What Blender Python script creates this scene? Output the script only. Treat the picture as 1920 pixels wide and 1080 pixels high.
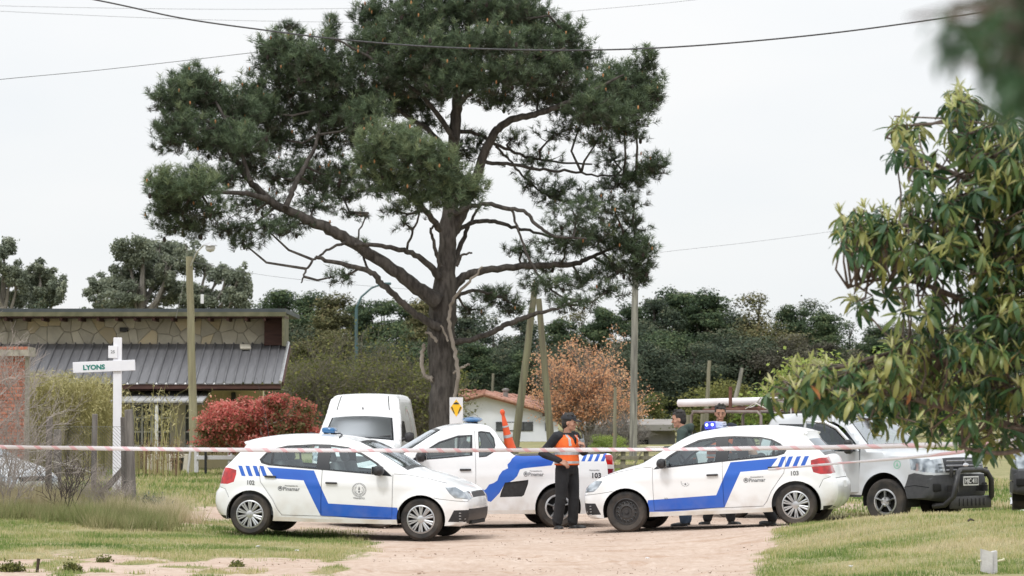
import bpy, bmesh, math, random
import numpy as np
from mathutils import Vector, Matrix, Euler, noise as mnoise
from mathutils.geometry import delaunay_2d_cdt

# ------------------------------------------------------------------ camera, sky, sun
R = math.radians
for _o in list(bpy.data.objects):
    bpy.data.objects.remove(_o)
SC = bpy.context.scene
COL = SC.collection
F = 5333.0                      # focal length in pixels of the 1920 px photograph
HZ = 781.0                      # horizon row
CAMZ = 1.70
PITCH = math.atan((HZ - 540.0) / F)
cam_d = bpy.data.cameras.new('camera')
cam_d.lens = 100.0
cam_d.sensor_width = 36.0
cam_d.clip_start = 0.1
cam_d.clip_end = 6000.0
cam_d.dof.use_dof = True
cam_d.dof.focus_distance = 40.5
cam_d.dof.aperture_fstop = 4.5
cam = bpy.data.objects.new('camera', cam_d)
COL.objects.link(cam)
cam.location = (0, 0, CAMZ)
cam.rotation_euler = (R(90) + PITCH, 0, 0)
SC.camera = cam

SUN_EL, SUN_AZ = R(52), R(205)          # azimuth measured clockwise from +Y (the view direction)
world = bpy.data.worlds.new('World')
SC.world = world
world.use_nodes = True
wn, wl = world.node_tree.nodes, world.node_tree.links
wn.clear()
w_out = wn.new('ShaderNodeOutputWorld')
w_bg = wn.new('ShaderNodeBackground')
w_bg.inputs['Strength'].default_value = 0.10
sky = wn.new('ShaderNodeTexSky')
sky.sky_type = 'NISHITA'
sky.sun_disc = False
sky.sun_elevation = SUN_EL
sky.sun_rotation = SUN_AZ
tc = wn.new('ShaderNodeTexCoord')
sep = wn.new('ShaderNodeSeparateXYZ')
wl.new(tc.outputs['Generated'], sep.inputs[0])
# overcast luminance: brighter towards the zenith, L = Lh (1 + k sin(el))
mr = wn.new('ShaderNodeMapRange')
mr.inputs['From Min'].default_value = 0.0
mr.inputs['From Max'].default_value = 1.0
mr.inputs['To Min'].default_value = 9.2
mr.inputs['To Max'].default_value = 19.0
pw_ = wn.new('ShaderNodeMath')
pw_.operation = 'POWER'
pw_.use_clamp = True
pw_.inputs[1].default_value = 1.6
wl.new(sep.outputs['Z'], pw_.inputs[0])
wl.new(pw_.outputs[0], mr.inputs['Value'])
mp = wn.new('ShaderNodeMapping')
mp.inputs['Scale'].default_value = (2.2, 2.2, 7.0)
wl.new(tc.outputs['Generated'], mp.inputs['Vector'])
nz = wn.new('ShaderNodeTexNoise')
nz.inputs['Scale'].default_value = 1.6
nz.inputs['Detail'].default_value = 5
nz.inputs['Roughness'].default_value = 0.45
wl.new(mp.outputs['Vector'], nz.inputs['Vector'])
cr = wn.new('ShaderNodeValToRGB')
cr.color_ramp.elements[0].position = 0.35
cr.color_ramp.elements[0].color = (0.90, 0.935, 0.965, 1)
cr.color_ramp.elements[1].position = 0.62
cr.color_ramp.elements[1].color = (1.0, 1.0, 1.0, 1)
wl.new(nz.outputs['Fac'], cr.inputs['Fac'])
vm = wn.new('ShaderNodeVectorMath')
vm.operation = 'SCALE'
wl.new(cr.outputs['Color'], vm.inputs[0])
wl.new(mr.outputs['Result'], vm.inputs['Scale'])
mxw = wn.new('ShaderNodeMix')
mxw.data_type = 'RGBA'
mxw.inputs['Factor'].default_value = 0.93      # cloud cover over the clear-sky model
wl.new(sky.outputs['Color'], mxw.inputs[6])
wl.new(vm.outputs['Vector'], mxw.inputs[7])
wl.new(mxw.outputs[2], w_bg.inputs['Color'])
wl.new(w_bg.outputs[0], w_out.inputs['Surface'])

sun_d = bpy.data.lights.new('sun', 'SUN')
sun_d.energy = 1.4
sun_d.angle = R(10)
sun_d.color = (1.0, 0.98, 0.955)
sun = bpy.data.objects.new('sun', sun_d)
COL.objects.link(sun)
sun.location = (0, 0, 40)
_sd = Vector((math.sin(SUN_AZ) * math.cos(SUN_EL), math.cos(SUN_AZ) * math.cos(SUN_EL), math.sin(SUN_EL)))
sun.rotation_euler = _sd.to_track_quat('Z', 'Y').to_euler()

SC.view_settings.view_transform = 'Standard'
SC.view_settings.look = 'None'
SC.view_settings.exposure = 0.08
SC.view_settings.gamma = 1.0
SC.view_settings.use_curve_mapping = False
SC.render.engine = 'CYCLES'
SC.cycles.use_denoising = True
SC.cycles.max_bounces = 8
SC.cycles.transparent_max_bounces = 24
SC.cycles.sample_clamp_indirect = 6.0
SC.cycles.caustics_reflective = False
SC.cycles.caustics_refractive = False
SC.render.resolution_x, SC.render.resolution_y = 1024, 576

# ------------------------------------------------------------------ helpers
rng = np.random.default_rng(7)
random.seed(7)
_cp, _sp = math.cos(PITCH), math.sin(PITCH)

def at(px, py, D):
    """world point seen at pixel (px, py) of the photograph, at distance Y = D"""
    a, b = (px - 960.0) / F, (540.0 - py) / F
    d = Vector((a, _cp - b * _sp, _sp + b * _cp))
    return Vector((0, 0, CAMZ)) + d * (D / d.y)

def proj(x, y, z):
    """pixel of a world point (numpy friendly)"""
    z = z - CAMZ
    fz = y * _cp + z * _sp
    up = -y * _sp + z * _cp
    return 960 + F * x / fz, 540 - F * up / fz

def link(name, data, parent=None):
    o = bpy.data.objects.new(name, data)
    COL.objects.link(o)
    if parent is not None:
        o.parent = parent
    return o

def tag(o, label=None, cat=None, group=None, kind=None):
    if label: o['label'] = label
    if cat: o['category'] = cat
    if group: o['group'] = group
    if kind: o['kind'] = kind
    return o

def empty(name, loc=(0, 0, 0), rz=0.0, label=None, cat=None, group=None):
    o = link(name, None)
    o.empty_display_size = 0.2
    o.location = loc
    o.rotation_euler = (0, 0, rz)
    return tag(o, label, cat, group)

def kids(o, _c={}):
    return [c for c in bpy.data.objects if c.parent == o]

def copy_tree(o, parent=None):
    c = o.copy()
    COL.objects.link(c)
    if parent is not None:
        c.parent = parent
    for ch in list(o.children):
        copy_tree(ch, c)
    return c

# ---- materials
MATS = {}
def mat(name, col, rough=0.6, col2=None, scale=8.0, metal=0.0, bump=0.0, bscale=None, detail=4,
        spec=0.5, coat=0.0, contrast=(0.35, 0.65), coords='Object', stretch=None, emit=None, alpha=None,
        tone=None, trans=0.0, obj_rand=0.0):
    if name in MATS:
        return MATS[name]
    m = bpy.data.materials.new(name)
    MATS[name] = m
    m.use_nodes = True
    n, l = m.node_tree.nodes, m.node_tree.links
    b = n['Principled BSDF']
    b.inputs['Base Color'].default_value = (*col, 1)
    b.inputs['Roughness'].default_value = rough
    b.inputs['Metallic'].default_value = metal
    b.inputs['Specular IOR Level'].default_value = spec
    b.inputs['Coat Weight'].default_value = coat
    b.inputs['Coat Roughness'].default_value = 0.06
    csock = None
    t = n.new('ShaderNodeTexCoord')
    vec = t.outputs[coords]
    if stretch:
        mpn = n.new('ShaderNodeMapping')
        mpn.inputs['Scale'].default_value = stretch
        l.new(vec, mpn.inputs['Vector'])
        vec = mpn.outputs['Vector']
    if col2 is not None:
        nt = n.new('ShaderNodeTexNoise')
        nt.inputs['Scale'].default_value = scale
        nt.inputs['Detail'].default_value = detail
        l.new(vec, nt.inputs['Vector'])
        rp = n.new('ShaderNodeValToRGB')
        rp.color_ramp.elements[0].position, rp.color_ramp.elements[1].position = contrast
        rp.color_ramp.elements[0].color = (*col, 1)
        rp.color_ramp.elements[1].color = (*col2, 1)
        l.new(nt.outputs['Fac'], rp.inputs['Fac'])
        csock = rp.outputs['Color']
    if tone is not None:                # per-leaf colour from the mesh attribute 'tone' (0..1)
        at_ = n.new('ShaderNodeAttribute')
        at_.attribute_name = 'tone'
        rp = n.new('ShaderNodeValToRGB')
        els = rp.color_ramp.elements
        for i, (p, c) in enumerate(tone):
            e = els[i] if i < 2 else els.new(p)
            e.position = p
            e.color = (*c, 1)
        l.new(at_.outputs['Fac'], rp.inputs['Fac'])
        if csock is not None:
            mx = n.new('ShaderNodeMix'); mx.data_type = 'RGBA'; mx.blend_type = 'MIX'
            mx.inputs['Factor'].default_value = 0.25
            l.new(rp.outputs['Color'], mx.inputs[6]); l.new(csock, mx.inputs[7])
            csock = mx.outputs[2]
        else:
            csock = rp.outputs['Color']
    if obj_rand:
        oi = n.new('ShaderNodeObjectInfo')
        mr_ = n.new('ShaderNodeMapRange')
        mr_.inputs['To Min'].default_value = 1 - obj_rand
        mr_.inputs['To Max'].default_value = 1 + obj_rand
        l.new(oi.outputs['Random'], mr_.inputs['Value'])
        hs = n.new('ShaderNodeHueSaturation')
        if csock is not None: l.new(csock, hs.inputs['Color'])
        else: hs.inputs['Color'].default_value = (*col, 1)
        l.new(mr_.outputs['Result'], hs.inputs['Value'])
        csock = hs.outputs['Color']
    if csock is not None:
        l.new(csock, b.inputs['Base Color'])
    if bump:
        nb = n.new('ShaderNodeTexNoise')
        nb.inputs['Scale'].default_value = bscale or scale * 4
        nb.inputs['Detail'].default_value = 6
        l.new(vec, nb.inputs['Vector'])
        bp = n.new('ShaderNodeBump')
        bp.inputs['Strength'].default_value = min(1.0, bump)
        bp.inputs['Distance'].default_value = 0.02
        l.new(nb.outputs['Fac'], bp.inputs['Height'])
        l.new(bp.outputs['Normal'], b.inputs['Normal'])
    if trans:
        tr = n.new('ShaderNodeBsdfTranslucent')
        if csock is not None: l.new(csock, tr.inputs['Color'])
        else: tr.inputs['Color'].default_value = (*col, 1)
        ms = n.new('ShaderNodeMixShader')
        ms.inputs['Fac'].default_value = trans
        l.new(b.outputs[0], ms.inputs[1]); l.new(tr.outputs[0], ms.inputs[2])
        l.new(ms.outputs[0], n['Material Output'].inputs['Surface'])
    if emit:
        b.inputs['Emission Color'].default_value = (*emit[0], 1)
        b.inputs['Emission Strength'].default_value = emit[1]
    return m

def glass(name, tint, rough=0.02, mixf=0.0):
    """car / window glass: clear tinted sheet with a mirror reflection growing at grazing angles"""
    if name in MATS:
        return MATS[name]
    m = bpy.data.materials.new(name)
    MATS[name] = m
    m.use_nodes = True
    n, l = m.node_tree.nodes, m.node_tree.links
    n.remove(n['Principled BSDF'])
    tr = n.new('ShaderNodeBsdfTransparent'); tr.inputs['Color'].default_value = (*tint, 1)
    gl = n.new('ShaderNodeBsdfGlossy'); gl.inputs['Roughness'].default_value = rough
    gl.inputs['Color'].default_value = (0.9, 0.95, 1, 1)
    lw = n.new('ShaderNodeLayerWeight'); lw.inputs['Blend'].default_value = 0.5
    pw = n.new('ShaderNodeMath'); pw.operation = 'POWER'; pw.inputs[1].default_value = 3.0
    l.new(lw.outputs['Facing'], pw.inputs[0])
    ad = n.new('ShaderNodeMath'); ad.operation = 'MULTIPLY_ADD'; ad.use_clamp = True
    ad.inputs[1].default_value = 0.85
    ad.inputs[2].default_value = 0.05 + mixf
    l.new(pw.outputs[0], ad.inputs[0])
    ms = n.new('ShaderNodeMixShader')
    l.new(ad.outputs[0], ms.inputs['Fac'])
    l.new(tr.outputs[0], ms.inputs[1]); l.new(gl.outputs[0], ms.inputs[2])
    l.new(ms.outputs[0], n['Material Output'].inputs['Surface'])
    return m

# ---- mesh building
def np_mesh(name, verts, faces, material, parent=None, tone=None, smooth=False, kind=None, mats=None, mi=None):
    """verts (N,3), faces (M,k) arrays -> one mesh object"""
    verts = np.asarray(verts, dtype=np.float32); faces = np.asarray(faces, dtype=np.int32)
    me = bpy.data.meshes.new(name)
    nv, nf, k = len(verts), len(faces), faces.shape[1]
    me.vertices.add(nv); me.vertices.foreach_set('co', verts.ravel())
    me.loops.add(nf * k); me.loops.foreach_set('vertex_index', faces.ravel())
    me.polygons.add(nf)
    me.polygons.foreach_set('loop_start', np.arange(0, nf * k, k, dtype=np.int32))
    me.polygons.foreach_set('loop_total', np.full(nf, k, dtype=np.int32))
    if smooth:
        me.polygons.foreach_set('use_smooth', np.ones(nf, dtype=bool))
    for m_ in (mats or [material]):
        me.materials.append(m_)
    if mi is not None:
        me.polygons.foreach_set('material_index', np.asarray(mi, dtype=np.int32))
    me.update(calc_edges=True)
    if tone is not None:
        a = me.attributes.new('tone', 'FLOAT', 'POINT')
        a.data.foreach_set('value', np.asarray(tone, dtype=np.float32))
    o = link(name, me, parent)
    if kind: o['kind'] = kind
    return o

class MB:
    """collects plain shapes and links them as ONE mesh object"""
    def __init__(s):
        s.v, s.f, s.m = [], [], []
    def add(s, vs, fs, mi=0):
        o = len(s.v)
        s.v += [tuple(v) for v in vs]
        s.f += [tuple(i + o for i in f) for f in fs]
        s.m += [mi] * len(fs)
        return s
    def box(s, c, d, rot=None, mi=0, taper=1.0):
        x, y, z = d[0] / 2, d[1] / 2, d[2] / 2
        vs = [Vector((sx * x * (taper if sz > 0 else 1), sy * y * (taper if sz > 0 else 1), sz * z))
              for sz in (-1, 1) for sy in (-1, 1) for sx in (-1, 1)]
        if rot is not None:
            q = rot if isinstance(rot, Matrix) else Euler(rot).to_matrix()
            vs = [q @ v for v in vs]
        c = Vector(c)
        return s.add([v + c for v in vs], [(0, 2, 3, 1), (4, 5, 7, 6), (0, 1, 5, 4), (2, 6, 7, 3), (0, 4, 6, 2), (1, 3, 7, 5)], mi)
    def bbox(s, c, d, b=0.02, rot=None, mi=0):
        """box with chamfered edges"""
        x, y, z = d[0] / 2, d[1] / 2, d[2] / 2
        b = min(b, x * .9, y * .9, z * .9)
        vs, q = [], (rot if isinstance(rot, Matrix) else Euler(rot).to_matrix()) if rot is not None else None
        bm = bmesh.new()
        bmesh.ops.create_cube(bm, size=1.0, matrix=Matrix.Diagonal((2 * x, 2 * y, 2 * z, 1)))
        bmesh.ops.bevel(bm, geom=bm.edges[:], offset=b, segments=2, profile=0.5, affect='EDGES')
        vs = [(q @ v.co if q is not None else v.co.copy()) + Vector(c) for v in bm.verts]
        bm.verts.index_update()
        fs = [tuple(v.index for v in f.verts) for f in bm.faces]
        bm.free()
        return s.add(vs, fs, mi)
    def tube(s, pts, rad, n=8, cap=True, mi=0, flat=1.0):
        """tube along a polyline; rad is a number or one per point"""
        pts = [Vector(p) for p in pts]
        if not hasattr(rad, '__len__'): rad = [rad] * len(pts)
        vs, fs = [], []
        up = None
        for i, p in enumerate(pts):
            a = pts[max(0, i - 1)]; b = pts[min(len(pts) - 1, i + 1)]
            t = (b - a)
            t = t.normalized() if t.length > 1e-9 else Vector((0, 0, 1))
            if up is None:
                up = Vector((0, 0, 1)) if abs(t.z) < .9 else Vector((1, 0, 0))
            x = t.cross(up)
            if x.length < 1e-6: x = t.cross(Vector((0, 1, 0)))
            x.normalize()
            y = t.cross(x).normalized(); up = -y if False else up
            # parallel-ish frame
            up = (x.cross(t)).normalized()
            for k in range(n):
                an = 2 * math.pi * k / n
                vs.append(p + x * math.cos(an) * rad[i] + up * math.sin(an) * rad[i] * flat)
        for i in range(len(pts) - 1):
            for k in range(n):
                a, b = i * n + k, i * n + (k + 1) % n
                fs.append((a, b, b + n, a + n))
        if cap:
            fs.append(tuple(range(n - 1, -1, -1)))
            fs.append(tuple((len(pts) - 1) * n + k for k in range(n)))
        return s.add(vs, fs, mi)
    def lathe(s, prof, n=24, c=(0, 0, 0), axis='Z', mi=0, close=False):
        """profile of (radius, height) pairs spun round an axis"""
        vs, fs = [], []
        for r, h in prof:
            for k in range(n):
                a = 2 * math.pi * k / n
                x, y = r * math.cos(a), r * math.sin(a)
                v = (x, y, h) if axis == 'Z' else ((x, h, y) if axis == 'Y' else (h, x, y))
                vs.append(Vector(v) + Vector(c))
        for i in range(len(prof) - 1):
            for k in range(n):
                a, b = i * n + k, i * n + (k + 1) % n
                fs.append((a, b, b + n, a + n))
        return s.add(vs, fs, mi)
    def ell(s, c, r, rot=None, n=12, m=8, mi=0):
        q = Euler(rot).to_matrix() if rot is not None else Matrix.Identity(3)
        vs, fs = [], []
        for i in range(m + 1):
            th = math.pi * i / m
            for k in range(n):
                a = 2 * math.pi * k / n
                vs.append(q @ Vector((r[0] * math.sin(th) * math.cos(a), r[1] * math.sin(th) * math.sin(a), r[2] * math.cos(th))) + Vector(c))
        for i in range(m):
            for k in range(n):
                a, b = i * n + k, i * n + (k + 1) % n
                fs.append((a, a + n, b + n, b))
        return s.add(vs, fs, mi)
    def prism(s, poly, y0, y1, mi=0):
        """polygon in (x, z) extruded from y0 to y1"""
        n = len(poly)
        vs = [(p[0], y0, p[1]) for p in poly] + [(p[0], y1, p[1]) for p in poly]
        fs = [tuple(range(n)), tuple(range(2 * n - 1, n - 1, -1))] + [(i, i + n, (i + 1) % n + n, (i + 1) % n) for i in range(n)]
        return s.add(vs, fs, mi)
    def mesh(s, name, mats, smooth=False, angle=None):
        me = bpy.data.meshes.new(name)
        me.from_pydata([tuple(v) for v in s.v], [], s.f)
        for m_ in (mats if isinstance(mats, (list, tuple)) else [mats]):
            me.materials.append(m_)
        if any(s.m):
            me.polygons.foreach_set('material_index', s.m)
        bm = bmesh.new(); bm.from_mesh(me)
        if smooth:
            bmesh.ops.remove_doubles(bm, verts=bm.verts, dist=1e-5)
        bmesh.ops.recalc_face_normals(bm, faces=bm.faces)
        bm.to_mesh(me); bm.free()
        if smooth:
            me.polygons.foreach_set('use_smooth', [True] * len(me.polygons))
            try: me.set_sharp_from_angle(angle=R(angle or 50))
            except Exception: pass
        me.update()
        return me
    def build(s, name, mats, parent=None, smooth=False, kind=None, angle=None):
        o = link(name, s.mesh(name, mats, smooth, angle), parent)
        if kind: o['kind'] = kind
        return o

def text_mesh(txt, size, name, material, parent, loc, rot, extrude=0.001, align='CENTER', sx=1.0, bold=0.0):
    cu = bpy.data.curves.new(name, 'FONT')
    cu.body = txt; cu.size = size; cu.extrude = extrude; cu.align_x = align; cu.align_y = 'CENTER'
    cu.offset = bold
    cu.resolution_u = 3
    t = bpy.data.objects.new('tmp', cu); COL.objects.link(t)
    dg = bpy.context.evaluated_depsgraph_get()
    me = bpy.data.meshes.new_from_object(t.evaluated_get(dg))
    bpy.data.objects.remove(t)
    me.materials.clear(); me.materials.append(material)
    o = link(name, me, parent)
    o.location = loc; o.rotation_euler = rot; o.scale = (sx, 1, 1)
    return o

def value_noise(x, y, seed=0):
    """smooth 2-D value noise, numpy"""
    r = np.random.default_rng(seed).random((256, 256))
    xi, yi = np.floor(x).astype(int), np.floor(y).astype(int)
    fx, fy = x - xi, y - yi
    fx, fy = fx * fx * (3 - 2 * fx), fy * fy * (3 - 2 * fy)
    a = r[xi & 255, yi & 255]; b = r[(xi + 1) & 255, yi & 255]
    c = r[xi & 255, (yi + 1) & 255]; d = r[(xi + 1) & 255, (yi + 1) & 255]
    return (a * (1 - fx) + b * fx) * (1 - fy) + (c * (1 - fx) + d * fx) * fy

def fbm(x, y, seed=0, o=4):
    v, a, t = 0, 1, 0
    for i in range(o):
        v = v + a * value_noise(x * 2 ** i, y * 2 ** i, seed + i); t += a; a *= .5
    return v / t

def pip(px, py, poly):
    """point in polygon, numpy"""
    ins = np.zeros(np.shape(px), dtype=bool)
    n = len(poly)
    for i in range(n):
        x0, y0 = poly[i]; x1, y1 = poly[(i + 1) % n]
        if y0 == y1: continue
        c = ((y0 > py) != (y1 > py)) & (px < (x1 - x0) * (py - y0) / (y1 - y0) + x0)
        ins ^= c
    return ins

def segdist(px, py, poly, closed=True):
    d = np.full(np.shape(px), 1e9)
    n = len(poly)
    for i in range(n if closed else n - 1):
        x0, y0 = poly[i]; x1, y1 = poly[(i + 1) % n]
        dx, dy = x1 - x0, y1 - y0
        L = dx * dx + dy * dy + 1e-12
        t = np.clip(((px - x0) * dx + (py - y0) * dy) / L, 0, 1)
        d = np.minimum(d, np.hypot(px - x0 - t * dx, py - y0 - t * dy))
    return d
# ------------------------------------------------------------------ ground
# height of the ground from surveyed spots (x, y, z)
_ctl = [(-3.6, 40.2, 0.0), (-1.25, 39.7, -.04), (-2.4, 41.6, 0), (0.0, 39.5, -.02), (1.67, 41.05, .04), (4.04, 40.4, .165), (4.3, 42, .12), (1.9, 42.6, .03), (1.6, 39.5, .03),
        (0.85, 43.2, .0), (.7, 44.3, -.01), (-2.0, 43.8, -.01), (-2, 47, .02), (1.2, 46, .0), (3.8, 48, .0), (6.05, 46, -.03), (6.8, 44.5, .0), (8.5, 47, 0),
        (-3.7, 38.2, .04), (-5.5, 38.0, .06), (-2.2, 36.5, -.01), (-5.2, 34, .03), (-3, 32, -.02), (-6, 30, 0), (0, 30, 0), (0, 35, -.02), (2, 33, .0), (2.3, 37, 0.02),
        (3.0, 35, .05), (3.6, 36.6, .2), (4.4, 36.8, .34), (5.2, 37, .42), (6.5, 37, .44), (8, 37, .45), (3.2, 31, .04), (4.4, 31, .12), (5.6, 31, .16), (5.0, 34, .28), (7, 33, .32),
        (5.8, 40.5, .2), (8, 41, .25), (7, 43, .08), (-7.6, 42, .28), (-6.2, 42.5, .25), (-7, 44.5, .32), (-9, 44, .36), (-5.2, 44, .12), (-5.5, 48, .1), (-8, 48, .2), (-8, 55, .15), (-5, 55, .12),
        (-8, 74, .22), (-6, 80, .2), (-10, 80, .22), (0, 60, .12), (5, 60, .1), (0, 80, .2), (5, 90, .25), (0, 130, .4), (-15, 120, .5), (15, 120, .5), (0, 180, .8), (-30, 180, .9), (30, 180, .9),
        (-10, 36, .1), (-10, 30, .05), (9, 30, .2), (0, 20, 0), (-12, 20, .1), (12, 20, .2), (0, 5, 0), (0, -20, 0), (15, 60, .1), (-20, 60, .3), (15, 45, .1), (-60, 300, 1), (60, 300, 1), (0, 400, 1)]
_cx = np.array(_ctl)
def _phi(r): return np.sqrt(r * r + .36)
_A = _phi(np.hypot(_cx[:, None, 0] - _cx[None, :, 0], _cx[:, None, 1] - _cx[None, :, 1]))
_w = np.linalg.solve(_A + np.eye(len(_cx)) * 1e-6, _cx[:, 2] - .3)
def gz(x, y):
    x = np.asarray(x, float); y = np.asarray(y, float)
    xc, yc = np.clip(x, -60, 60), np.clip(y, -20, 400)
    sh = x.shape; xf, yf = xc.ravel(), yc.ravel()
    out = np.zeros(len(xf))
    for i in range(len(_w)):
        out += _w[i] * _phi(np.hypot(xf - _cx[i, 0], yf - _cx[i, 1]))
    out = out.reshape(sh) + .3
    far = np.clip((np.hypot(x, y) - 150) / 250, 0, 1)
    return out * (1 - far) + 1.0 * far
def G(x, y): return float(gz(np.array([x]), np.array([y]))[0])

def _axis(parts):
    out = []
    for a, b, s in parts:
        out += list(np.arange(a, b, s))
    return np.array(out)
gxs = np.concatenate([-np.geomspace(1800, 12.5, 34), _axis([(-12, 12, .11)]), np.geomspace(12.2, 1800, 34)])
gys = np.concatenate([-np.geomspace(300, 6, 8), _axis([(-5, 27, 1.6), (27, 46, .085), (46, 62, .2), (62, 150, 1.5)]), np.geomspace(151, 4200, 30)])
GX, GY = np.meshgrid(gxs, gys)
GZ = gz(GX, GY)

P_VERGE_L = [(-600, 915), (150, 935), (300, 962), (345, 978), (430, 984), (530, 1000), (640, 1003), (705, 1010), (700, 1026), (660, 1043), (600, 1056), (470, 1060), (300, 1046), (100, 1040), (0, 1044), (-600, 1060)]
P_VERGE_R = [(1440, 1400), (1420, 1085), (1455, 1040), (1462, 1010), (1472, 990), (1520, 962), (1620, 948), (1900, 935), (2600, 930), (2600, 1400)]
P_BACK_L = [(-800, 700), (760, 700), (760, 860), (620, 880), (470, 925), (420, 948), (330, 956), (240, 960), (-800, 960)]
def grass_mask(x, y, z):
    """1 where turf grows, 0 on the bare sand; from the outlines of the verges"""
    px, py = proj(x, np.maximum(y, 5.0), z)
    px = px + 120 * (fbm(x * 1.1, y * .9, 31) - .5) + 10 * (value_noise(x * 7, y * 5, 5) - .5)
    py = py + 26 * (fbm(x * 1.7, y * .8, 41) - .5) + 7 * (value_noise(x * 8, y * 6, 6) - .5)
    m = np.zeros(np.shape(x))
    for P, soft in ((P_VERGE_L, 22), (P_VERGE_R, 30), (P_BACK_L, 9)):
        d = segdist(px, py, P)
        s = np.where(pip(px, py, P), d, -d)
        m = np.maximum(m, np.clip(.5 + s / (2 * soft), 0, 1))
    m = np.where(y > 62, 1.0, m)
    m = np.where((y > 50) & (y <= 62), np.maximum(m, np.clip((y - 52) / 5, 0, 1)), m)
    # scattered tufts on the sandy strip at the lower left and at the near edge
    low = (px < 640) & (py > 1040)
    tuft = np.clip((fbm(x * 2.1, y * 1.3, 77) - .47) * 8, 0, 1)
    m = np.where(low, np.maximum(m * .6, tuft * .85), m)
    m = np.where(y < 28, np.clip((fbm(x * .6, y * .6, 3) - .4) * 5, 0, 1) * np.clip(np.abs(x + 0) - 1.5, 0, 1), m)
    return m
near = (GY > 25) & (GY < 62) & (np.abs(GX) < 13)
GM = grass_mask(GX, GY, GZ)
# wheel ruts and lumps in the sand, softer relief under the turf
rut = (fbm(GX * .5 + GY * .35, GY * 1.9 - GX * .5, 12, 4) - .5)
lump = (fbm(GX * 2.5, GY * 2.5, 14, 4) - .5)
GZ2 = GZ + near * ((1 - GM) * (.06 * rut + .018 * lump) + GM * .05 * lump)
# tyre tracks turning across the road
for (cx_, cy_, rr, sgn) in ((-9.0, 29.0, 11.2, 1), (-9.0, 29.0, 9.7, 1), (7.5, 27.0, 10.2, 1), (7.5, 27.0, 8.7, 1)):
    dd = np.hypot(GX - cx_, (GY - cy_) * 1.0) - rr
    GZ2 -= near * (1 - GM) * .035 * np.exp(-(dd / .11) ** 2)
    GZ2 += near * (1 - GM) * .022 * np.exp(-((np.abs(dd) - .2) / .07) ** 2)
GV = np.stack([GX.ravel(), GY.ravel(), GZ2.ravel()], 1)
nx_, ny_ = len(gxs), len(gys)
ii = (np.arange(ny_ - 1)[:, None] * nx_ + np.arange(nx_ - 1)[None, :]).ravel()
GF = np.stack([ii, ii + 1, ii + nx_ + 1, ii + nx_], 1)

gm = bpy.data.materials.new('ground_mat'); gm.use_nodes = True
n, l = gm.node_tree.nodes, gm.node_tree.links
b = n['Principled BSDF']; b.inputs['Roughness'].default_value = .95; b.inputs['Specular IOR Level'].default_value = .15
t = n.new('ShaderNodeTexCoord')
def _noise(sc, det, st=None, rough=.55):
    nn = n.new('ShaderNodeTexNoise'); nn.inputs['Scale'].default_value = sc; nn.inputs['Detail'].default_value = det; nn.inputs['Roughness'].default_value = rough
    if st:
        m_ = n.new('ShaderNodeMapping'); m_.inputs['Scale'].default_value = st; l.new(t.outputs['Object'], m_.inputs['Vector']); l.new(m_.outputs[0], nn.inputs['Vector'])
    else: l.new(t.outputs['Object'], nn.inputs['Vector'])
    return nn.outputs['Fac']
def _ramp(fac, els):
    r_ = n.new('ShaderNodeValToRGB')
    for i, (p, c) in enumerate(els):
        e = r_.color_ramp.elements[i] if i < 2 else r_.color_ramp.elements.new(p)
        e.position = p; e.color = (*c, 1)
    l.new(fac, r_.inputs['Fac']); return r_.outputs['Color']
def _mix(fac, a, b_, mode='MIX'):
    m_ = n.new('ShaderNodeMix'); m_.data_type = 'RGBA'; m_.blend_type = mode
    if isinstance(fac, float): m_.inputs['Factor'].default_value = fac
    else: l.new(fac, m_.inputs['Factor'])
    l.new(a, m_.inputs[6]); l.new(b_, m_.inputs[7]); return m_.outputs[2]
sand = _ramp(_noise(.55, 6, (1, .5, 1)), [(.3, (.40, .285, .22)), (.5, (.50, .385, .31)), (.7, (.60, .495, .42))])
sand = _mix(.55, sand, _ramp(_noise(9, 8, (1, .6, 1), .7), [(.30, (.38, .275, .21)), (.5, (.51, .40, .325)), (.70, (.63, .53, .46))]))
damp = _ramp(_noise(1.1, 7, (.45, 2.6, 1), .65), [(.53, (1, 1, 1)), (.64, (.86, .79, .74)), (.74, (.62, .52, .45))])
sand = _mix(1.0, sand, damp, 'MULTIPLY')
soil = _ramp(_noise(1.1, 6), [(.3, (.17, .19, .07)), (.5, (.31, .29, .14)), (.7, (.46, .38, .23))])
soil = _mix(.5, soil, _ramp(_noise(14, 6), [(.35, (.11, .13, .05)), (.65, (.34, .30, .17))]))
ga = n.new('ShaderNodeAttribute'); ga.attribute_name = 'tone'
gsum = n.new('ShaderNodeMath'); gsum.operation = 'ADD'
ns = n.new('ShaderNodeMath'); ns.operation = 'MULTIPLY_ADD'; l.new(_noise(11, 5), ns.inputs[0]); ns.inputs[1].default_value = .9; ns.inputs[2].default_value = -.45
l.new(ga.outputs['Fac'], gsum.inputs[0]); l.new(ns.outputs[0], gsum.inputs[1])
gfac = _ramp(gsum.outputs[0], [(.36, (0, 0, 0)), (.62, (1, 1, 1))])
l.new(_mix(gfac, sand, soil), b.inputs['Base Color'])
bp = n.new('ShaderNodeBump'); bp.inputs['Strength'].default_value = .6; bp.inputs['Distance'].default_value = .03
l.new(_noise(18, 8), bp.inputs['Height']); l.new(bp.outputs[0], b.inputs['Normal'])
ground = np_mesh('ground', GV, GF, gm, tone=GM.ravel(), smooth=True, kind='structure')

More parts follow.
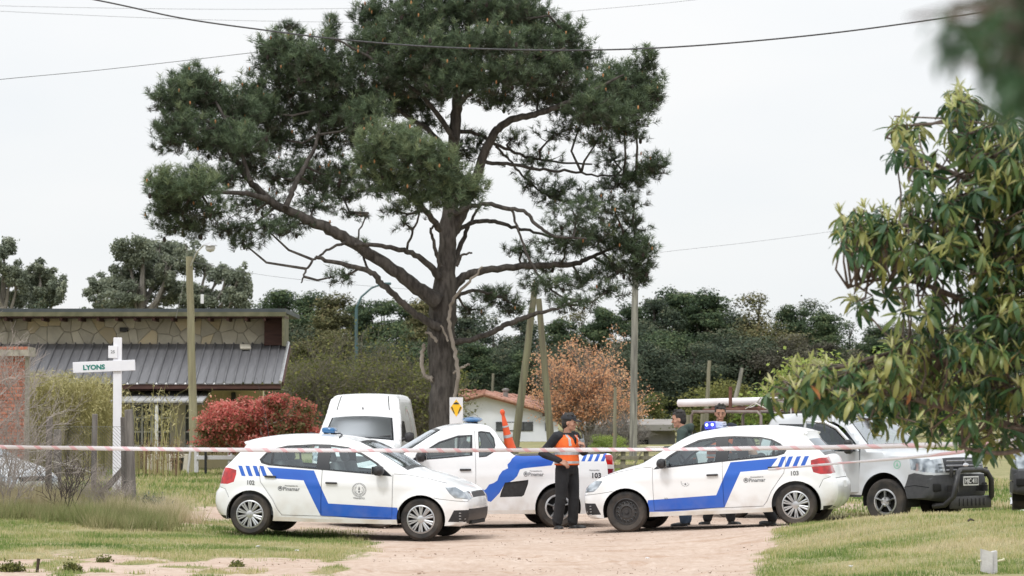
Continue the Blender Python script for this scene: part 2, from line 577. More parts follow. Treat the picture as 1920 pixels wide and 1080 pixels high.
# ---- grass: blades growing on the turf (nobody could count them)
def blades(name, n_try, xr, yr, hgt, wid, seed, mask=grass_mask, minm=.35, tone_mat=None, lean=.5, power=1.0, where=None):
    g = np.random.default_rng(seed)
    x = g.uniform(*xr, n_try); y = g.uniform(*yr, n_try)
    # even density on the picture: thin out with distance
    z = gz(x, y)
    m = mask(x, y, z) if mask else np.ones(n_try)
    clump = fbm(x * 3.1, y * 3.1, seed + 9, 3)
    keep = (m * (.35 + 1.3 * clump) > minm + g.random(n_try) * .5)
    if where is not None: keep &= where(x, y, z)
    x, y, z, m, clump = x[keep], y[keep], z[keep], m[keep], clump[keep]
    N = len(x)
    h = hgt * (.35 + 1.3 * clump ** 1.5 * g.uniform(.5, 1.3, N))
    w = wid * g.uniform(.6, 1.3, N)
    a = g.uniform(0, 6.283, N)
    ln = h * lean * g.uniform(.1, 1.2, N); la = g.uniform(0, 6.283, N)
    cx, sx = np.cos(a) * w, np.sin(a) * w
    p0 = np.stack([x - cx, y - sx, z - .02], 1); p1 = np.stack([x + cx, y + sx, z - .02], 1)
    p2 = np.stack([x + np.cos(la) * ln, y + np.sin(la) * ln, z + h], 1)
    V = np.stack([p0, p1, p2], 1).reshape(-1, 3)
    Fc = np.arange(3 * N).reshape(-1, 3)
    patch = fbm(x * .55, y * .8, seed + 30, 4)
    tn = np.clip(.5 + 1.9 * (patch - .5) + g.normal(0, .17, N), 0, 1)
    return np_mesh(name, V, Fc, tone_mat, tone=np.repeat(tn, 3), kind='stuff')
M_grass = mat('grass_mat', (.1, .15, .04), .7, tone=[(0, (.11, .19, .05)), (.35, (.22, .30, .09)), (.6, (.38, .39, .16)), (.8, (.54, .48, .26)), (1, (.62, .54, .35))], trans=.25, spec=.2)
g1 = blades('grass', 330000, (-9.5, 9.5), (29, 46), .05, .007, 1, tone_mat=M_grass)
tag(g1, 'short green and straw coloured grass on the two verges beside the sandy road', 'grass')
g2 = blades('far_grass', 120000, (-14, 12), (46, 92), .09, .02, 2, tone_mat=M_grass, minm=.3)
tag(g2, 'green lawn stretching back behind the parked cars', 'grass')
M_dry = mat('dry_grass_mat', (.3, .25, .15), .8, tone=[(0, (.24, .27, .11)), (.35, (.40, .36, .20)), (1, (.62, .54, .38))], trans=.25, spec=.2)
def _weedzone(x, y, z):
    px, py = proj(x, y, z)
    f_ = fbm(x * .9, y * 1.1, 4)
    return (px < 200 + 260 * f_) & (px > -80) & (fbm(x * 2, y * 2, 15) > .36) & (np.abs(y - 43) < 1.2 + 3.6 * fbm(x * .8, y * .1, 21))
g3 = blades('tall_weeds', 90000, (-9.5, -4.4), (39.0, 47.5), .34, .0045, 3, mask=None, tone_mat=M_dry, minm=.1, where=_weedzone, lean=.7)
tag(g3, 'tall dry weeds growing along the foot of the wire mesh fence', 'weeds')
# ------------------------------------------------------------------ shared materials
M_white = mat('white_car_paint', (.86, .87, .885), .26, (.83, .84, .85), 2.2, spec=.5, coat=.6)
M_silver = mat('silver_car_paint', (.62, .64, .66), .3, (.55, .57, .59), 2, metal=.35, coat=.5)
M_grey = mat('dark_grey_car_paint', (.13, .135, .15), .35, (.10, .105, .12), 2, metal=.2, coat=.4)
M_blue = mat('blue_livery', (.012, .10, .52), .35, (.015, .12, .56), 3, coat=.4)
M_green = mat('green_livery', (.02, .30, .17), .4, (.02, .26, .15), 3, coat=.4)
M_blk = mat('black_plastic', (.018, .018, .02), .5, (.03, .03, .033), 20)
M_cladding = mat('grey_plastic_cladding', (.045, .047, .052), .6, (.06, .06, .066), 14, bump=.2)
M_seal = mat('rubber_seal', (.01, .01, .01), .7)
M_trim = mat('window_surround', (.02, .022, .026), .25, spec=.6)
M_glass = glass('car_glass', (.82, .92, .91), .02, .06)
M_wind = glass('windscreen_glass', (.66, .74, .75), .10, .26)
M_glassd = glass('dark_car_glass', (.30, .36, .37), .02, .05)
M_lens = mat('headlamp_glass', (.55, .60, .65), .08, (.20, .23, .26), 9, metal=.55, coat=1.0, detail=1)
M_red = mat('red_tail_lamp', (.55, .012, .012), .15, (.32, .008, .01), 14, coat=1.0, detail=1)
M_dred = mat('dark_red_tail_lamp', (.16, .008, .02), .15, coat=1.0)
M_clear = mat('clear_lamp', (.6, .55, .55), .15, coat=1.0)
M_tyre = mat('tyre_rubber', (.022, .021, .021), .85, (.075, .062, .052), 5, bump=.3)
M_rim = mat('wheel_silver', (.60, .61, .62), .35, (.42, .42, .43), 9, metal=.7)
M_steel = mat('black_steel_wheel', (.035, .035, .038), .55, (.06, .055, .052), 9, metal=.3)
M_hole = mat('wheel_hole', (.006, .006, .006), .9)
M_int = mat('car_interior', (.045, .047, .052), .8, (.06, .063, .07), 9)
M_seat = mat('seat_cloth', (.20, .21, .22), .9, (.28, .29, .30), 12)
M_under = mat('underbody', (.012, .012, .012), .95)
M_plate = mat('number_plate_black', (.01, .01, .011), .4)
M_platew = mat('number_plate_white', (.7, .7, .7), .4)
M_ink = mat('dark_lettering', (.03, .03, .035), .5)
M_inkg = mat('grey_lettering', (.16, .165, .175), .5)
M_bluelens = mat('blue_beacon_glass', (.005, .12, .30), .12, (.004, .09, .24), 20, coat=1.0)
M_bluelens2 = mat('blue_lightbar_glass', (.04, .06, .85), .12, (.02, .03, .5), 20, coat=1.0)
M_lampon = mat('lit_blue_lamp', (.6, .8, 1), .2, emit=((.55, .75, 1.0), 3.0))
M_dustp = mat('dusty_white_paint', (.62, .55, .47), .6, (.76, .74, .71), 3.5)
M_chrome = mat('chrome', (.7, .7, .72), .15, metal=1.0)


# road dust thrown up on the lower bodywork
def dusty(m, amount=.75):
    n, l = m.node_tree.nodes, m.node_tree.links
    b = n['Principled BSDF']; src = b.inputs['Base Color'].links[0].from_socket
    tc_ = n.new('ShaderNodeTexCoord'); sp = n.new('ShaderNodeSeparateXYZ'); l.new(tc_.outputs['Object'], sp.inputs[0])
    mr_ = n.new('ShaderNodeMapRange'); mr_.inputs['From Min'].default_value = .62; mr_.inputs['From Max'].default_value = .20; mr_.inputs['To Min'].default_value = 0; mr_.inputs['To Max'].default_value = amount
    l.new(sp.outputs['Z'], mr_.inputs['Value'])
    nn = n.new('ShaderNodeTexNoise'); nn.inputs['Scale'].default_value = 5; nn.inputs['Detail'].default_value = 7; l.new(tc_.outputs['Object'], nn.inputs['Vector'])
    rp_ = n.new('ShaderNodeValToRGB'); rp_.color_ramp.elements[0].position = .38; rp_.color_ramp.elements[1].position = .70; l.new(nn.outputs['Fac'], rp_.inputs[0])
    mu = n.new('ShaderNodeMath'); mu.operation = 'MULTIPLY'; l.new(mr_.outputs[0], mu.inputs[0]); l.new(rp_.outputs[0], mu.inputs[1])
    mx = n.new('ShaderNodeMix'); mx.data_type = 'RGBA'; l.new(mu.outputs[0], mx.inputs['Factor']); l.new(src, mx.inputs[6]); mx.inputs[7].default_value = (.50, .41, .33, 1)
    l.new(mx.outputs[2], b.inputs['Base Color'])
for m_, a_ in ((M_white, .60), (M_blue, .16), (M_silver, .45)): dusty(m_, a_)
# ------------------------------------------------------------------ buildings, walls, poles
def V3(px, py, D): return at(px, py, D)
M_stone = mat('flagstone', (.60, .56, .46), .85, (.46, .43, .36), 2.5, bump=.5, bscale=9, obj_rand=.16)
M_stoney = mat('ochre_flagstone', (.64, .54, .36), .85, (.56, .49, .36), 2.5, bump=.5, bscale=9, obj_rand=.25)
M_mortar = mat('mortar', (.42, .39, .33), .95, (.26, .24, .2), 6)
M_roofm = mat('grey_metal_roof', (.155, .155, .165), .5, (.205, .205, .215), 1.2, metal=.15, stretch=(6, 1, 1), obj_rand=.12)
M_roofd = mat('dark_roof_felt', (.045, .055, .06), .7, (.07, .08, .085), 2)
M_brownw = mat('dark_brown_wood', (.055, .022, .018), .7, (.09, .04, .03), 3, stretch=(1, 1, 6))
M_fascia = mat('mossy_fascia', (.10, .10, .055), .8, (.16, .15, .09), 4)
M_plaster = mat('ochre_plaster', (.62, .54, .33), .9, (.52, .45, .29), 1.6, bump=.15)
M_wht = mat('white_painted_wood', (.74, .75, .77), .6, (.62, .63, .66), 3, stretch=(1, 1, .3), bump=.1)
M_whtw = mat('white_plaster_wall', (.76, .78, .82), .85, (.66, .69, .74), .8)
M_brick = mat('red_brick', (.33, .10, .065), .9, (.42, .16, .10), 7, bump=.3, obj_rand=.3)
M_tile = mat('clay_roof_tile', (.30, .14, .10), .85, (.40, .22, .16), 3, obj_rand=.2)
M_wglass = mat('dark_window_pane', (.03, .035, .04), .12, (.10, .11, .12), 2.5, spec=.8)
M_pole = mat('weathered_pole', (.25, .23, .17), .9, (.16, .155, .11), 3, stretch=(5, 5, .35), bump=.6, bscale=14)
M_polemoss = mat('mossy_pole', (.34, .32, .20), .9, (.22, .20, .13), 2.2, stretch=(4, 4, .35), bump=.6, bscale=14)
M_polegrey = mat('grey_cracked_pole', (.14, .135, .125), .9, (.34, .33, .29), 2.2, stretch=(7, 7, .5), bump=.8, bscale=12)
M_leanp = mat('lichen_pole', (.20, .195, .12), .9, (.13, .115, .08), 2.0, stretch=(4, 4, .4), bump=.7, bscale=12)
M_post = mat('old_grey_timber', (.14, .125, .115), .95, (.24, .22, .20), 4, stretch=(6, 6, .6), bump=.7, bscale=16)
M_wire = mat('galvanised_wire', (.22, .22, .21), .6, metal=.5)
M_conc = mat('weathered_concrete', (.26, .25, .235), .95, (.17, .165, .155), 1.5, bump=.4)

def voronoi_cells(x0, x1, z0, z1, cell, g, jit=.85):
    nx, nz = max(1, int((x1 - x0) / cell)), max(1, int((z1 - z0) / cell))
    pts = [((x0 + (i + .5 + jit * (g.random() - .5)) * (x1 - x0) / nx), (z0 + (j + .5 + jit * (g.random() - .5)) * (z1 - z0) / nz)) for i in range(nx) for j in range(nz)]
    out = []
    for i, (ax, az) in enumerate(pts):
        poly = [(x0, z0), (x1, z0), (x1, z1), (x0, z1)]
        for j, (bx, bz) in enumerate(pts):
            if i == j or math.hypot(ax - bx, az - bz) > cell * 3.5: continue
            mx, mz, dx, dz = (ax + bx) / 2, (az + bz) / 2, bx - ax, bz - az
            new = []
            for k in range(len(poly)):
                p, q = poly[k], poly[(k + 1) % len(poly)]
                dp = (p[0] - mx) * dx + (p[1] - mz) * dz; dq = (q[0] - mx) * dx + (q[1] - mz) * dz
                if dp <= 0: new.append(p)
                if dp * dq < 0:
                    t_ = dp / (dp - dq); new.append((p[0] + t_ * (q[0] - p[0]), p[1] + t_ * (q[1] - p[1])))
            poly = new
            if not poly: break
        if len(poly) >= 3: out.append(((ax, az), poly))
    return out

def build_house():
    D = 80.0
    root = empty('stone_house', (-13, D, .2), label='long low house with flagstone wall and grey ribbed metal roof on the left', cat='house')
    ro = root.location.copy()
    def W(px, py, d=D): return V3(px, py, d) - ro
    g = np.random.default_rng(5)
    zt, zb = W(0, 594).z, W(0, 648).z
    xl, xr = W(-170, 600).x, W(498, 600).x
    w = MB(); w.box(((xl + xr) / 2, .35, (zt + zb) / 2), (xr - xl, .5, zt - zb + .1)); w.build('upper_wall', M_mortar, root)
    for (cx, cz), poly in voronoi_cells(xl, xr, zb, zt, .30, g):
        # shrink for the recessed joint
        pl = [(cx + (x - cx) * .955, cz + (z - cz) * .955) for x, z in poly]
        m = MB(); dep = .02 + .03 * g.random()
        n_ = len(pl)
        inner = [(cx + (x - cx) * .84, cz + (z - cz) * .84) for x, z in poly]
        vs = [(x, .1, z) for x, z in pl] + [(x, .1 - dep * .7, z) for x, z in pl] + [(x, .1 - dep, z) for x, z in inner]
        fs = [(i, (i + 1) % n_, (i + 1) % n_ + n_, i + n_) for i in range(n_)] + [(i + n_, (i + 1) % n_ + n_, (i + 1) % n_ + 2 * n_, i + 2 * n_) for i in range(n_)] + [tuple(range(2 * n_, 3 * n_))]
        m.add(vs, fs)
        m.build('stone', M_stoney if g.random() < .2 else M_stone, root)
    # flat top roof with fascia and rafter tails
    m = MB(); a, b_ = W(-170, 581), W(541, 597)
    m.box(((a.x + b_.x) / 2, 1.6, (W(0, 581).z + W(0, 589).z) / 2), (b_.x - a.x, 5.2, W(0, 581).z - W(0, 589).z)); m.build('flat_roof', M_roofd, root)
    m = MB(); m.box(((a.x + b_.x) / 2, -1.02, (W(0, 588).z + W(0, 595).z) / 2), (b_.x - a.x + .02, .05, .12)); m.build('fascia', M_fascia, root)
    m = MB(); m.box(((a.x + b_.x) / 2, -.3, W(0, 596).z), (b_.x - a.x - .06, 1.38, .04)); m.build('soffit', M_brownw, root)
    for k in range(20):
        x = W(20 - 34 * 4 + 34.3 * k, 600).x
        if x > b_.x - .2: continue
        m = MB(); m.box((x, -.35, W(0, 600).z), (.07, 1.2, .10)); m.build('rafter_tail', M_brownw, root)
    m = MB(); m.box(((W(499, 0).x + W(536, 0).x) / 2, .1, (zt + zb) / 2), (W(536, 0).x - W(499, 0).x, .6, zt - zb)); m.build('end_panel', M_brownw, root)
    m = MB(); m.box((W(538.5, 0).x, -.2, (W(0, 590).z + W(0, 650).z) / 2), (.06, 1.6, W(0, 590).z - W(0, 650).z)); m.build('end_trim', M_fascia, root)
    m = MB(); m.bbox((W(232, 617).x, .03, W(0, 618).z), (.23, .12, .12), .02); m.build('wall_lamp', M_blk, root)
    # lower lean-to roof of ribbed metal panels
    ztop, zbot = W(0, 645).z, V3(0, 719, 77.3).z - ro.z
    yb = -2.7
    x0, x1 = W(-170, 0).x, W(541, 645).x
    pw = .262
    n_ = int((x1 - x0) / pw)
    base = None
    for k in range(n_):
        xa = x1 - (k + 1) * pw
        if base is None:
            m = MB()
            sl = Vector((0, yb, zbot - ztop)); nrm = Vector((0, sl.z, -sl.y)).normalized()
            if nrm.z < 0: nrm = -nrm
            prof = [(0, .0), (.02, .05), (.045, .05), (.065, .0), (.25, .0), (pw - .004, .0)]
            vs = [Vector((x, 0, 0)) + nrm * h for x, h in prof] + [Vector((x, 0, 0)) + sl + nrm * h for x, h in prof]
            vs += [v - nrm * .02 for v in vs]
            q = len(prof)
            m.add(vs, [(i, i + 1, i + 1 + q, i + q) for i in range(q - 1)] + [(2 * q + i, 2 * q + i + q, 2 * q + i + 1 + q, 2 * q + i + 1) for i in range(q - 1)] + [(q + i, q + i + 1, 3 * q + i + 1, 3 * q + i) for i in range(q - 1)])
            base = m.mesh('roof_panel', M_roofm)
        o = link('roof_panel', base, root); o.location = (xa, 0, ztop)
        o.rotation_euler = (0, R(random.uniform(-.12, .12)), 0)
    m = MB(); sl = Vector((0, yb, zbot - ztop))
    m.tube([Vector((x1 - .01, 0, ztop + .04)), Vector((x1 - .01, 0, ztop + .04)) + sl], .045, 6); m.build('edge_flashing', M_rim, root)
    m = MB(); m.box((x1 + .05, yb / 2, (ztop + zbot) / 2 - .05), (.05, -yb, .12), rot=(math.atan2(zbot - ztop, yb) + math.pi, 0, 0)); m.build('barge_board', M_brownw, root)
    m = MB(); m.box(((x0 + x1) / 2, yb + .08, zbot - .10), (x1 - x0, .06, .16)); m.build('gutter_board', M_brownw, root)
    m = MB(); m.box(((x0 + x1) / 2, yb / 2, zbot - .16), (x1 - x0, -yb - .1, .03)); m.build('soffit', M_fascia, root)
    m = MB(); m.bbox((W(463, 655).x, -.45, W(0, 655).z + .06), (.3, .22, .05), .01, rot=(R(35), 0, R(12))); m.build('loose_tile', M_stone, root)
    # ground floor wall and openings
    y0 = .05
    xw1 = W(492, 800).x
    m = MB(); m.box(((x0 + xw1) / 2, .3, zbot / 2 - .1), (xw1 - x0, .5, zbot + .2)); m.build('lower_wall', M_plaster, root)
    m = MB(); m.box((W(338, 0).x, y0 - .04, 1.1), (.40, .12, 2.1)); m.build('stone_pier', M_stone, root)
    for pxa, pxb, nc in ((253, 326, 4), (349, 366, 1)):
        xa, xb = W(pxa, 0).x, W(pxb, 0).x
        za, zb_ = W(0, 836).z, W(0, 757).z
        fr = MB()
        fr.box(((xa + xb) / 2, y0 - .03, zb_), (xb - xa + .1, .08, .06)); fr.box(((xa + xb) / 2, y0 - .03, za), (xb - xa + .1, .08, .06))
        for k in range(nc + 1):
            fr.box((xa + (xb - xa) * k / nc, y0 - .035, (za + zb_) / 2), (.09 if k in (0, nc // 2, nc) else .045, .07, zb_ - za))
        for k in (1, 2):
            fr.box(((xa + xb) / 2, y0 - .03, za + (zb_ - za) * k / 3), (xb - xa, .06, .04))
        fo = fr.build('window_frame', M_wht, root)
        for i in range(nc):
            for j in range(3):
                p = MB(); p.box((xa + (xb - xa) * (i + .5) / nc, y0 - .01, za + (zb_ - za) * (j + .5) / 3), ((xb - xa) / nc - .05, .015, (zb_ - za) / 3 - .04)); p.build('pane', M_wglass, fo)
    # small ribbed porch roof over the window
    a, b_ = W(226, 730, 78.4), W(396, 752, 78.4)
    for k in range(11):
        xa = a.x + (b_.x - a.x) * k / 11; ww = (b_.x - a.x) / 11 - .02
        m = MB()
        top, bot = V3(0, 731, 78.9).z - ro.z, V3(0, 752, 76.4).z - ro.z
        ins = .35 * (k / 5 - 1)
        m.add([(xa, -1.1, top), (xa + ww, -1.1, top), (xa + ww, -3.6, bot), (xa, -3.6, bot), (xa, -1.1, top - .04), (xa + ww, -1.1, top - .04), (xa + ww, -3.6, bot - .04), (xa, -3.6, bot - .04)],
              [(0, 1, 2, 3), (7, 6, 5, 4), (3, 2, 6, 7), (0, 3, 7, 4), (1, 5, 6, 2)])
        m.build('porch_roof_panel', mat('weathered_porch_roof', (.42, .42, .42), .6, (.30, .30, .30), 2), root)
    m = MB(); m.box(((a.x + b_.x) / 2, -3.52, V3(0, 754, 76.4).z - ro.z - .04), (b_.x - a.x, .06, .05)); m.build('porch_beam', M_post, root)
    m = MB(); m.tube([(W(327, 0).x, -3.5, -.1), (W(327, 0).x, -3.5, V3(0, 755, 76.4).z - ro.z)], .05, 8); m.build('porch_post', M_wht, root)
    m = MB(); m.bbox((W(438, 742).x, -.02, W(0, 745).z), (.13, .10, .28), .02); m.build('wall_lamp', M_blk, root)
    return root
build_house()

# brick pillar, each brick its own piece
def build_pillar():
    D = 66.0
    p0, p1 = V3(-34, 800, D), V3(45, 800, D)
    z0 = G(p0.x, D)
    root = empty('brick_pillar', (0, 0, 0), label='red brick pillar with a wider brick cap at the left edge', cat='pillar')
    x0, x1 = p0.x, p1.x
    zt = V3(0, 668, D).z
    m = MB(); m.box(((x0 + x1) / 2, D + .45, (z0 + zt) / 2 - .1), (x1 - x0 - .04, .84, zt - z0 + .2)); m.build('core', M_mortar, root)
    bl, bh = .235, .082
    me = None
    def brick(x, z, L_, y=D, dep=.1):
        nonlocal me
        if me is None:
            q = MB(); q.bbox((0, 0, 0), (bl - .015, dep, bh - .014), .006); me = q.mesh('brick', M_brick)
        o = link('brick', me, root); o.location = (x, y + .05 + random.uniform(-.006, .006), z); o.scale = (L_ / bl, 1, 1)
    row, z = 0, z0 - .05
    while z < zt - .02:
        x = x0 + (bl / 2 if row % 2 else bl)
        xx = x0
        while xx < x1 - .02:
            L_ = (bl / 2 if (row % 2 and xx == x0) else bl)
            L_ = min(L_, x1 - xx)
            brick(xx + L_ / 2, z + bh / 2, L_)
            xx += L_
        row += 1; z += bh
    zc = V3(0, 650, D).z
    for rr_ in range(3):
        k = 0; xx = x0 - .12
        while xx < x1 + .10:
            q = MB(); hh = (zc - zt) / 3
            brick(xx + .06, zt + hh * (rr_ + .5), .115, D - .1 - (.03 if rr_ == 2 else 0)); xx += .12
    m = MB(); m.box(((x0 + x1) / 2, D + .38, (zt + zc) / 2), (x1 - x0 + .22, 1.0, zc - zt - .01)); m.build('cap_core', M_mortar, root)
build_pillar()

def pole(px0, py0, px1, py1, D, r, m, label, name='utility_pole', cat='pole', group=None, n=12, sink=.3):
    a, b_ = V3(px0, py0, D), V3(px1, py1, D)
    d = (b_ - a).normalized()
    root = empty(name, tuple(a), label=label, cat=cat, group=group)
    q = MB()
    pts = [a - d * sink + (b_ - a + d * sink) * (k / 8) for k in range(9)]
    rad = [r * (1.12 - .28 * k / 8) for k in range(9)]
    q.tube([p - a + Vector((random.uniform(-.01, .01), 0, 0)) for p in pts], rad, n)
    q.build('post', m, root, smooth=True)
    return root, a, b_
# mossy lamp pole beside the house
lp, a, b_ = pole(365, 888, 355, 481, 74, .105, M_polemoss, 'mossy yellow green lamp pole leaning slightly in front of the house', 'lamp_pole', 'lamp pole')
h = b_ - a
m = MB(); m.tube([h + Vector((.05, -.1, -.25)), h + Vector((.22, -.25, .1)), h + Vector((.42, -.4, .28)), h + Vector((.56, -.45, .30))], .022, 6); m.build('lamp_arm', M_rim, lp, smooth=True)
m = MB(); m.lathe([(.03, .06), (.07, .03), (.17, -.01), (.18, -.03)], 16, c=h + Vector((.60, -.5, .28))); m.build('lamp_shade', M_rim, lp, smooth=True)
m = MB(); m.lathe([(.12, -.03), (.13, -.10), (.09, -.17), (0, -.20)], 14, c=h + Vector((.60, -.5, .28))); m.build('lamp_globe', mat('milky_glass', (.6, .6, .6), .2), lp, smooth=True)
m = MB(); m.bbox(((355 + 11 - 365 + 11) * .0139 - .0, -.12, V3(0, 561, 74).z - a.z), (.08, .04, .24), .005); o = m.build('white_plate', M_wht, lp); o.location = (.02, 0, 0)
m = MB(); m.tube([h + Vector((0, 0, -.02)), h + Vector((-.35, .1, -1.6))], .008, 4); m.build('stay_wire', M_wire, lp)
pole(965, 845, 1004, 530, 88, .115, M_leanp, 'greenish wooden pole leaning right, left one of the crossed pair', group='leaning wooden poles')
pole(1032, 820, 1010, 560, 86, .105, M_leanp, 'greenish wooden pole leaning left, right one of the crossed pair', group='leaning wooden poles')
pole(1187, 850, 1191, 486, 92, .115, M_polegrey, 'tall grey cracked wooden pole between the orange tree and the people')
for i, (a0, b0, a1, b1, D, r, lab, mm) in enumerate([(1152, 840, 1154, 726, 96, .06, 'thin pale post just left of the tall cracked pole', M_pole), (1322, 830, 1330, 676, 100, .075, 'thin pale pole standing above the near end of the white pipe', M_pole),
        (1376, 760, 1392, 690, 104, .08, 'short leaning grey post with a crossbar behind the pipe', M_polegrey), (923, 745, 925, 700, 150, .08, 'short pale post rising behind the tiled roof', M_pole),
        (1316, 860, 1320, 776, 70, .09, 'pale square post behind the two men', M_pole), (1290, 862, 1290, 778, 72, .11, 'short weathered board post behind the man in the green hoodie', M_pole)]):
    pole(a0, b0, a1, b1, D, r, mm, lab, 'wooden_post', 'post', n=8)
# distant teal lamp post with a curved arm
root, a, b_ = pole(669, 800, 668, 578, 112, .07, mat('teal_steel', (.06, .12, .13), .6), 'distant teal steel lamp post with a curved arm left of the pine trunk', 'street_lamp', 'street lamp')
h = b_ - a
m = MB(); m.tube([h, h + Vector((.2, 0, .45)), h + Vector((.6, 0, .8)), h + Vector((1.0, 0, .95))], [.05, .045, .04, .04], 6); m.bbox(h + Vector((1.15, 0, .97)), (.45, .16, .10), .03); m.build('lamp_arm', MATS['teal_steel'], root, smooth=True)

# ---- white plastered bungalow with a clay tile gable
def white_house():
    D = 138.0
    s = D / F
    root = empty('white_bungalow', (0, 0, 0), label='small white plastered bungalow with a clay tile roof behind the leaning poles', cat='house')
    zb = G(-.5, D) - .1
    xl, xr = V3(846, 0, D).x, V3(1046, 0, D).x
    xp = V3(908, 0, D).x; zr = V3(0, 744, D).z; ze = V3(0, 782, D).z; zl = V3(0, 762, D).z
    m = MB(); m.prism([(xl, zb), (xr, zb), (xr, ze), (xp, zr), (xl, zl)], D, D + 7); m.build('wall', M_whtw, root)
    # roof slabs
    def slab(xa, za, xb, zb_, nm):
        n_ = 22
        d = Vector((xb - xa, 0, zb_ - za)); L_ = d.length; d.normalize(); nn = Vector((-d.z, 0, d.x)); nn = nn if nn.z > 0 else -nn
        m = MB(); c = Vector(((xa + xb) / 2, D + 3.3, (za + zb_) / 2)) + nn * .05
        m.add([Vector((xa, D - .45, za)), Vector((xb, D - .45, zb_)), Vector((xb, D + 7.3, zb_ + .9)), Vector((xa, D + 7.3, za + .25)), Vector((xa, D - .45, za)) + nn * .1, Vector((xb, D - .45, zb_)) + nn * .1, Vector((xb, D + 7.3, zb_ + .9)) + nn * .1, Vector((xa, D + 7.3, za + .25)) + nn * .1],
              [(0, 1, 2, 3), (7, 6, 5, 4), (0, 4, 5, 1), (1, 5, 6, 2), (3, 2, 6, 7), (0, 3, 7, 4)]); m.build('roof', M_tile, root)
        nt = max(2, int(L_ / .24))
        for i in range(nt):     # verge tiles, one by one
            p = Vector((xa, D - .5, za)) + d * (L_ * (i + .5) / nt) + nn * .13
            q = MB(); q.bbox((0, 0, 0), (.26, .2, .10), .02, rot=(0, -math.atan2(d.z, d.x) + R(3), 0)); o = q.build('roof_tile', M_tile, root); o.location = p
        for j in range(1, 7):
            for i in range(0, nt, 1):
                if (i + j) % 2: continue
                t_ = (i + .5) / nt
                A = Vector((xa, D - .45, za)).lerp(Vector((xb, D - .45, zb_)), t_); B = Vector((xa, D + 7.3, za + .25)).lerp(Vector((xb, D + 7.3, zb_ + .9)), t_)
                p = A.lerp(B, j / 7) + nn * .12
                q = MB(); q.bbox((0, 0, 0), (.40, .5, .06), .02, rot=(R(5), -math.atan2(d.z, d.x), 0)); o = q.build('roof_tile', M_tile, root); o.location = p
    slab(xp, zr, xr + .35, ze - .10, 'r'); slab(xp, zr, xl - .3, zl - .03, 'l')
    wx0, wx1, wz0, wz1 = V3(930, 0, D).x, V3(999, 0, D).x, V3(0, 808, D).z, V3(0, 791, D).z
    fr = MB(); fr.box(((wx0 + wx1) / 2, D - .01, (wz0 + wz1) / 2), (wx1 - wx0, .06, wz1 - wz0)); fo = fr.build('window_frame', M_trim, root)
    for k in range(4):
        p = MB(); p.box((wx0 + (wx1 - wx0) * (k + .5) / 4, D - .05, (wz0 + wz1) / 2), ((wx1 - wx0) / 4 - .05, .02, wz1 - wz0 - .08)); p.build('pane', M_wht if k == 1 else M_wglass, fo)
    p = MB(); p.box((V3(1024, 0, D).x, D - .02, V3(0, 800, D).z), (.12, .06, .42)); p.build('narrow_window', M_wglass, root)
    for px_, zz in ((1019, 777), (970, 763)):
        p = MB(); p.box((V3(px_, 0, D).x, D - .2, V3(0, zz, D).z), (.12, .4, .16)); p.build('beam_end', M_brownw, root)
    c = MB(); c.lathe([(.12, 0), (.12, .35), (.18, .37), (.18, .45), (0, .5)], 10, c=(V3(948, 0, D).x, D + 2.5, zr - .05)); c.build('chimney_pipe', M_conc, root)
white_house()

# ---- low grey shed with a flat slab roof
def shed():
    D = 128.0
    root = empty('grey_shed', (0, 0, 0), label='low grey concrete shed with a flat slab roof behind the green hoodie man', cat='shed')
    xl, xr = V3(1086, 0, D).x, V3(1275, 0, D).x
    zb = G(4, D) - .1; z1 = V3(0, 808, D).z; z2 = V3(0, 786, D).z
    m = MB(); m.box(((xl + xr) / 2, D + 2.5, (zb + z1) / 2), (xr - xl - .5, 4.4, z1 - zb)); m.build('wall', M_conc, root)
    m = MB(); m.box(((xl + xr) / 2, D + 2.3, z1 + (z2 - z1) * .28), (xr - xl, 5.4, (z2 - z1) * .5)); m.build('roof_slab', M_conc, root)
    m = MB(); m.add([(xl, D - .2, z1 + (z2 - z1) * .53), (xr, D - .2, z1 + (z2 - z1) * .53), (xr, D + 4.6, z2), (xl, D + 4.6, z2), (xl, D + 4.6, z1), (xr, D + 4.6, z1)], [(0, 1, 2, 3), (3, 2, 5, 4)]); m.build('roof_top', mat('dirty_roof_top', (.24, .22, .20), .95, (.33, .31, .29), 1), root)
    m = MB(); m.box((V3(1204, 0, D).x, D + .27, (zb + z1) / 2), (.5, .1, z1 - zb - .05)); m.build('door_opening', M_hole, root)
    m = MB(); m.box((V3(1130, 0, D).x, D + .25, V3(0, 822, D).z), (.9, .1, .5)); m.build('window_opening', M_hole, root)
shed()

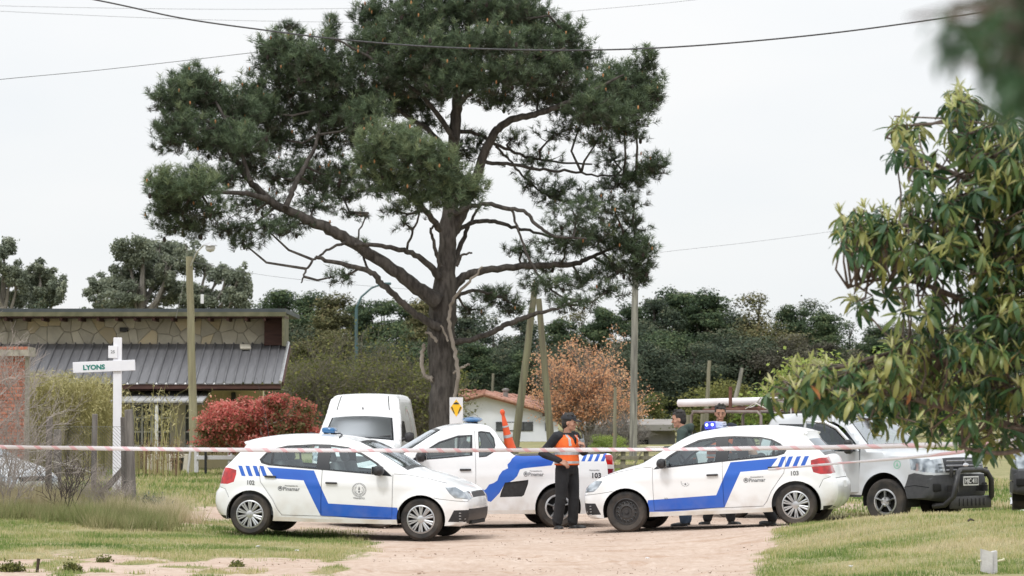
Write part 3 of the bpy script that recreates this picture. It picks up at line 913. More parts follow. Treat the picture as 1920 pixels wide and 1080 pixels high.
# ---- wire mesh fence on the left with timber posts and a brace
def wire_fence():
    D = 44.0
    root = empty('wire_fence', (0, 0, 0), label='wire mesh fence on weathered timber posts beside the white street sign', cat='fence')
    def post(px0, py0, px1, py1, d, w_):
        a_, b2 = V3(px0, py0, d), V3(px1, py1, d)
        q = MB(); a2 = a_ + (a_ - b2).normalized() * .3
        dd = (b2 - a2); rot = dd.to_track_quat('Z', 'Y').to_matrix()
        q.bbox((a2 + b2) / 2, (w_, w_ * .9, dd.length), .012, rot=rot); q.build('post', M_post, root)
        return b2
    post(90, 955, 93, 781, D - .1, .10); post(175, 950, 178, 776, D + 1.2, .09); post(249, 962, 241, 768, D, .13)
    post(236, 955, 233, 782, D + .25, .12); post(108, 900, 108, 805, D + 8, .14); post(-60, 960, -58, 785, D, .1); post(-190, 960, -190, 785, D, .1)
    post(168, 950, 242, 868, D + .5, .10)
    # mesh: two diagonal families of thin wire between the posts
    x0, x1 = V3(-200, 0, D).x, V3(243, 0, D).x
    z0, z1 = V3(0, 955, D).z, V3(0, 800, D).z
    H = z1 - z0; st = .055
    vs, fs = [], []
    def wire(p, q_, r_=.0019):
        o = len(vs)
        for e in (p, q_):
            vs.extend([(e[0] - r_, D, e[1] - r_), (e[0] + r_, D, e[1] + r_), (e[0], D + r_ * 2, e[1])])
        fs.extend([(o, o + 1, o + 4, o + 3), (o + 1, o + 2, o + 5, o + 4), (o + 2, o, o + 3, o + 5)])
    k = x0 - H
    while k < x1:
        for sg in (1, -1):
            pts = []
            for (u0, w0, u1, w1) in [(k, 0, k + H, H)] if sg > 0 else [(k, H, k + H, 0)]:
                if u0 < x0: w0 += (w1 - w0) * (x0 - u0) / (u1 - u0); u0 = x0
                if u1 > x1: w1 = w0 + (w1 - w0) * (x1 - u0) / (u1 - u0); u1 = x1
                if u1 > u0: wire((u0, z0 + w0), (u1, z0 + w1))
        k += st
    for zz in (z0 + .02, (z0 + z1) / 2, z1): wire((x0, zz), (x1, zz), .003)
    np_mesh('wire_mesh', vs, fs, M_wire, root, kind='stuff')
wire_fence()
# loose cable sagging from the parked car to the fence
m = MB(); pts = [V3(60 + 115 * t_, 862 + 26 * t_ - 6 * math.sin(t_ * 3.1), 46.5) for t_ in np.linspace(0, 1, 10)]; m.tube(pts, .008, 5)
tag(m.build('sagging_cord', mat('pale_cord', (.5, .48, .42), .8), None), 'pale cord sagging behind the wire fence near the silver car', 'cord')
m = MB(); pts = [V3(40 + 45 * t_, 850 - 6 * t_, 46.5) for t_ in np.linspace(0, 1, 5)]; m.tube(pts, .007, 5)
tag(m.build('taut_cord', MATS['pale_cord'], None), 'short pale cord tied between the leftmost bare twigs and the fence', 'cord')

# ---- white street name sign
def street_sign():
    D = 46.5
    a_, b2 = V3(219, 930, D), V3(219, 633, D)
    root = empty('street_sign', (a_.x, D, G(a_.x, D)), label='white wooden street sign post lettered LYONS behind the wire fence', cat='street sign')
    ro = root.location.copy()
    z0, z1 = 0, b2.z - ro.z
    M_sw = mat('white_sign_paint', (.86, .86, .90), .5, (.78, .78, .83), 2.5)
    q = MB(); q.bbox((0, 0, z1 / 2 - .1), (.135, .06, z1 + .2), .006); q.build('post', M_sw, root)
    c = (V3(138, 689, D) + V3(254, 685, D)) / 2 - ro
    Lb = V3(254, 0, D).x - V3(138, 0, D).x
    tilt = R(-2.4)
    q = MB(); q.bbox((0, 0, 0), (Lb, .03, .175), .005); bo = q.build('name_board', M_sw, root); bo.location = (c.x, -.05, c.z); bo.rotation_euler = (0, tilt, 0)
    text_mesh('LYONS', .108, 'lettering', mat('green_sign_ink', (.02, .22, .18), .5), bo, (-.165, -.018, -.012), (R(90), 0, 0), bold=.005, sx=1.05)
    q = MB(); c2 = V3(212.5, 660, D) - ro; q.bbox((c2.x, -.045, c2.z), (.15, .02, .20), .004); po = q.build('number_plate', M_sw, root)
    text_mesh('25', .07, 'lettering', M_inkg, po, (c2.x, -.057, c2.z), (R(90), 0, 0), bold=.001)
street_sign()

# ---- yellow warning sign on a white plate
def warning_sign():
    D = 54.0
    a_ = V3(855, 860, D); z0 = G(a_.x, D)
    root = empty('warning_sign', (a_.x, D, z0), label='white plate with a yellow and black diamond in front of the pine trunk', cat='sign')
    ro = root.location.copy()
    q = MB(); q.tube([(0, .03, -.2), (0, .03, V3(0, 748, D).z - z0)], .025, 8); q.build('post', M_rim, root, smooth=True)
    c = V3(855.5, 770.5, D) - ro
    q = MB(); q.bbox((c.x, 0, c.z), (.255, .015, .515), .004); q.build('plate', M_wht, root)
    zc = V3(0, 765, D).z - z0
    def fl(pts, y, m_, nm): 
        q = MB(); q.prism([(c.x + x, zc + z) for x, z in pts], y, y - .003); q.build(nm, m_, root)
    M_y = mat('yellow_sign_film', (.85, .50, .02), .5)
    fl([(0, -.165), (.115, 0), (0, .165), (-.115, 0)], -.009, M_y, 'yellow_diamond')
    fl([(-.055, .085), (0, .115), (.055, .085), (.05, .07), (-.05, .07)], -.0135, M_ink, 'black_bar')
    for sg in (-1, 1):
        fl([(sg * .10, .02), (sg * .075, .02), (sg * .028, -.10), (sg * .045, -.105)], -.0135, M_ink, 'black_bar')
warning_sign()

# ---- low white rail fence in front of the red bush, and one leaning white plank
def rail_fence():
    D = 73.0
    root = empty('white_rail_fence', (0, 0, 0), label='low white two rail fence in front of the red bush', cat='fence')
    for py, th in ((842, 10), (858, 9)):
        a_, b2 = V3(368, py - 1, D), V3(470, py + 1, D)
        q = MB(); q.bbox((a_ + b2) / 2, (b2.x - a_.x, .04, th * .0115), .008); q.build('rail', M_wht, root)
    for px_ in (431, 368, 470):
        a_, b2 = V3(px_, 886, D), V3(px_, 834, D)
        q = MB(); q.bbox((a_ + b2) / 2 + Vector((0, .04, 0)), (.11, .05, b2.z - a_.z), .01); q.build('picket', M_wht, root)
    q = MB(); q.tube([V3(386, 888, D) + Vector((0, -.05, -.1)), V3(386, 838, D) + Vector((0, -.05, 0))], .035, 8); q.build('iron_post', M_trim, root)
rail_fence()
q = MB(); a_, b2 = V3(352, 890, 72.5), V3(358, 836, 72.5); d = b2 - a_
q.bbox((a_ + b2) / 2, (.13, .05, d.length), .01, rot=d.to_track_quat('Z', 'Y').to_matrix())
tag(q.build('white_plank', M_wht, None), 'white plank leaning against the foot of the mossy lamp pole', 'plank')

# ---- weathered rail fence between the ute and the right hatchback
def timber_fence():
    D = 58.0
    root = empty('timber_rail_fence', (0, 0, 0), label='pale weathered rail fence between the white ute and the right hatchback', cat='fence')
    for px_ in (1128, 1168, 1212, 1258, 1300):
        a_, b2 = V3(px_, 900, D), V3(px_, 838, D)
        q = MB(); q.bbox((a_ + b2) / 2, (.10, .08, b2.z - a_.z), .01, rot=(0, R(random.uniform(-2, 2)), 0)); q.build('post', M_pole, root)
    for py in (843, 858, 874):
        a_, b2 = V3(1100, py, D - .06), V3(1310, py + 1, D - .06)
        q = MB(); q.bbox((a_ + b2) / 2, (b2.x - a_.x, .03, .075), .006, rot=(0, R(random.uniform(-.4, .4)), 0)); q.build('rail', M_pole, root)
    for i in range(4):
        a_, b2 = V3(1140 + i * 42, 885, D - .1), V3(1164 + i * 42, 842, D - .1); d = b2 - a_
        q = MB(); q.bbox((a_ + b2) / 2, (.07, .03, d.length), .006, rot=d.to_track_quat('Z', 'Y').to_matrix()); q.build('brace', M_pole, root)
timber_fence()

# ---- overhead cables
def cable(pts, D, r, label, m=None):
    q = MB()
    P = [V3(x, y, D) for x, y in pts]
    # dense Catmull-Rom
    out = []
    for i in range(len(P) - 1):
        p0, p1, p2, p3 = P[max(0, i - 1)], P[i], P[i + 1], P[min(len(P) - 1, i + 2)]
        for k in range(8):
            t_ = k / 8
            out.append(.5 * ((2 * p1) + (p2 - p0) * t_ + (2 * p0 - 5 * p1 + 4 * p2 - p3) * t_ ** 2 + (3 * p1 - p0 - 3 * p2 + p3) * t_ ** 3))
    out.append(P[-1])
    q.tube(out, r, 6)
    tag(q.build('overhead_cable', m or M_blk, None, smooth=True), label, 'cable')
cable([(-200, -70), (175, -1), (340, 34), (500, 57), (640, 74), (800, 87), (960, 93), (1100, 94), (1250, 89), (1400, 78), (1560, 62), (1720, 41), (1890, 15), (2100, -22)], 50, .015, 'thick twisted black cable sagging right across the picture over the pine', mat('twisted_cable', (.03, .03, .035), .6, (.08, .08, .085), 30))
M_thin = mat('grey_thin_cable', (.16, .16, .17), .6)
cable([(-200, 2), (0, 11), (350, 17), (640, 16), (900, 8), (1100, -10)], 95, .006, 'upper thin cable crossing the sky at the top left', M_thin)
cable([(-200, 10), (0, 21), (350, 36), (700, 42), (900, 38), (1090, 20), (1300, 0), (1500, -30)], 95, .006, 'lower thin cable crossing the sky at the top left', M_thin)
cable([(-200, 170), (0, 149), (200, 130), (480, 98), (800, 60)], 70, .0075, 'thin cable rising to the right into the left of the pine crown')
cable([(1191, 488), (1235, 474), (1400, 455), (1560, 434), (1800, 400)], 92, .005, 'faint thin cable running right from the tall cracked pole', M_thin)
cable([(345, 488), (470, 512), (600, 528), (800, 545), (1003, 560)], 80, .005, 'faint thin cable sagging from the lamp pole to the leaning poles', M_thin)
# ------------------------------------------------------------------ trees
def unit(g, n):
    a = g.normal(size=(n, 3)); return a / (np.linalg.norm(a, axis=1)[:, None] + 1e-9)

def leaf_quads(c, size, g, normal_bias=None, aspect=1.6):
    """small diamond leaves at the points c"""
    n_ = len(c)
    a = unit(g, n_)
    if normal_bias is not None: a = a + normal_bias; a /= np.linalg.norm(a, axis=1)[:, None] + 1e-9
    b_ = np.cross(a, unit(g, n_)); b_ /= np.linalg.norm(b_, axis=1)[:, None] + 1e-9
    c2 = np.cross(a, b_)
    s_ = size * g.uniform(.6, 1.35, n_)[:, None]
    V = np.stack([c - b_ * s_ * aspect * .5, c - c2 * s_ * .45, c + b_ * s_ * aspect * .5, c + c2 * s_ * .45], 1).reshape(-1, 3)
    return V, np.arange(4 * n_).reshape(-1, 4)

def clump_points(clumps, n_, g, shell=.55):
    """points inside the union of ellipsoids, thicker towards the surface; returns points and outward direction"""
    C = np.array([c[:3] for c in clumps]); Rr = np.array([c[3:6] for c in clumps])
    wgt = Rr[:, 0] * Rr[:, 2] * np.array([c[6] if len(c) > 6 else 1 for c in clumps]); wgt /= wgt.sum()
    k = g.choice(len(clumps), n_, p=wgt)
    d = unit(g, n_)
    r = g.random(n_) ** (1 / 3.0)
    r = shell + (1 - shell) * r
    # lumpy surface
    wob = 1 + .22 * np.sin(d[:, 0] * 7 + k * 1.7) * np.sin(d[:, 1] * 6 + k) + .16 * np.sin(d[:, 2] * 11 + k * 2.3)
    r = r * (1 + .55 * g.random(n_) * (g.random(n_) < .22))
    return C[k] + d * Rr[k] * (r * wob)[:, None], d, k

def split_clumps(cl, g, k=5, f=.52):
    out = []
    for c in cl:
        for _ in range(k):
            u = unit(g, 1)[0] * g.uniform(.35, .72 if f > .4 else 1.05)
            q = f * g.uniform(.75, 1.25)
            out.append((c[0] + u[0] * c[3], c[1] + u[1] * c[4], c[2] + u[2] * c[5], c[3] * q, c[4] * q, c[5] * q * .9) + tuple(c[6:7]))
    return out

def tree_from_clumps(name, clumps, base, trunk_r, nleaf, leaf, g, mleaf, mbark, label=None, cat='tree', group=None, limbs=None, shell=.5, at_base=None, bias=.5, min_z=None, crown_name='crown', nsplit=4, fsplit=.58):
    base = Vector(base)
    root = empty(name, tuple(base), label=label, cat=cat, group=group)
    cl = [tuple(c[:3]) + tuple(c[3:]) for c in clumps]
    P, d, k = clump_points(split_clumps(cl, g, nsplit, fsplit) if nsplit else cl, nleaf, g, shell)
    if min_z is not None:
        ok = P[:, 2] > min_z; P, d, k = P[ok], d[ok], k[ok]
    V, Fc = leaf_quads(P, leaf, g, d * bias + np.array([0, 0, .3]) * bias)
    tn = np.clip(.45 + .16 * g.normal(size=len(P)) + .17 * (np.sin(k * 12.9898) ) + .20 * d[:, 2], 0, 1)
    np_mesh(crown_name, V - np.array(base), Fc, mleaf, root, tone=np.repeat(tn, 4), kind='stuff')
    m = MB()
    top = Vector(max(cl, key=lambda c: c[2])[:3])
    axis = [Vector((0, 0, -.3)), (top - base) * .3 + Vector((.1, 0, 0)), (top - base) * .6 + Vector((-.1, 0, 0)), (top - base) * .92]
    m.tube(axis, [trunk_r * 1.15, trunk_r * .85, trunk_r * .6, trunk_r * .25], 8)
    m.build('trunk', mbark, root, smooth=True)
    m = MB()
    for c in cl:
        t_ = min(.95, max(.12, (c[2] - c[5] - base.z) / max(.5, (top.z - base.z)) * .8))
        a_ = (top - base) * t_
        b_ = Vector(c[:3]) - base
        q = a_.lerp(b_, .5) + Vector((0, 0, -.12 * (b_ - a_).length))
        m.tube([a_, q, b_], [trunk_r * .45, trunk_r * .3, trunk_r * .12], 5)
        for s_ in range(5):
            dd = Vector(unit(g, 1)[0]); e_ = b_ + Vector((dd.x * c[3], dd.y * c[4], dd.z * c[5])) * .75
            m.tube([q.lerp(b_, .6), (b_ + e_) / 2 + Vector((0, 0, .05)), e_], [trunk_r * .15, trunk_r * .1, trunk_r * .05], 4)
    m.build('branches', mbark, root, kind='stuff')
    return root

M_bark = mat('pine_bark', (.038, .032, .028), .95, (.098, .086, .076), 2.2, stretch=(6, 6, 1.6), bump=1.0, bscale=10)
M_barkg = mat('grey_bark', (.16, .145, .13), .95, (.26, .24, .215), 4, stretch=(4, 4, .7), bump=.8, bscale=14)
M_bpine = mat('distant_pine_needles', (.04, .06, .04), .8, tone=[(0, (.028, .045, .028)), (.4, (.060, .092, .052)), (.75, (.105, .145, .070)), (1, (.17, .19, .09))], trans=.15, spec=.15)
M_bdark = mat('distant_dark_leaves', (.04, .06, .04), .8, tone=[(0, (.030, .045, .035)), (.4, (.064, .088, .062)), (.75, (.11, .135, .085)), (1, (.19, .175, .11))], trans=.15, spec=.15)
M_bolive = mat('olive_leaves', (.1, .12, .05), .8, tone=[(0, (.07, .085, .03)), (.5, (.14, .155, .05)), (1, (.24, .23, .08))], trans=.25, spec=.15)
M_euc = mat('eucalyptus_leaves', (.08, .10, .07), .7, tone=[(0, (.10, .12, .09)), (.5, (.20, .23, .17)), (1, (.33, .35, .25))], trans=.2, spec=.2)  # leaf tones lightened and greyed, distance haze painted into the colour
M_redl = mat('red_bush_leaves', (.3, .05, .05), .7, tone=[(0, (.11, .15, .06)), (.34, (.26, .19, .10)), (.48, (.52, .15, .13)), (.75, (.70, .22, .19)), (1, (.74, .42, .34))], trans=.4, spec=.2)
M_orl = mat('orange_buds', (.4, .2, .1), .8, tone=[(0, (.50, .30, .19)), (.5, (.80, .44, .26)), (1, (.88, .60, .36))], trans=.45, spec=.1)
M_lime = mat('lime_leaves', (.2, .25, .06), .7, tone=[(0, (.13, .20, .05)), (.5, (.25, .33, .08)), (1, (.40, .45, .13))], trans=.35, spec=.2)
M_yel = mat('yellow_blossom', (.5, .4, .04), .7, tone=[(0, (.22, .22, .05)), (.5, (.50, .42, .04)), (1, (.66, .56, .06))], trans=.3)
M_twig = mat('bare_twig', (.30, .255, .235), .9, (.44, .39, .35), 6)
M_scrub = mat('scrub_twig', (.115, .10, .075), .9, (.20, .18, .14), 6)
M_twigd = mat('dark_bare_twig', (.055, .04, .036), .9, (.10, .08, .07), 6)

# ---- distant pines: a few grown trees, then copies of each at their own place and size
def grow_pine(seed, kind):
    g = np.random.default_rng(seed)
    cl = []
    if kind == 'pine':
        H = 9.0
        for i in range(13):
            t_ = i / 12; z = 3.0 + 5.4 * t_
            a = g.uniform(0, 6.28); rr = (2.1 * (1 - .65 * t_ ** 1.6)) * g.uniform(.5, 1.05)
            r_ = g.uniform(.85, 1.35) * (1 - .25 * t_)
            cl.append((rr * math.cos(a), rr * math.sin(a), z, r_, r_, r_ * .62))
        cl.append((0, 0, 8.4, .95, .95, .7)); cl.append((.2, 0, 5.2, 1.6, 1.6, 1.2)); cl.append((-.2, .1, 7.0, 1.3, 1.3, .9))
        m_ = M_bpine; shell = .6
    elif kind == 'round':
        for i in range(15):
            z = g.uniform(1.4, 7.4); a = g.uniform(0, 6.28); rr = 2.5 * math.sqrt(max(.1, 1 - ((z - 4) / 4.6) ** 2)) * g.uniform(.4, .9)
            r_ = g.uniform(.9, 1.5); cl.append((rr * math.cos(a), rr * math.sin(a), z, r_, r_, r_ * .72))
        cl.append((0, 0, 7.4, 1.2, 1.2, .9)); cl.append((0, 0, 4.4, 2.3, 2.3, 2.4))
        m_ = M_bdark; shell = .6
    else:
        for i in range(9):
            a = g.uniform(0, 6.28); rr = g.uniform(.3, 1.7); r_ = g.uniform(.6, 1.0)
            cl.append((rr * math.cos(a), rr * math.sin(a), g.uniform(.8, 2.6), r_, r_, r_ * .8))
        cl.append((0, 0, 1.4, 1.5, 1.5, 1.3))
        m_ = M_bolive; shell = .6
    nl = {'pine': 20000, 'round': 18000, 'bush': 8000}[kind]
    return tree_from_clumps('pine_tree' if kind == 'pine' else ('broadleaf_tree' if kind == 'round' else 'bush'), cl, (0, 0, 0), .17 if kind != 'bush' else .06, nl, .095 if kind != 'bush' else .075, g, m_, M_bark, shell=shell, bias=1.1, cat='tree' if kind != 'bush' else 'bush')
PROTO = {('pine', i): grow_pine(20 + i, 'pine') for i in range(4)}
PROTO.update({('round', i): grow_pine(40 + i, 'round') for i in range(3)})
PROTO.update({('bush', i): grow_pine(60 + i, 'bush') for i in range(3)})
HT = {'pine': 9.1, 'round': 8.3, 'bush': 3.2}
used = set()
M_bwarm = mat('distant_warm_leaves', (.04, .06, .04), .8, tone=[(0, (.045, .048, .028)), (.4, (.095, .10, .050)), (.75, (.16, .155, .07)), (1, (.25, .20, .11))], trans=.15, spec=.15)
M_bpurp = mat('distant_brownish_leaves', (.04, .06, .04), .8, tone=[(0, (.045, .042, .036)), (.4, (.085, .080, .062)), (.75, (.13, .13, .09)), (1, (.19, .17, .12))], trans=.15, spec=.15)
_swap = {}
def plant(kind, px, top, D, w=1.0, label=None, group=None, leafm=None, rz=None):
    i = random.randrange(4 if kind == 'pine' else 3)
    pr = PROTO[(kind, i)]
    x = V3(px, 0, D).x; z = G(x, D)
    h = V3(px, top, D).z - z
    o = pr if (kind, i) not in used and not leafm else copy_tree(pr)
    if not leafm: used.add((kind, i))
    s_ = h / HT[kind]
    o.location = (x, D, z); o.rotation_euler = (0, 0, random.uniform(0, 6.28) if rz is None else rz); o.scale = (s_ * w, s_ * w, s_)
    if not leafm and kind != 'bush' and random.random() < .34 and o is not pr:
        lm = random.choice([M_bwarm, M_bpurp, M_bdark if kind == 'pine' else M_bpine])
        for c in o.children:
            if c.name.startswith('crown'):
                key = (kind, i, lm.name)
                if key not in _swap:
                    _swap[key] = c.data.copy(); _swap[key].materials.clear(); _swap[key].materials.append(lm)
                c.data = _swap[key]
    for k_ in ('label', 'group'):
        if k_ in o: del o[k_]
    if label: o['label'] = label
    if group: o['group'] = group
    if leafm:
        for c in o.children:
            if c.name.startswith('crown'):
                c.data = c.data.copy(); c.data.materials.clear(); c.data.materials.append(leafm)
    return o
GW = 'dark trees of the wood behind the road'
LP, LB = 'dark pine on the skyline of the far wood', 'dark round headed tree on the skyline of the far wood'
FARROW, NEARROW, SCRUB = [], [], []
random.seed(11)
for px, top, D, w, kd in [(498, 566, 178, 1.0, 'pine'), (540, 541, 172, 1.15, 'pine'), (588, 545, 176, 1.1, 'pine'), (630, 548, 170, 1.15, 'pine'), (672, 562, 178, 1.0, 'pine'), (716, 560, 172, 1.1, 'pine'), (762, 565, 176, 1.1, 'pine'), (800, 556, 168, 1.1, 'pine'),
        (880, 585, 175, 1.2, 'pine'), (925, 590, 172, 1.2, 'round'), (975, 592, 178, 1.2, 'pine'), (1040, 590, 174, 1.2, 'pine'), (1090, 582, 176, 1.1, 'round'), (1136, 566, 172, 1.1, 'pine'), (1180, 566, 176, 1.1, 'pine'), (1225, 556, 170, 1.1, 'pine'),
        (1268, 538, 172, 1.2, 'pine'), (1318, 541, 170, 1.2, 'pine'), (1362, 570, 176, 1.1, 'round'), (1420, 548, 172, 1.25, 'round'), (1472, 563, 174, 1.0, 'pine'), (1505, 560, 176, 1.05, 'round'), (1545, 580, 172, 1.1, 'pine'), (1590, 600, 176, 1.2, 'round'),
        (1640, 608, 174, 1.2, 'pine'), (1690, 600, 178, 1.2, 'round'), (1740, 604, 172, 1.2, 'pine'), (1790, 600, 176, 1.2, 'pine'), (1845, 596, 174, 1.2, 'round'), (1900, 602, 176, 1.2, 'pine'), (1960, 590, 174, 1.2, 'pine'), (2030, 585, 172, 1.2, 'pine'),
        (-60, 520, 150, 1.2, 'round'), (-140, 520, 155, 1.2, 'pine')]:
    FARROW.append((px, plant(kd, px, top, D, w, None, GW), LP if kd == 'pine' else LB))
GW2 = 'nearer dark trees at the foot of the wood'
for px, top, D, w, kd in [(560, 600, 150, 1.3, 'round'), (620, 612, 148, 1.3, 'round'), (745, 600, 150, 1.2, 'round'), (890, 640, 152, 1.4, 'pine'), (945, 650, 156, 1.4, 'round'), (985, 655, 150, 1.4, 'pine'), (1060, 640, 154, 1.3, 'round'), (1200, 630, 150, 1.4, 'round'), (1250, 615, 152, 1.4, 'round'),
        (1300, 640, 148, 1.4, 'round'), (1350, 610, 152, 1.4, 'round'), (1410, 625, 150, 1.4, 'round'), (1480, 620, 148, 1.4, 'round'), (1540, 640, 150, 1.4, 'pine'), (1600, 650, 148, 1.4, 'round'), (1680, 650, 150, 1.4, 'pine'), (1760, 650, 148, 1.4, 'round'), (1850, 650, 150, 1.4, 'round'), (1150, 655, 146, 1.3, 'round'), (680, 640, 146, 1.4, 'round'), (500, 640, 146, 1.3, 'round'), (800, 640, 150, 1.3, 'pine')]:
    NEARROW.append((px, plant(kd, px, top, D, w, None, GW2), 'dark tree at the foot of the far wood'))
# lower bushes with their own look
plant('bush', 1345, 703, 118, 1.35, 'olive yellow bush above the white pipe, right of the tall cracked pole')
plant('bush', 1415, 710, 120, 1.2, 'olive bush behind the short leaning grey post')
plant('bush', 1205, 742, 138, 1.3, 'olive bush just right of the foot of the tall cracked pole')
plant('bush', 1150, 762, 137, 1.2, 'olive bush below the orange tree over the grey shed')
plant('bush', 1138, 812, 100, 1.7, 'low bright green bush in front of the grey shed', leafm=M_lime)
plant('bush', 1565, 664, 62, 1.25, 'bright lime green bush behind the leafy tree on the right', leafm=M_lime)
plant('bush', 1645, 676, 64, 1.2, 'second lime green bush, deeper behind the leafy tree', leafm=M_lime)
plant('bush', 700, 700, 116, .62, 'small bush in yellow blossom left of the pine trunk', leafm=M_yel)
for px, top, w in [(570, 668, 1.1), (622, 690, 1.2), (660, 700, 1.1), (748, 690, 1.2), (790, 700, 1.2), (520, 700, 1.0)]:
    SCRUB.append((px, plant('bush', px, top, 112 + (px % 7), w, None, 'scrub bushes beyond the van'), 'olive scrub bush beyond the white van'))

# ---- eucalyptus trees left of the pine, open crowns
def px_clumps(lst, D, depth=1.0, g=None):
    out = []
    for c in lst:
        px, py, rx, ry = c[:4]; dn = c[4] if len(c) > 4 else 1.0; dy = c[5] if len(c) > 5 else (g.uniform(-depth, depth) if g is not None else 0)
        p = V3(px, py, D + dy); s_ = (D + dy) / F
        out.append((p.x, p.y, p.z, rx * s_, max(rx, ry) * s_, ry * s_, dn))
    return out
def euc(label, lst, base_px, D, seed, tr=.3, nleaf=16000, leaf=.10, group=None, limbs=()):
    g = np.random.default_rng(seed)
    lst = [(c[0], c[1] + 3, c[2] * 1.1, c[3] * 1.4) + tuple(c[4:]) for c in lst]
    cl = px_clumps(lst, D, 1.6, g)
    b_ = V3(base_px, 800, D)
    return tree_from_clumps('eucalyptus_tree', cl, (b_.x, D, G(b_.x, D)), tr, int(nleaf * 1.7), leaf * .72, g, M_euc, M_barkg, label, 'tree', group, shell=.25, bias=.6, nsplit=11, fsplit=.36)
euc('tall eucalyptus with an open crown rising above the house roof left of the lamp pole', [(268, 462, 34, 20), (240, 480, 34, 24), (300, 475, 38, 26), (275, 505, 40, 26), (320, 500, 26, 24), (235, 510, 26, 14, .6), (310, 530, 26, 18), (250, 540, 34, 18), (290, 555, 46, 18), (225, 560, 36, 14)], 268, 122, 3, .32, 20000)
euc('lower eucalyptus spreading to the left of the tall one behind the house', [(200, 528, 22, 12), (182, 540, 26, 16), (215, 540, 20, 14), (195, 560, 28, 14), (225, 575, 30, 10)], 215, 126, 4, .2, 7000)
euc('eucalyptus with drooping clumps right of the lamp pole behind the house', [(352, 470, 26, 22, .6), (388, 498, 22, 16, .7), (410, 515, 20, 14, .7), (430, 520, 20, 22), (455, 515, 14, 20, .7), (372, 545, 34, 22), (405, 560, 40, 18), (440, 560, 26, 18), (465, 555, 10, 22, .6), (350, 560, 30, 20)], 378, 120, 5, .28, 15000)
euc('ragged tree at the far left edge above the house', [(8, 465, 26, 16), (-20, 480, 30, 22), (20, 505, 22, 16), (35, 525, 24, 20), (5, 545, 30, 24), (-30, 530, 36, 30), (45, 560, 26, 16)], 5, 118, 6, .25, 14000)
euc('ragged tree beside the far left one, narrower', [(75, 500, 20, 13), (90, 520, 22, 16), (68, 530, 20, 18), (105, 540, 16, 20), (85, 560, 26, 16), (62, 552, 14, 14)], 82, 119, 7, .2, 9000)
plant('bush', 135, 551, 116, 1.0, 'dark low round tree top just above the house roof on the left', leafm=M_bdark).scale = (1.5, 1.5, 1.0)
bpy.data.objects  # keep
_o = [o for o in bpy.data.objects if o.get('label') == 'dark low round tree top just above the house roof on the left'][0]
_h = V3(135, 551, 116).z - G(_o.location.x, 116); _o.scale = (.9, .9, _h / 3.2); _o.name = 'broadleaf_tree'; _o['category'] = 'tree'
M_moss = M_bolive

# ---- twiggy shrubs
def twiggy(g, base, H, spread, n_stem, depth=4, r0=.012, up=.8, curve=.25, seg=3):
    """recursive bare stems as thin three-sided tubes; returns verts, faces, tips"""
    V, Fc, tips = [], [], []
    def stick(a, b_, ra, rb):
        d = (b_ - a); 
        if d.length < 1e-6: return
        d.normalize(); x = d.cross(Vector((.3, .9, .2))).normalized(); y = d.cross(x)
        o = len(V)
        for p, r in ((a, ra), (b_, rb)):
            for k in range(3):
                an = 2.094 * k; V.append(p + x * math.cos(an) * r + y * math.sin(an) * r)
        for k in range(3): Fc.append((o + k, o + (k + 1) % 3, o + 3 + (k + 1) % 3, o + 3 + k))
    def grow(p, d, L_, r, lev):
        for s_ in range(seg):
            d2 = (d + Vector(g.normal(0, curve, 3)) + Vector((0, 0, .06 * up))).normalized()
            q = p + d2 * L_ / seg
            stick(p, q, r * (1 - s_ / seg * .35), r * (1 - (s_ + 1) / seg * .35))
            if lev > 0:
                for _ in range(1 + (g.random() < .6)):
                    a = Vector(g.normal(0, 1, 3)); a = (a - d2 * a.dot(d2)).normalized()
                    grow(q, (d2 * .75 + a * .62 + Vector((0, 0, .18 * up))).normalized(), L_ * g.uniform(.45, .72), r * .6, lev - 1)
            p, d = q, d2
        tips.append(p)
    for i in range(n_stem):
        a = g.uniform(0, 6.28); s_ = g.uniform(.1, 1)
        d = Vector((math.cos(a) * spread * s_, math.sin(a) * spread * s_, 1)).normalized()
        grow(Vector(base) + Vector((math.cos(a), math.sin(a), 0)) * g.uniform(0, .12) * H, d, H * g.uniform(.38, .55), r0 * g.uniform(.7, 1.2), depth)
    return V, Fc, tips
def bare_shrub(px, D, H, label, seed, spread=.5, n_stem=8, depth=3, r0=.012, m_=None, group=None, name='bare_shrub', leafm=None, leafn=0, leafs=.03, cat='shrub', curve=.25, jitter=.06, up=.8):
    g = np.random.default_rng(seed)
    x = V3(px, 0, D).x; z = G(x, D)
    root = empty(name, (x, D, z), label=label, cat=cat, group=group)
    V, Fc, tips = twiggy(g, (0, 0, -.05), H, spread, n_stem, depth, r0, up=up, curve=curve)
    np_mesh('stems', [tuple(v) for v in V], Fc, m_ or M_twig, root, kind='stuff')
    if leafm:
        T_ = np.array([tuple(t) for t in tips]); k = g.integers(0, len(T_), leafn)
        P = T_[k] + g.normal(0, jitter, (leafn, 3)) * np.array([1, 1, 1])
        V2, F2 = leaf_quads(P, leafs, g)
        np_mesh('leaves', V2, F2, leafm, root, tone=np.repeat(np.clip(g.normal(.5, .25, leafn), 0, 1), 4), kind='stuff')
    return root
# orange budding tree
bare_shrub(1095, 108, 3.9, 'leafless looking tree covered in orange buds behind the leaning poles', 9, spread=.50, n_stem=9, depth=4, r0=.05, m_=M_barkg, name='orange_tree', leafm=M_orl, leafn=16000, leafs=.055, cat='tree', curve=.18, jitter=.10)
bare_shrub(1150, 104, 1.9, 'tangle of grey bare branches right of the orange tree', 10, spread=.9, n_stem=8, depth=4, r0=.03, m_=M_barkg)
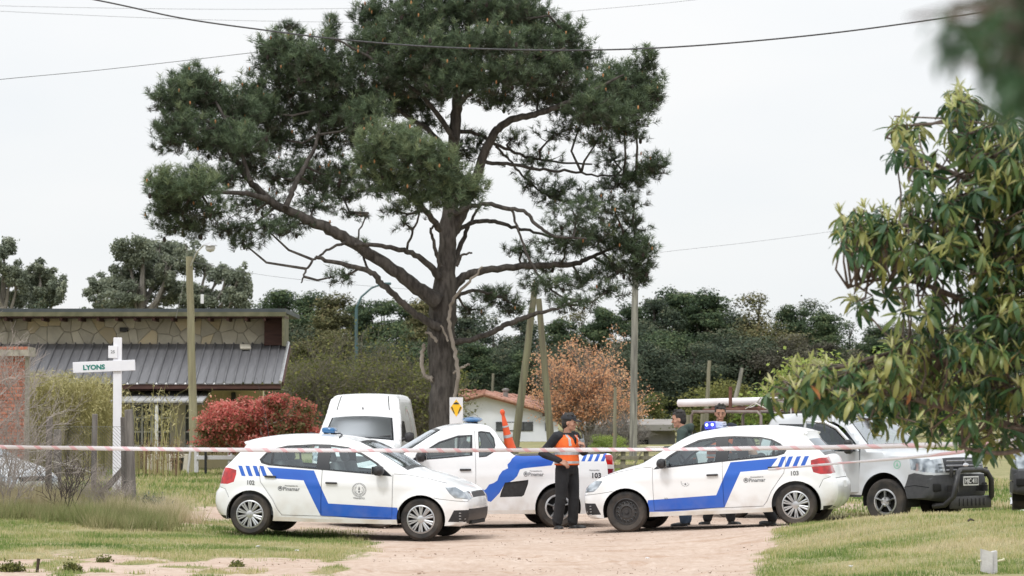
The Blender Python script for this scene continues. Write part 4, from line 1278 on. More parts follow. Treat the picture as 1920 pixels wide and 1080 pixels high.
# scrub with bare crowns behind the van
BARE = []
for i, (px, H) in enumerate([(560, 4.2), (590, 3.6), (640, 4.4), (680, 3.8), (715, 4.4), (745, 4.0), (775, 4.2), (610, 3.0), (800, 3.4), (545, 3.0)]):
    BARE.append((px, bare_shrub(px, 104 + (i * 3) % 8, H, None, 30 + i, spread=.45, n_stem=9, depth=4, r0=.026, m_=M_scrub, group='bare scrub beyond the van', leafm=M_bolive, leafn=4200, leafs=.07, jitter=.16), 'thin leaved scrub beyond the white van'))
# reeds and drooping canes in front of the house
def canes(px0, px1, D, H, n_, label, seed, droop=.5, col=None, lf=9.0):
    g = np.random.default_rng(seed)
    xa, xb = V3(px0, 0, D).x, V3(px1, 0, D).x
    root = empty('cane_clump', ((xa + xb) / 2, D, G((xa + xb) / 2, D)), label=label, cat='canes')
    N = n_
    x = g.uniform(xa, xb, N) - (xa + xb) / 2; y = g.uniform(-.6, .6, N)
    h = H * g.uniform(.55, 1.05, N); a = g.uniform(0, 6.28, N); dr = g.uniform(.1, 1, N) * droop * h
    w = .0065
    V, Fc, T_ = [], [], []
    K = 6
    for k in range(K):
        t_ = k / (K - 1)
        zz = h * (math.sin(t_ * 1.9) / math.sin(1.57)) * (1 if True else 1)
        ox = dr * t_ ** 2
        px_, py_ = x + np.cos(a) * ox, y + np.sin(a) * ox
        ww = w * (1.1 - t_ * .8)
        V.append(np.stack([px_ - ww, py_, zz], 1)); V.append(np.stack([px_ + ww, py_, zz], 1))
    V = np.stack(V, 1)            # N, 2K, 3
    base = (np.arange(N) * 2 * K)[:, None]
    Fl = np.concatenate([base + np.array([2 * k, 2 * k + 1, 2 * k + 3, 2 * k + 2])[None] for k in range(K - 1)], 0)
    tn = np.repeat(np.clip(g.normal(.5, .25, N), 0, 1), 2 * K)
    np_mesh('stems', V.reshape(-1, 3), Fl, col, root, tone=tn, kind='stuff')
    # leaves along the arching tips
    M_ = int(N * lf)
    k = g.integers(0, N, M_); j = g.integers(4, 2 * K, M_)
    P = V[k, j] + g.normal(0, .05, (M_, 3)) - np.array([0, 0, 1]) * g.random((M_, 1)) * .25
    V2, F2 = leaf_quads(P, .026, g, aspect=4.5)
    np_mesh('leaves', V2, F2, col, root, tone=np.repeat(np.clip(g.normal(.6, .25, M_), 0, 1), 4), kind='stuff')
M_cane = mat('straw_green_canes', (.3, .28, .1), .8, tone=[(0, (.20, .19, .08)), (.5, (.40, .37, .16)), (1, (.58, .52, .28))], trans=.25)
M_caner = mat('rusty_canes', (.3, .18, .1), .8, tone=[(0, (.17, .11, .07)), (.5, (.30, .20, .13)), (1, (.42, .34, .20))], trans=.2)
canes(48, 130, 69, 2.5, 900, 'dense straw green canes right of the brick pillar', 1, .35, M_cane)
canes(125, 200, 69.5, 2.4, 800, 'dense straw green canes behind the LYONS sign board', 2, .4, M_cane)
canes(205, 345, 70, 2.3, 46, 'arching thin canes in front of the house window', 3, .6, M_cane)
canes(262, 340, 71, .95, 60, 'reddish low canes below the house window', 4, .3, M_caner)

# ---- red bush
g = np.random.default_rng(12)
cl = px_clumps([(430, 790, 55, 45), (480, 775, 60, 42), (540, 785, 58, 42), (400, 815, 35, 28), (580, 805, 28, 30), (500, 750, 30, 18), (450, 760, 30, 20), (525, 755, 22, 18), (500, 820, 90, 34), (420, 840, 50, 20), (560, 760, 20, 14)], 71.5, .5, g)
b_ = V3(490, 860, 71.5)
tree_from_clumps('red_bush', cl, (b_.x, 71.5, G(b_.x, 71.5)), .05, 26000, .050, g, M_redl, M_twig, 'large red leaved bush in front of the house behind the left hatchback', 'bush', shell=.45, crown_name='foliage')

# ---- bare twigs and weeds by the fence, in front
for i, (px, D_, H_, lab) in enumerate([(4, 43.4, 2.2, 'pale thicket of thin upright twigs at the very left edge'), (150, 43.5, .9, 'pale thin twigs between the middle fence posts')]):
    bare_shrub(px, D_, H_, lab, 150 + i, spread=.42, n_stem=5, depth=3, r0=.005, m_=M_twig, curve=.16)
bare_shrub(10, 42.2, 2.0, 'tall tangle of grey bare twigs at the left edge in front of the fence', 51, spread=.55, n_stem=12, depth=3, r0=.009, m_=M_twig)
bare_shrub(-20, 43.0, 3.4, 'bare sapling reaching above the house roof at the left edge', 52, spread=.35, n_stem=5, depth=4, r0=.016, m_=M_twig, curve=.14)
bare_shrub(128, 41.6, 1.35, 'dark bare shrub with few upright stems in front of the fence', 54, spread=.6, n_stem=7, depth=2, r0=.010, m_=M_twigd, curve=.10)
bare_shrub(200, 42.6, .95, 'thin bare shrub at the foot of the white street sign', 55, spread=.7, n_stem=8, depth=3, r0=.008, m_=M_twig)
bare_shrub(290, 43.5, .42, 'low grey green weed right of the last fence post', 56, spread=.9, n_stem=14, depth=3, r0=.005, m_=M_twig, leafm=M_euc, leafn=1600, leafs=.026, name='weed', jitter=.02)
for i, (px, D, H, lab) in enumerate([(30, 31.2, .16, 'green weed tuft at the lower left corner'), (145, 31.4, .13, 'wide green weed tuft on the sandy strip at the lower left'), (200, 33.0, .07, 'small weed tuft on the sandy strip'), (450, 32.6, .07, 'weed tuft in the grass near the road edge'), (1590, 40.5, .12, 'green weed between the right hatchback and the silver pickup'), (1880, 40.0, .14, 'green weed under the dark grey pickup bumper')]):
    bare_shrub(px, D, H, lab, 80 + i, spread=1.6, n_stem=26, depth=2, r0=.003, m_=M_grass if False else M_euc, leafm=M_lime if i in (4, 5) else M_bolive, leafn=1500, leafs=.022, name='weed', cat='weed', jitter=.03)

ORD = ['', 'second ', 'third ', 'fourth ', 'fifth ', 'sixth ', 'seventh ', 'eighth ', 'ninth ', 'tenth ', 'eleventh ', 'twelfth ']
for row in (FARROW, NEARROW, SCRUB, BARE):
    row.sort(key=lambda t_: t_[0]); n_ = len(row); h_ = (n_ + 2) // 3
    for i, (px, o, lb) in enumerate(row):
        if i < h_: w_ = ORD[i] + ('leftmost' if i == 0 else 'from the left')
        elif i >= n_ - h_: j = n_ - 1 - i; w_ = ORD[j] + ('rightmost' if j == 0 else 'from the right')
        else: j = i - h_; w_ = ORD[j + 1] + 'in its middle third' if j else 'first in its middle third'
        o['label'] = lb + ', ' + w_

# ---- the big pine
def big_pine():
    D = 58.0
    g = np.random.default_rng(77)
    b_ = V3(833, 850, D)
    base = Vector((b_.x, D, G(b_.x, D)))
    root = empty('pine_tree', tuple(base), label='large spreading pine in the middle of the picture behind the patrol cars', cat='tree')
    s_ = D / F
    nodes = []
    M_deadw = mat('pale_dead_wood', (.20, .17, .14), .9, (.33, .29, .25), 5, stretch=(1, 1, .4), bump=.5)
    def path(lst, dys):
        P, Rr = [], []
        for (x, y, r), dy in zip(lst, dys):
            P.append(V3(x, y, D + dy) - base); Rr.append(r * s_ * (.94 if r > 20 else .84))
        out, ro = [], []
        for i in range(len(P) - 1):
            p0, p1, p2, p3 = P[max(0, i - 1)], P[i], P[i + 1], P[min(len(P) - 1, i + 2)]
            for k in range(6):
                t_ = k / 6
                q = .5 * ((2 * p1) + (p2 - p0) * t_ + (2 * p0 - 5 * p1 + 4 * p2 - p3) * t_ ** 2 + (3 * p1 - p0 - 3 * p2 + p3) * t_ ** 3)
                q = q + Vector(g.normal(0, .012, 3)) * (1 if i or k else 0)
                out.append(q); ro.append(Rr[i] * (1 - t_) + Rr[i + 1] * t_)
        out.append(P[-1]); ro.append(Rr[-1])
        return out, ro
    tr = [(833, 862, 34), (833, 780, 29), (831, 700, 27), (828, 630, 28), (831, 570, 27), (837, 500, 20), (842, 420, 18), (847, 330, 15), (852, 250, 13), (858, 180, 11), (868, 110, 8), (878, 40, 6), (884, -40, 3)]
    out, ro = path(tr, [0] * len(tr))
    # trunk with a rough, lumpy bark surface
    vs, fs, n_ = [], [], 26
    for i, (p, r) in enumerate(zip(out, ro)):
        for k in range(n_):
            a = 2 * math.pi * k / n_
            q = p + Vector((math.cos(a), math.sin(a), 0)) * r
            nv = mnoise.noise(Vector((math.cos(a) * 2.2, math.sin(a) * 2.2, p.z * 1.4))) * .10 + mnoise.noise(Vector((math.cos(a) * 6, math.sin(a) * 6, p.z * 5))) * .07
            vs.append(p + Vector((math.cos(a), math.sin(a), 0)) * r * (1 + nv))
    for i in range(len(out) - 1):
        for k in range(n_):
            a, c = i * n_ + k, i * n_ + (k + 1) % n_
            fs.append((a, c, c + n_, a + n_))
    m = MB(); m.add(vs, fs); m.build('trunk', M_bark, root, smooth=True)
    for p, r in zip(out, ro): nodes.append((p, r))
    limbs = [
        ([(822, 568, 20), (790, 545, 16), (740, 508, 14), (690, 474, 13), (650, 448, 13), (600, 422, 12), (545, 397, 10), (500, 372, 9), (470, 340, 7), (445, 305, 6), (420, 270, 5), (395, 230, 3)], -.3, -1.6),
        ([(500, 372, 7), (455, 362, 5), (405, 360, 4), (350, 368, 3), (310, 360, 2)], -1.4, -2.2),
        ([(535, 390, 7), (552, 350, 6), (572, 310, 5), (592, 270, 4), (600, 215, 3), (585, 150, 2)], -1.2, .4),
        ([(470, 340, 5), (440, 260, 4), (410, 200, 3), (380, 160, 2)], -1.6, -1.0),
        ([(824, 614, 11), (780, 590, 8), (745, 560, 7), (715, 530, 7), (690, 508, 6), (640, 494, 5), (592, 482, 4)], -.3, -1.3),
        ([(592, 482, 3), (575, 505, 2.5), (565, 530, 1.5)], -1.3, -1.4),
        ([(655, 455, 4), (628, 462, 3), (600, 478, 2.5), (592, 484, 2)], -.8, -1.3),
        ([(823, 520, 9), (800, 492, 7), (765, 472, 6), (715, 462, 5), (665, 458, 4)], -.2, -1.0),
        ([(848, 540, 13), (870, 520, 10), (915, 506, 8), (970, 500, 8), (1030, 498, 7), (1080, 494, 6), (1120, 478, 4), (1170, 455, 3), (1200, 440, 2)], .2, 1.0),
        ([(850, 640, 8), (880, 638, 6), (925, 622, 6), (965, 602, 6), (1000, 590, 5), (1045, 578, 3), (1090, 560, 2)], -.3, -1.2),
        ([(845, 440, 14), (868, 395, 12), (893, 330, 11), (915, 270, 10), (935, 240, 9), (965, 222, 8), (1010, 212, 7), (1060, 195, 6), (1110, 170, 4), (1170, 140, 2)], .1, -.8),
        ([(906, 306, 5), (950, 308, 4), (1010, 316, 3.5), (1070, 322, 3), (1130, 330, 2), (1200, 325, 1.5)], .1, .9),
        ([(862, 246, 5), (900, 252, 4), (930, 270, 4), (985, 293, 3), (1040, 304, 2.5), (1110, 308, 2)], .2, 1.4),
        ([(930, 275, 3), (955, 300, 2.5), (985, 335, 2.5), (1030, 370, 2)], .4, 1.0),
        ([(850, 400, 6), (905, 382, 5), (950, 390, 5), (985, 398, 4), (1005, 420, 4), (1040, 442, 3), (1100, 448, 2)], -.1, -.9),
        ([(852, 440, 6), (880, 420, 5), (920, 414, 5), (960, 425, 4), (1010, 438, 3), (1060, 450, 2)], .1, 1.2),
        ([(960, 395, 3), (975, 440, 2.5), (1000, 500, 3), (1030, 540, 2.5), (1060, 560, 2)], -.4, -.8),
        ([(848, 505, 7), (862, 465, 6), (880, 420, 4), (900, 385, 2)], .3, .7),
        ([(826, 500, 5), (815, 465, 4), (808, 430, 3), (820, 420, 2)], -.3, -.6),
        ([(856, 500, 4), (865, 480, 3), (885, 474, 2)], -.2, -.4),
        ([(825, 430, 8), (790, 390, 6), (745, 355, 5), (700, 330, 4), (660, 300, 2)], -.4, -2.4),
        ([(848, 380, 7), (870, 350, 5), (880, 330, 3)], -.3, -1.8),
        ([(850, 300, 8), (810, 250, 6), (760, 215, 5), (700, 190, 4), (640, 180, 3), (560, 150, 2)], .1, .8),
        ([(852, 260, 7), (800, 190, 5), (740, 140, 4), (680, 100, 3), (620, 70, 2)], -.1, -.8),
        ([(856, 200, 6), (900, 160, 5), (950, 130, 4), (1010, 110, 3), (1060, 90, 2)], -.1, -1.0),
        ([(858, 170, 6), (920, 150, 5), (1000, 160, 4), (1080, 165, 3), (1150, 170, 2)], .3, 1.2),
        ([(864, 120, 5), (820, 80, 4), (760, 50, 3), (720, 30, 2)], .1, .8),
        ([(870, 100, 5), (920, 60, 4), (970, 40, 3), (1030, 30, 2)], .1, -.6),
        ([(690, 510, 3), (680, 480, 2.5), (672, 440, 2), (690, 400, 1.5)], -.6, -.2),
        ([(760, 475, 3), (775, 430, 2.5), (790, 395, 2)], -.5, -1.2),
        ([(850, 560, 5), (885, 545, 4), (930, 555, 3), (975, 575, 2)], .3, .9),
    ]
    for lst, d0, d1 in limbs:
        n2 = len(lst)
        out, ro = path(lst, [d0 + (d1 - d0) * (i / (n2 - 1)) for i in range(n2)])
        m = MB(); m.tube(out, ro, 9); m.build('branch', M_bark, root, smooth=True)
        for p, r in zip(out[2:], ro[2:]): nodes.append((p, r))
    for lst, dys in [([(853, 748, 4), (858, 700, 4.5), (852, 650, 4.5), (842, 600, 4), (852, 560, 3.5), (880, 528, 3), (905, 500, 2)], -.55), ([(812, 712, 7), (795, 700, 4), (790, 672, 5), (796, 645, 4)], -.2), ([(840, 640, 2.5), (826, 610, 2)], -.6), ([(850, 700, 3), (868, 688, 3), (880, 682, 2)], -.5), ([(820, 640, 4), (806, 625, 3), (798, 624, 2)], -.4)]:
        out, ro = path(lst, [dys] * len(lst))
        m = MB(); m.tube(out, ro, 7); m.build('dead_branch', M_deadw, root, smooth=True)
    NP = np.array([tuple(p) for p, r in nodes])
    # foliage masses: (px, py, rx, ry, density, depth offset)
    clumps = [(360, 160, 48, 42, 1, -1), (325, 185, 38, 38, 1, -1.6), (395, 195, 52, 46, 1, -.8), (340, 240, 46, 40, .9, -1.8), (400, 255, 55, 40, .9, -1.2), (450, 215, 42, 40, .9, -.6), (450, 270, 55, 36, .9, -1.5), (315, 262, 30, 26, .6, -1),
        (310, 345, 42, 32, 1, -2.2), (335, 375, 48, 34, 1, -1.6), (375, 345, 44, 30, .8, -2.4), (310, 400, 34, 26, .7, -1.5), (350, 425, 46, 22, .45, -1.2), (400, 400, 44, 28, .5, -1.8), (455, 455, 20, 18, .6, -1.2), (430, 430, 40, 18, .35, -1),
        (545, 90, 52, 30, 1, .2), (510, 105, 36, 40, .9, .8), (590, 115, 52, 44, 1, -.4), (540, 150, 52, 40, 1, .6), (620, 60, 15, 34, .9, 0), (625, 150, 56, 46, 1, -.2), (570, 205, 70, 44, .9, 1.0), (640, 215, 64, 40, .8, .2), (500, 210, 42, 44, .9, .4), (520, 260, 52, 34, .7, .8), (600, 265, 60, 30, .55, 1.2),
        (700, 30, 42, 34, 1, .6), (720, 80, 56, 40, 1, 0), (680, 110, 40, 40, .9, .8), (780, 40, 60, 46, 1, -.5), (800, 100, 66, 44, 1, -1), (740, 140, 60, 40, 1, -.4), (850, 20, 60, 40, 1, 0), (930, 20, 60, 40, 1, -.5), (990, 30, 46, 36, 1, 0), (850, 90, 60, 44, 1, .8), (920, 85, 66, 40, 1, -1.2), (1000, 80, 60, 40, 1, -.4), (1060, 60, 30, 32, 1, 0), (780, -30, 70, 50, 1, 0), (900, -50, 100, 60, 1, 0),
        (860, 150, 66, 36, 1, -1.2), (940, 140, 66, 36, 1, -1.2), (1020, 135, 58, 42, 1, -.6), (1080, 110, 40, 40, .9, .2), (770, 190, 60, 34, .8, .8), (700, 180, 56, 34, .9, .2), (930, 185, 50, 26, .6, .6), (1010, 180, 46, 24, .5, 0),
        (1120, 170, 50, 36, 1, -.3), (1165, 150, 44, 40, 1, .4), (1205, 165, 38, 40, 1, .6), (1215, 110, 18, 24, .9, .4), (1190, 200, 44, 34, .9, .2), (1140, 215, 55, 30, .8, -.5), (1090, 225, 46, 26, .5, .5), (1170, 245, 44, 26, .6, .3), (1120, 265, 40, 22, .4, 0), (1040, 250, 34, 20, .35, .6),
        (725, 265, 52, 36, 1.1, -2.8), (775, 285, 52, 38, 1.1, -3.0), (700, 300, 44, 30, 1, -2.6), (820, 310, 46, 40, 1.1, -2.8), (745, 335, 62, 32, 1, -2.4), (835, 355, 46, 34, 1, -2.6), (880, 355, 38, 30, 1, -2.2), (790, 375, 50, 22, .7, -2.2), (705, 350, 40, 20, .5, -2),
        (1225, 310, 26, 24, .9, .8), (1190, 330, 36, 22, .7, .9), (1150, 300, 38, 22, .35, .8), (1160, 345, 46, 22, .5, .9), (1040, 360, 52, 26, .45, .9), (1100, 375, 46, 26, .4, .6), (990, 345, 26, 16, .3, .8), (1150, 390, 40, 24, .4, .2), (1190, 380, 24, 14, .4, .4),
        (1060, 455, 56, 26, .5, 0), (1120, 445, 50, 26, .7, .6), (1175, 465, 40, 30, .8, .8), (1205, 475, 26, 38, .8, .6), (1150, 505, 52, 26, .6, .8), (980, 470, 36, 18, .4, .6), (1200, 520, 24, 22, .6, .7), (1030, 535, 50, 18, .5, -.8), (1090, 530, 44, 20, .5, .8), (1140, 545, 36, 16, .5, .4), (1070, 570, 52, 16, .5, -1.0),
        (640, 320, 46, 26, .3, .6), (560, 320, 50, 26, .3, 1), (640, 362, 44, 20, .6, 1.4), (520, 330, 36, 30, .25, .4), (545, 420, 46, 24, .3, -.8), (500, 430, 34, 22, .35, -1.4), (470, 310, 34, 28, .35, -1), (590, 385, 36, 16, .3, -.4), (430, 330, 34, 24, .35, -1.4),
        (895, 270, 26, 26, .35, .6), (870, 280, 22, 30, .4, .4), (930, 555, 40, 20, .8, .9), (965, 580, 34, 14, .6, .9), (880, 580, 34, 16, .45, .9), (650, 515, 14, 18, .4, -.8), (740, 395, 40, 14, .3, -1.4), (665, 400, 34, 14, .25, .4), (680, 460, 24, 14, .25, .5), (800, 230, 40, 24, .4, .9), (960, 260, 30, 18, .3, .8), (620, 520, 14, 16, .25, -1), (760, 420, 20, 14, .2, -.9),
        (470, 180, 34, 40, .8, .8), (665, 240, 44, 40, .7, 1.0), (690, 215, 50, 36, .7, -1.0), (820, 150, 50, 40, .9, .8), (1060, 190, 44, 34, .7, .9), (1110, 200, 44, 34, .7, -.9), (1000, 300, 60, 30, .22, 1.1), (1080, 410, 60, 40, .28, -.4), (600, 340, 70, 40, .25, .2), (480, 380, 50, 34, .25, .6), (380, 330, 40, 30, .5, .4), (1180, 420, 40, 24, .4, .9), (1020, 500, 50, 30, .25, .9), (540, 50, 20, 16, .5, .3), (1230, 175, 16, 22, .8, .4)]
    tw = MB()
    TP, TD, TT = [], [], []
    for (x, y, rx, ry, dn, dy) in clumps:
        if x < 660 and 260 < y < 440 and dn < .5: dn = dn * 1.7
        c = V3(x, y, D + dy) - base
        r = np.array([rx * s_ * 1.08, .85 * max(rx, ry) * s_, ry * s_ * 1.06])
        n_t = int(dn * (rx * ry) * .145) + 4
        # limb to feed this mass: nearest node, preferring those below
        d_ = NP - np.array(c); cost = np.linalg.norm(d_, axis=1) + np.clip(d_[:, 2], 0, 9) * 1.2
        a_ = Vector(NP[np.argmin(cost)])
        mid = a_.lerp(c, .5) + Vector((g.normal(0, .08), g.normal(0, .08), -.10 * (c - a_).length))
        tw.tube([a_, mid, c], [.030, .024, .016], 5)
        u = unit(g, n_t); rr = g.random(n_t) ** .5 * (1 + .35 * (g.random(n_t) < .14))
        wob = 1 + .25 * np.sin(u[:, 0] * 6 + x) * np.sin(u[:, 2] * 7 + y)
        P = np.array(c) + u * r * (rr * wob)[:, None]
        # bare branchlets reach the tufts
        nb = max(4, int(n_t * .07))
        hub = [mid.lerp(c, t_) for t_ in (.5, .75, 1.0)] + [c + Vector(unit(g, 1)[0] * r * .35) for _ in range(4)]
        for h_ in hub[3:]: tw.tube([c, h_], [.015, .011], 4)
        for i in g.choice(n_t, nb, replace=False):
            p = Vector(P[i]); h_ = min(hub, key=lambda q: (q - p).length)
            md = h_.lerp(p, .5) + Vector((g.normal(0, .04), g.normal(0, .04), -.06))
            tw.tube([h_, md, p], [.011, .008, .006], 4)
        dd = u * .55 + np.array([0, 0, .75]) + g.normal(0, .28, (n_t, 3))
        if dn < .6: dd[:, 2] -= .35
        TP.append(P); TD.append(dd / np.linalg.norm(dd, axis=1)[:, None])
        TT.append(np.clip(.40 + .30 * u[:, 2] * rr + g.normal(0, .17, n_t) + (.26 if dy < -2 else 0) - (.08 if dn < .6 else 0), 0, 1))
    tw.build('branchlets', M_bark, root, kind='stuff')
    TP, TD, TT = np.concatenate(TP), np.concatenate(TD), np.concatenate(TT)
    N = len(TP); K = 30
    sh = g.uniform(.10, .17, N)
    rep = lambda a: np.repeat(a, K, 0)
    P, Dv, S_ = rep(TP), rep(TD), rep(sh)
    t_ = g.random(N * K)
    side = np.cross(Dv, unit(g, N * K)); side /= np.linalg.norm(side, axis=1)[:, None] + 1e-9
    o = P + Dv * (S_ * (t_ - .6))[:, None]
    nd = Dv * g.uniform(.45, 1.1, N * K)[:, None] + side; nd /= np.linalg.norm(nd, axis=1)[:, None]
    L_ = g.uniform(.10, .165, N * K)
    w2 = np.cross(nd, unit(g, N * K)); w2 /= np.linalg.norm(w2, axis=1)[:, None] + 1e-9
    w2 *= .0055
    V = np.stack([o - w2, o + w2, o + nd * L_[:, None]], 1).reshape(-1, 3)
    tn = np.clip(np.repeat(TT, K) + g.normal(0, .08, N * K), 0, 1)
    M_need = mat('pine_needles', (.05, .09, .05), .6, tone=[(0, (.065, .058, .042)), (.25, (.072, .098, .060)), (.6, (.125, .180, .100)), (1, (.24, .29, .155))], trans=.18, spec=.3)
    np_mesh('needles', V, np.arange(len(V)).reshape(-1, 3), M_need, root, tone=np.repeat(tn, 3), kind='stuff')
    # pollen cones at the shoot tips and old dark cones on the bare wood
    m = MB()
    for i in g.choice(N, 420, replace=False):
        p = TP[i] + TD[i] * (sh[i] * .6)
        m.ell(tuple(p), (.020, .020, .042), n=5, m=4)
    m.build('young_cones', mat('orange_brown_cone', (.34, .15, .07), .8, (.45, .24, .10), 6), root, kind='stuff')
    m = MB(); sel = np.where(TT < .42)[0]
    for i in g.choice(sel, 260, replace=False):
        p = TP[i] - TD[i] * .1
        m.ell(tuple(p), (.036, .036, .06), n=6, m=4)
    m.build('old_cones', mat('dark_cone', (.035, .026, .022), .9), root, kind='stuff')
    print('PINE tufts', N)
big_pine()

# ---- broad leaved tree on the right (long leaves in whorls)
def leaf_shape(bend, fold, wmax=.30, n_=5):
    """one leaf, length 1 along +x, bending down"""
    vs, fs = [], []
    prof = [(0, .03), (.12, .42), (.32, .85), (.55, 1.0), (.78, .72), (.93, .3), (1.0, .02)]
    x = z = 0; ang = 0
    last = 0
    for i, (t_, w_) in enumerate(prof):
        dt = t_ - last; last = t_
        x += dt * math.cos(ang); z += dt * math.sin(ang); ang -= bend * dt
        hw = w_ * wmax / 2
        vs += [(x, -hw, z + hw * fold), (x, 0, z), (x, hw, z + hw * fold)]
    for i in range(len(prof) - 1):
        a = 3 * i; fs += [(a, a + 1, a + 4, a + 3), (a + 1, a + 2, a + 5, a + 4)]
    return np.array(vs), np.array(fs)
M_lbark = mat('brown_branch_bark', (.10, .075, .06), .9, (.18, .14, .115), 8, stretch=(3, 3, .6), bump=.6)
M_loq = mat('long_leaf', (.04, .08, .04), .38, tone=[(0, (.03, .075, .034)), (.28, (.065, .145, .052)), (.46, (.14, .20, .06)), (.62, (.28, .28, .08)), (.80, (.45, .49, .18)), (.93, (.60, .58, .33)), (1, (.42, .13, .03))], trans=.34, spec=.5)
def leafy_tree(name, label, clumps, D, base, limbs, seed, n_ros=360, size=.19, max_ind=300, depth=.9, tmax=1.0):
    g = np.random.default_rng(seed)
    base = Vector(base)
    root = empty(name, tuple(base), label=label, cat='tree')
    s_ = D / F
    nodes = []
    m = MB()
    for i, (lst, d0, d1) in enumerate(limbs):
        P = [V3(x, y, D + d0 + (d1 - d0) * k / (len(lst) - 1)) - base for k, (x, y, r) in enumerate(lst)]
        if i == 0: P[0] = Vector((0, 0, -.3))
        out = []
        for a in range(len(P) - 1):
            p0, p1, p2, p3 = P[max(0, a - 1)], P[a], P[a + 1], P[min(len(P) - 1, a + 2)]
            for k in range(5):
                t_ = k / 5; out.append(.5 * ((2 * p1) + (p2 - p0) * t_ + (2 * p0 - 5 * p1 + 4 * p2 - p3) * t_ ** 2 + (3 * p1 - p0 - 3 * p2 + p3) * t_ ** 3))
        out.append(P[-1]); rr = np.interp(np.linspace(0, len(lst) - 1, len(out)), range(len(lst)), [r * s_ for _, _, r in lst])
        q = MB(); q.tube(out, list(rr), 8); q.build('trunk' if i == 0 else 'branch', M_lbark, root, smooth=True)
        nodes += out
    NP = np.array([tuple(p) for p in nodes])
    wg = np.array([c[2] * c[3] * (c[4] if len(c) > 4 else 1) for c in clumps], float); wg /= wg.sum()
    shapes = [leaf_shape(b, f, w) for b, f, w in ((.5, .35, .21), (1.0, .25, .23), (1.8, .3, .20), (.2, .5, .20), (1.3, .15, .25))]
    mats_, toneL, vidx, cen = [], [], [], []
    tw = MB()
    def put(p, d, up, L_, tone, vi):
        d = d / np.linalg.norm(d); y = np.cross(up, d); y /= np.linalg.norm(y) + 1e-9; z = np.cross(d, y)
        mats_.append((np.stack([d, y, z], 1) * L_, p)); toneL.append(tone); vidx.append(vi); cen.append(p + d * L_ * .5)
    for c in g.choice(len(clumps), n_ros, p=wg):
        cx, cy, rx, ry = clumps[c][:4]
        u = unit(g, 1)[0]; r = g.random() ** .4
        Dd = D + g.uniform(-depth, depth)
        p = np.array(V3(cx + u[0] * rx * r, cy - u[2] * ry * r, Dd) - base)
        d_ = NP - p; k = np.argmin(np.linalg.norm(d_, axis=1) + np.clip(-d_[:, 0], 0, 9) * .6)
        a_ = Vector(NP[k]); pv = Vector(p); dist = (pv - a_).length
        mid = a_.lerp(pv, .55) + Vector((g.normal(0, .05), g.normal(0, .05), -.07 * dist))
        q_ = size / .15
        if dist < 1.5 * q_: tw.tube([a_, mid, pv], [.011 * q_, .008 * q_, .0055 * q_], 5)
        else: tw.tube([mid, pv], [.008 * q_, .0055 * q_], 5)
        ax = (pv - mid).normalized() * .45 + Vector((0, 0, .75)) + Vector(g.normal(0, .22, 3)); ax = np.array(ax.normalized())
        x1 = np.cross(ax, unit(g, 1)[0]); x1 /= np.linalg.norm(x1); y1 = np.cross(ax, x1)
        ph0 = g.uniform(0, 6.28)
        base_t = g.choice([.08, .26, .46, .60], p=[.26, .28, .26, .20])
        nl = g.integers(6, 10)
        for i in range(nl):           # older leaves, spreading then drooping
            ph = ph0 + i * 2.4; rad = x1 * math.cos(ph) + y1 * math.sin(ph)
            el = g.uniform(-.9, .25)
            d = rad * math.cos(el) + ax * math.sin(el) + np.array([0, 0, -.35 * g.random()])
            L_ = size * g.uniform(.55, 1.35)
            tone = np.clip(base_t + g.normal(0, .10), 0, min(.68, tmax))
            if g.random() < .0015 and tmax > .5: tone = .99
            if tmax < .5: tone = .5 * tone
            put(p - ax * g.uniform(0, .05), d, ax, L_, tone, g.integers(0, 3) if g.random() < .8 else 4)
        if tmax > .5 and g.random() < .72:              # young upright pale leaves
            for i in range(g.integers(3, 6)):
                ph = ph0 + i * 2.4 + 1; rad = x1 * math.cos(ph) + y1 * math.sin(ph)
                el = g.uniform(.75, 1.35); d = rad * math.cos(el) + ax * math.sin(el)
                put(p + ax * .01, d, -rad, size * g.uniform(.45, .75), float(np.clip(g.normal(.80, .08), .62, .93)), 3)
    tw.build('twigs', M_lbark, root, kind='stuff')
    cen = np.array(cen) + np.array(base)
    px, py = proj(cen[:, 0], cen[:, 1], cen[:, 2])
    vis = (px > 0) & (px < 1925) & (py > 0) & (py < 1080)
    order = np.argsort(cen[:, 1] + np.where(vis, 0, 100))
    ind = set(order[:max_ind].tolist())
    cache = {}
    V, Fc, T_, off = [], [], [], 0
    for i, (A, p) in enumerate(mats_):
        sv, sf = shapes[vidx[i]]
        if i in ind:
            key = (int(vidx[i]), round(toneL[i] * 12))
            if key not in cache:
                o = np_mesh('leaf', sv, sf, M_loq, root, tone=np.full(len(sv), toneL[i]), smooth=True); cache[key] = o.data
            else: o = link('leaf', cache[key], root)
            M4 = Matrix([[*A[r_], p[r_]] for r_ in range(3)] + [[0, 0, 0, 1]])
            o.matrix_basis = M4
        else:
            V.append(sv @ A.T + p); Fc.append(sf + off); off += len(sv); T_.append(np.full(len(sv), toneL[i]))
    if V: np_mesh('leaves', np.concatenate(V), np.concatenate(Fc), M_loq, root, tone=np.concatenate(T_), smooth=True, kind='stuff')
    print('LEAVES', len(mats_))
    return root

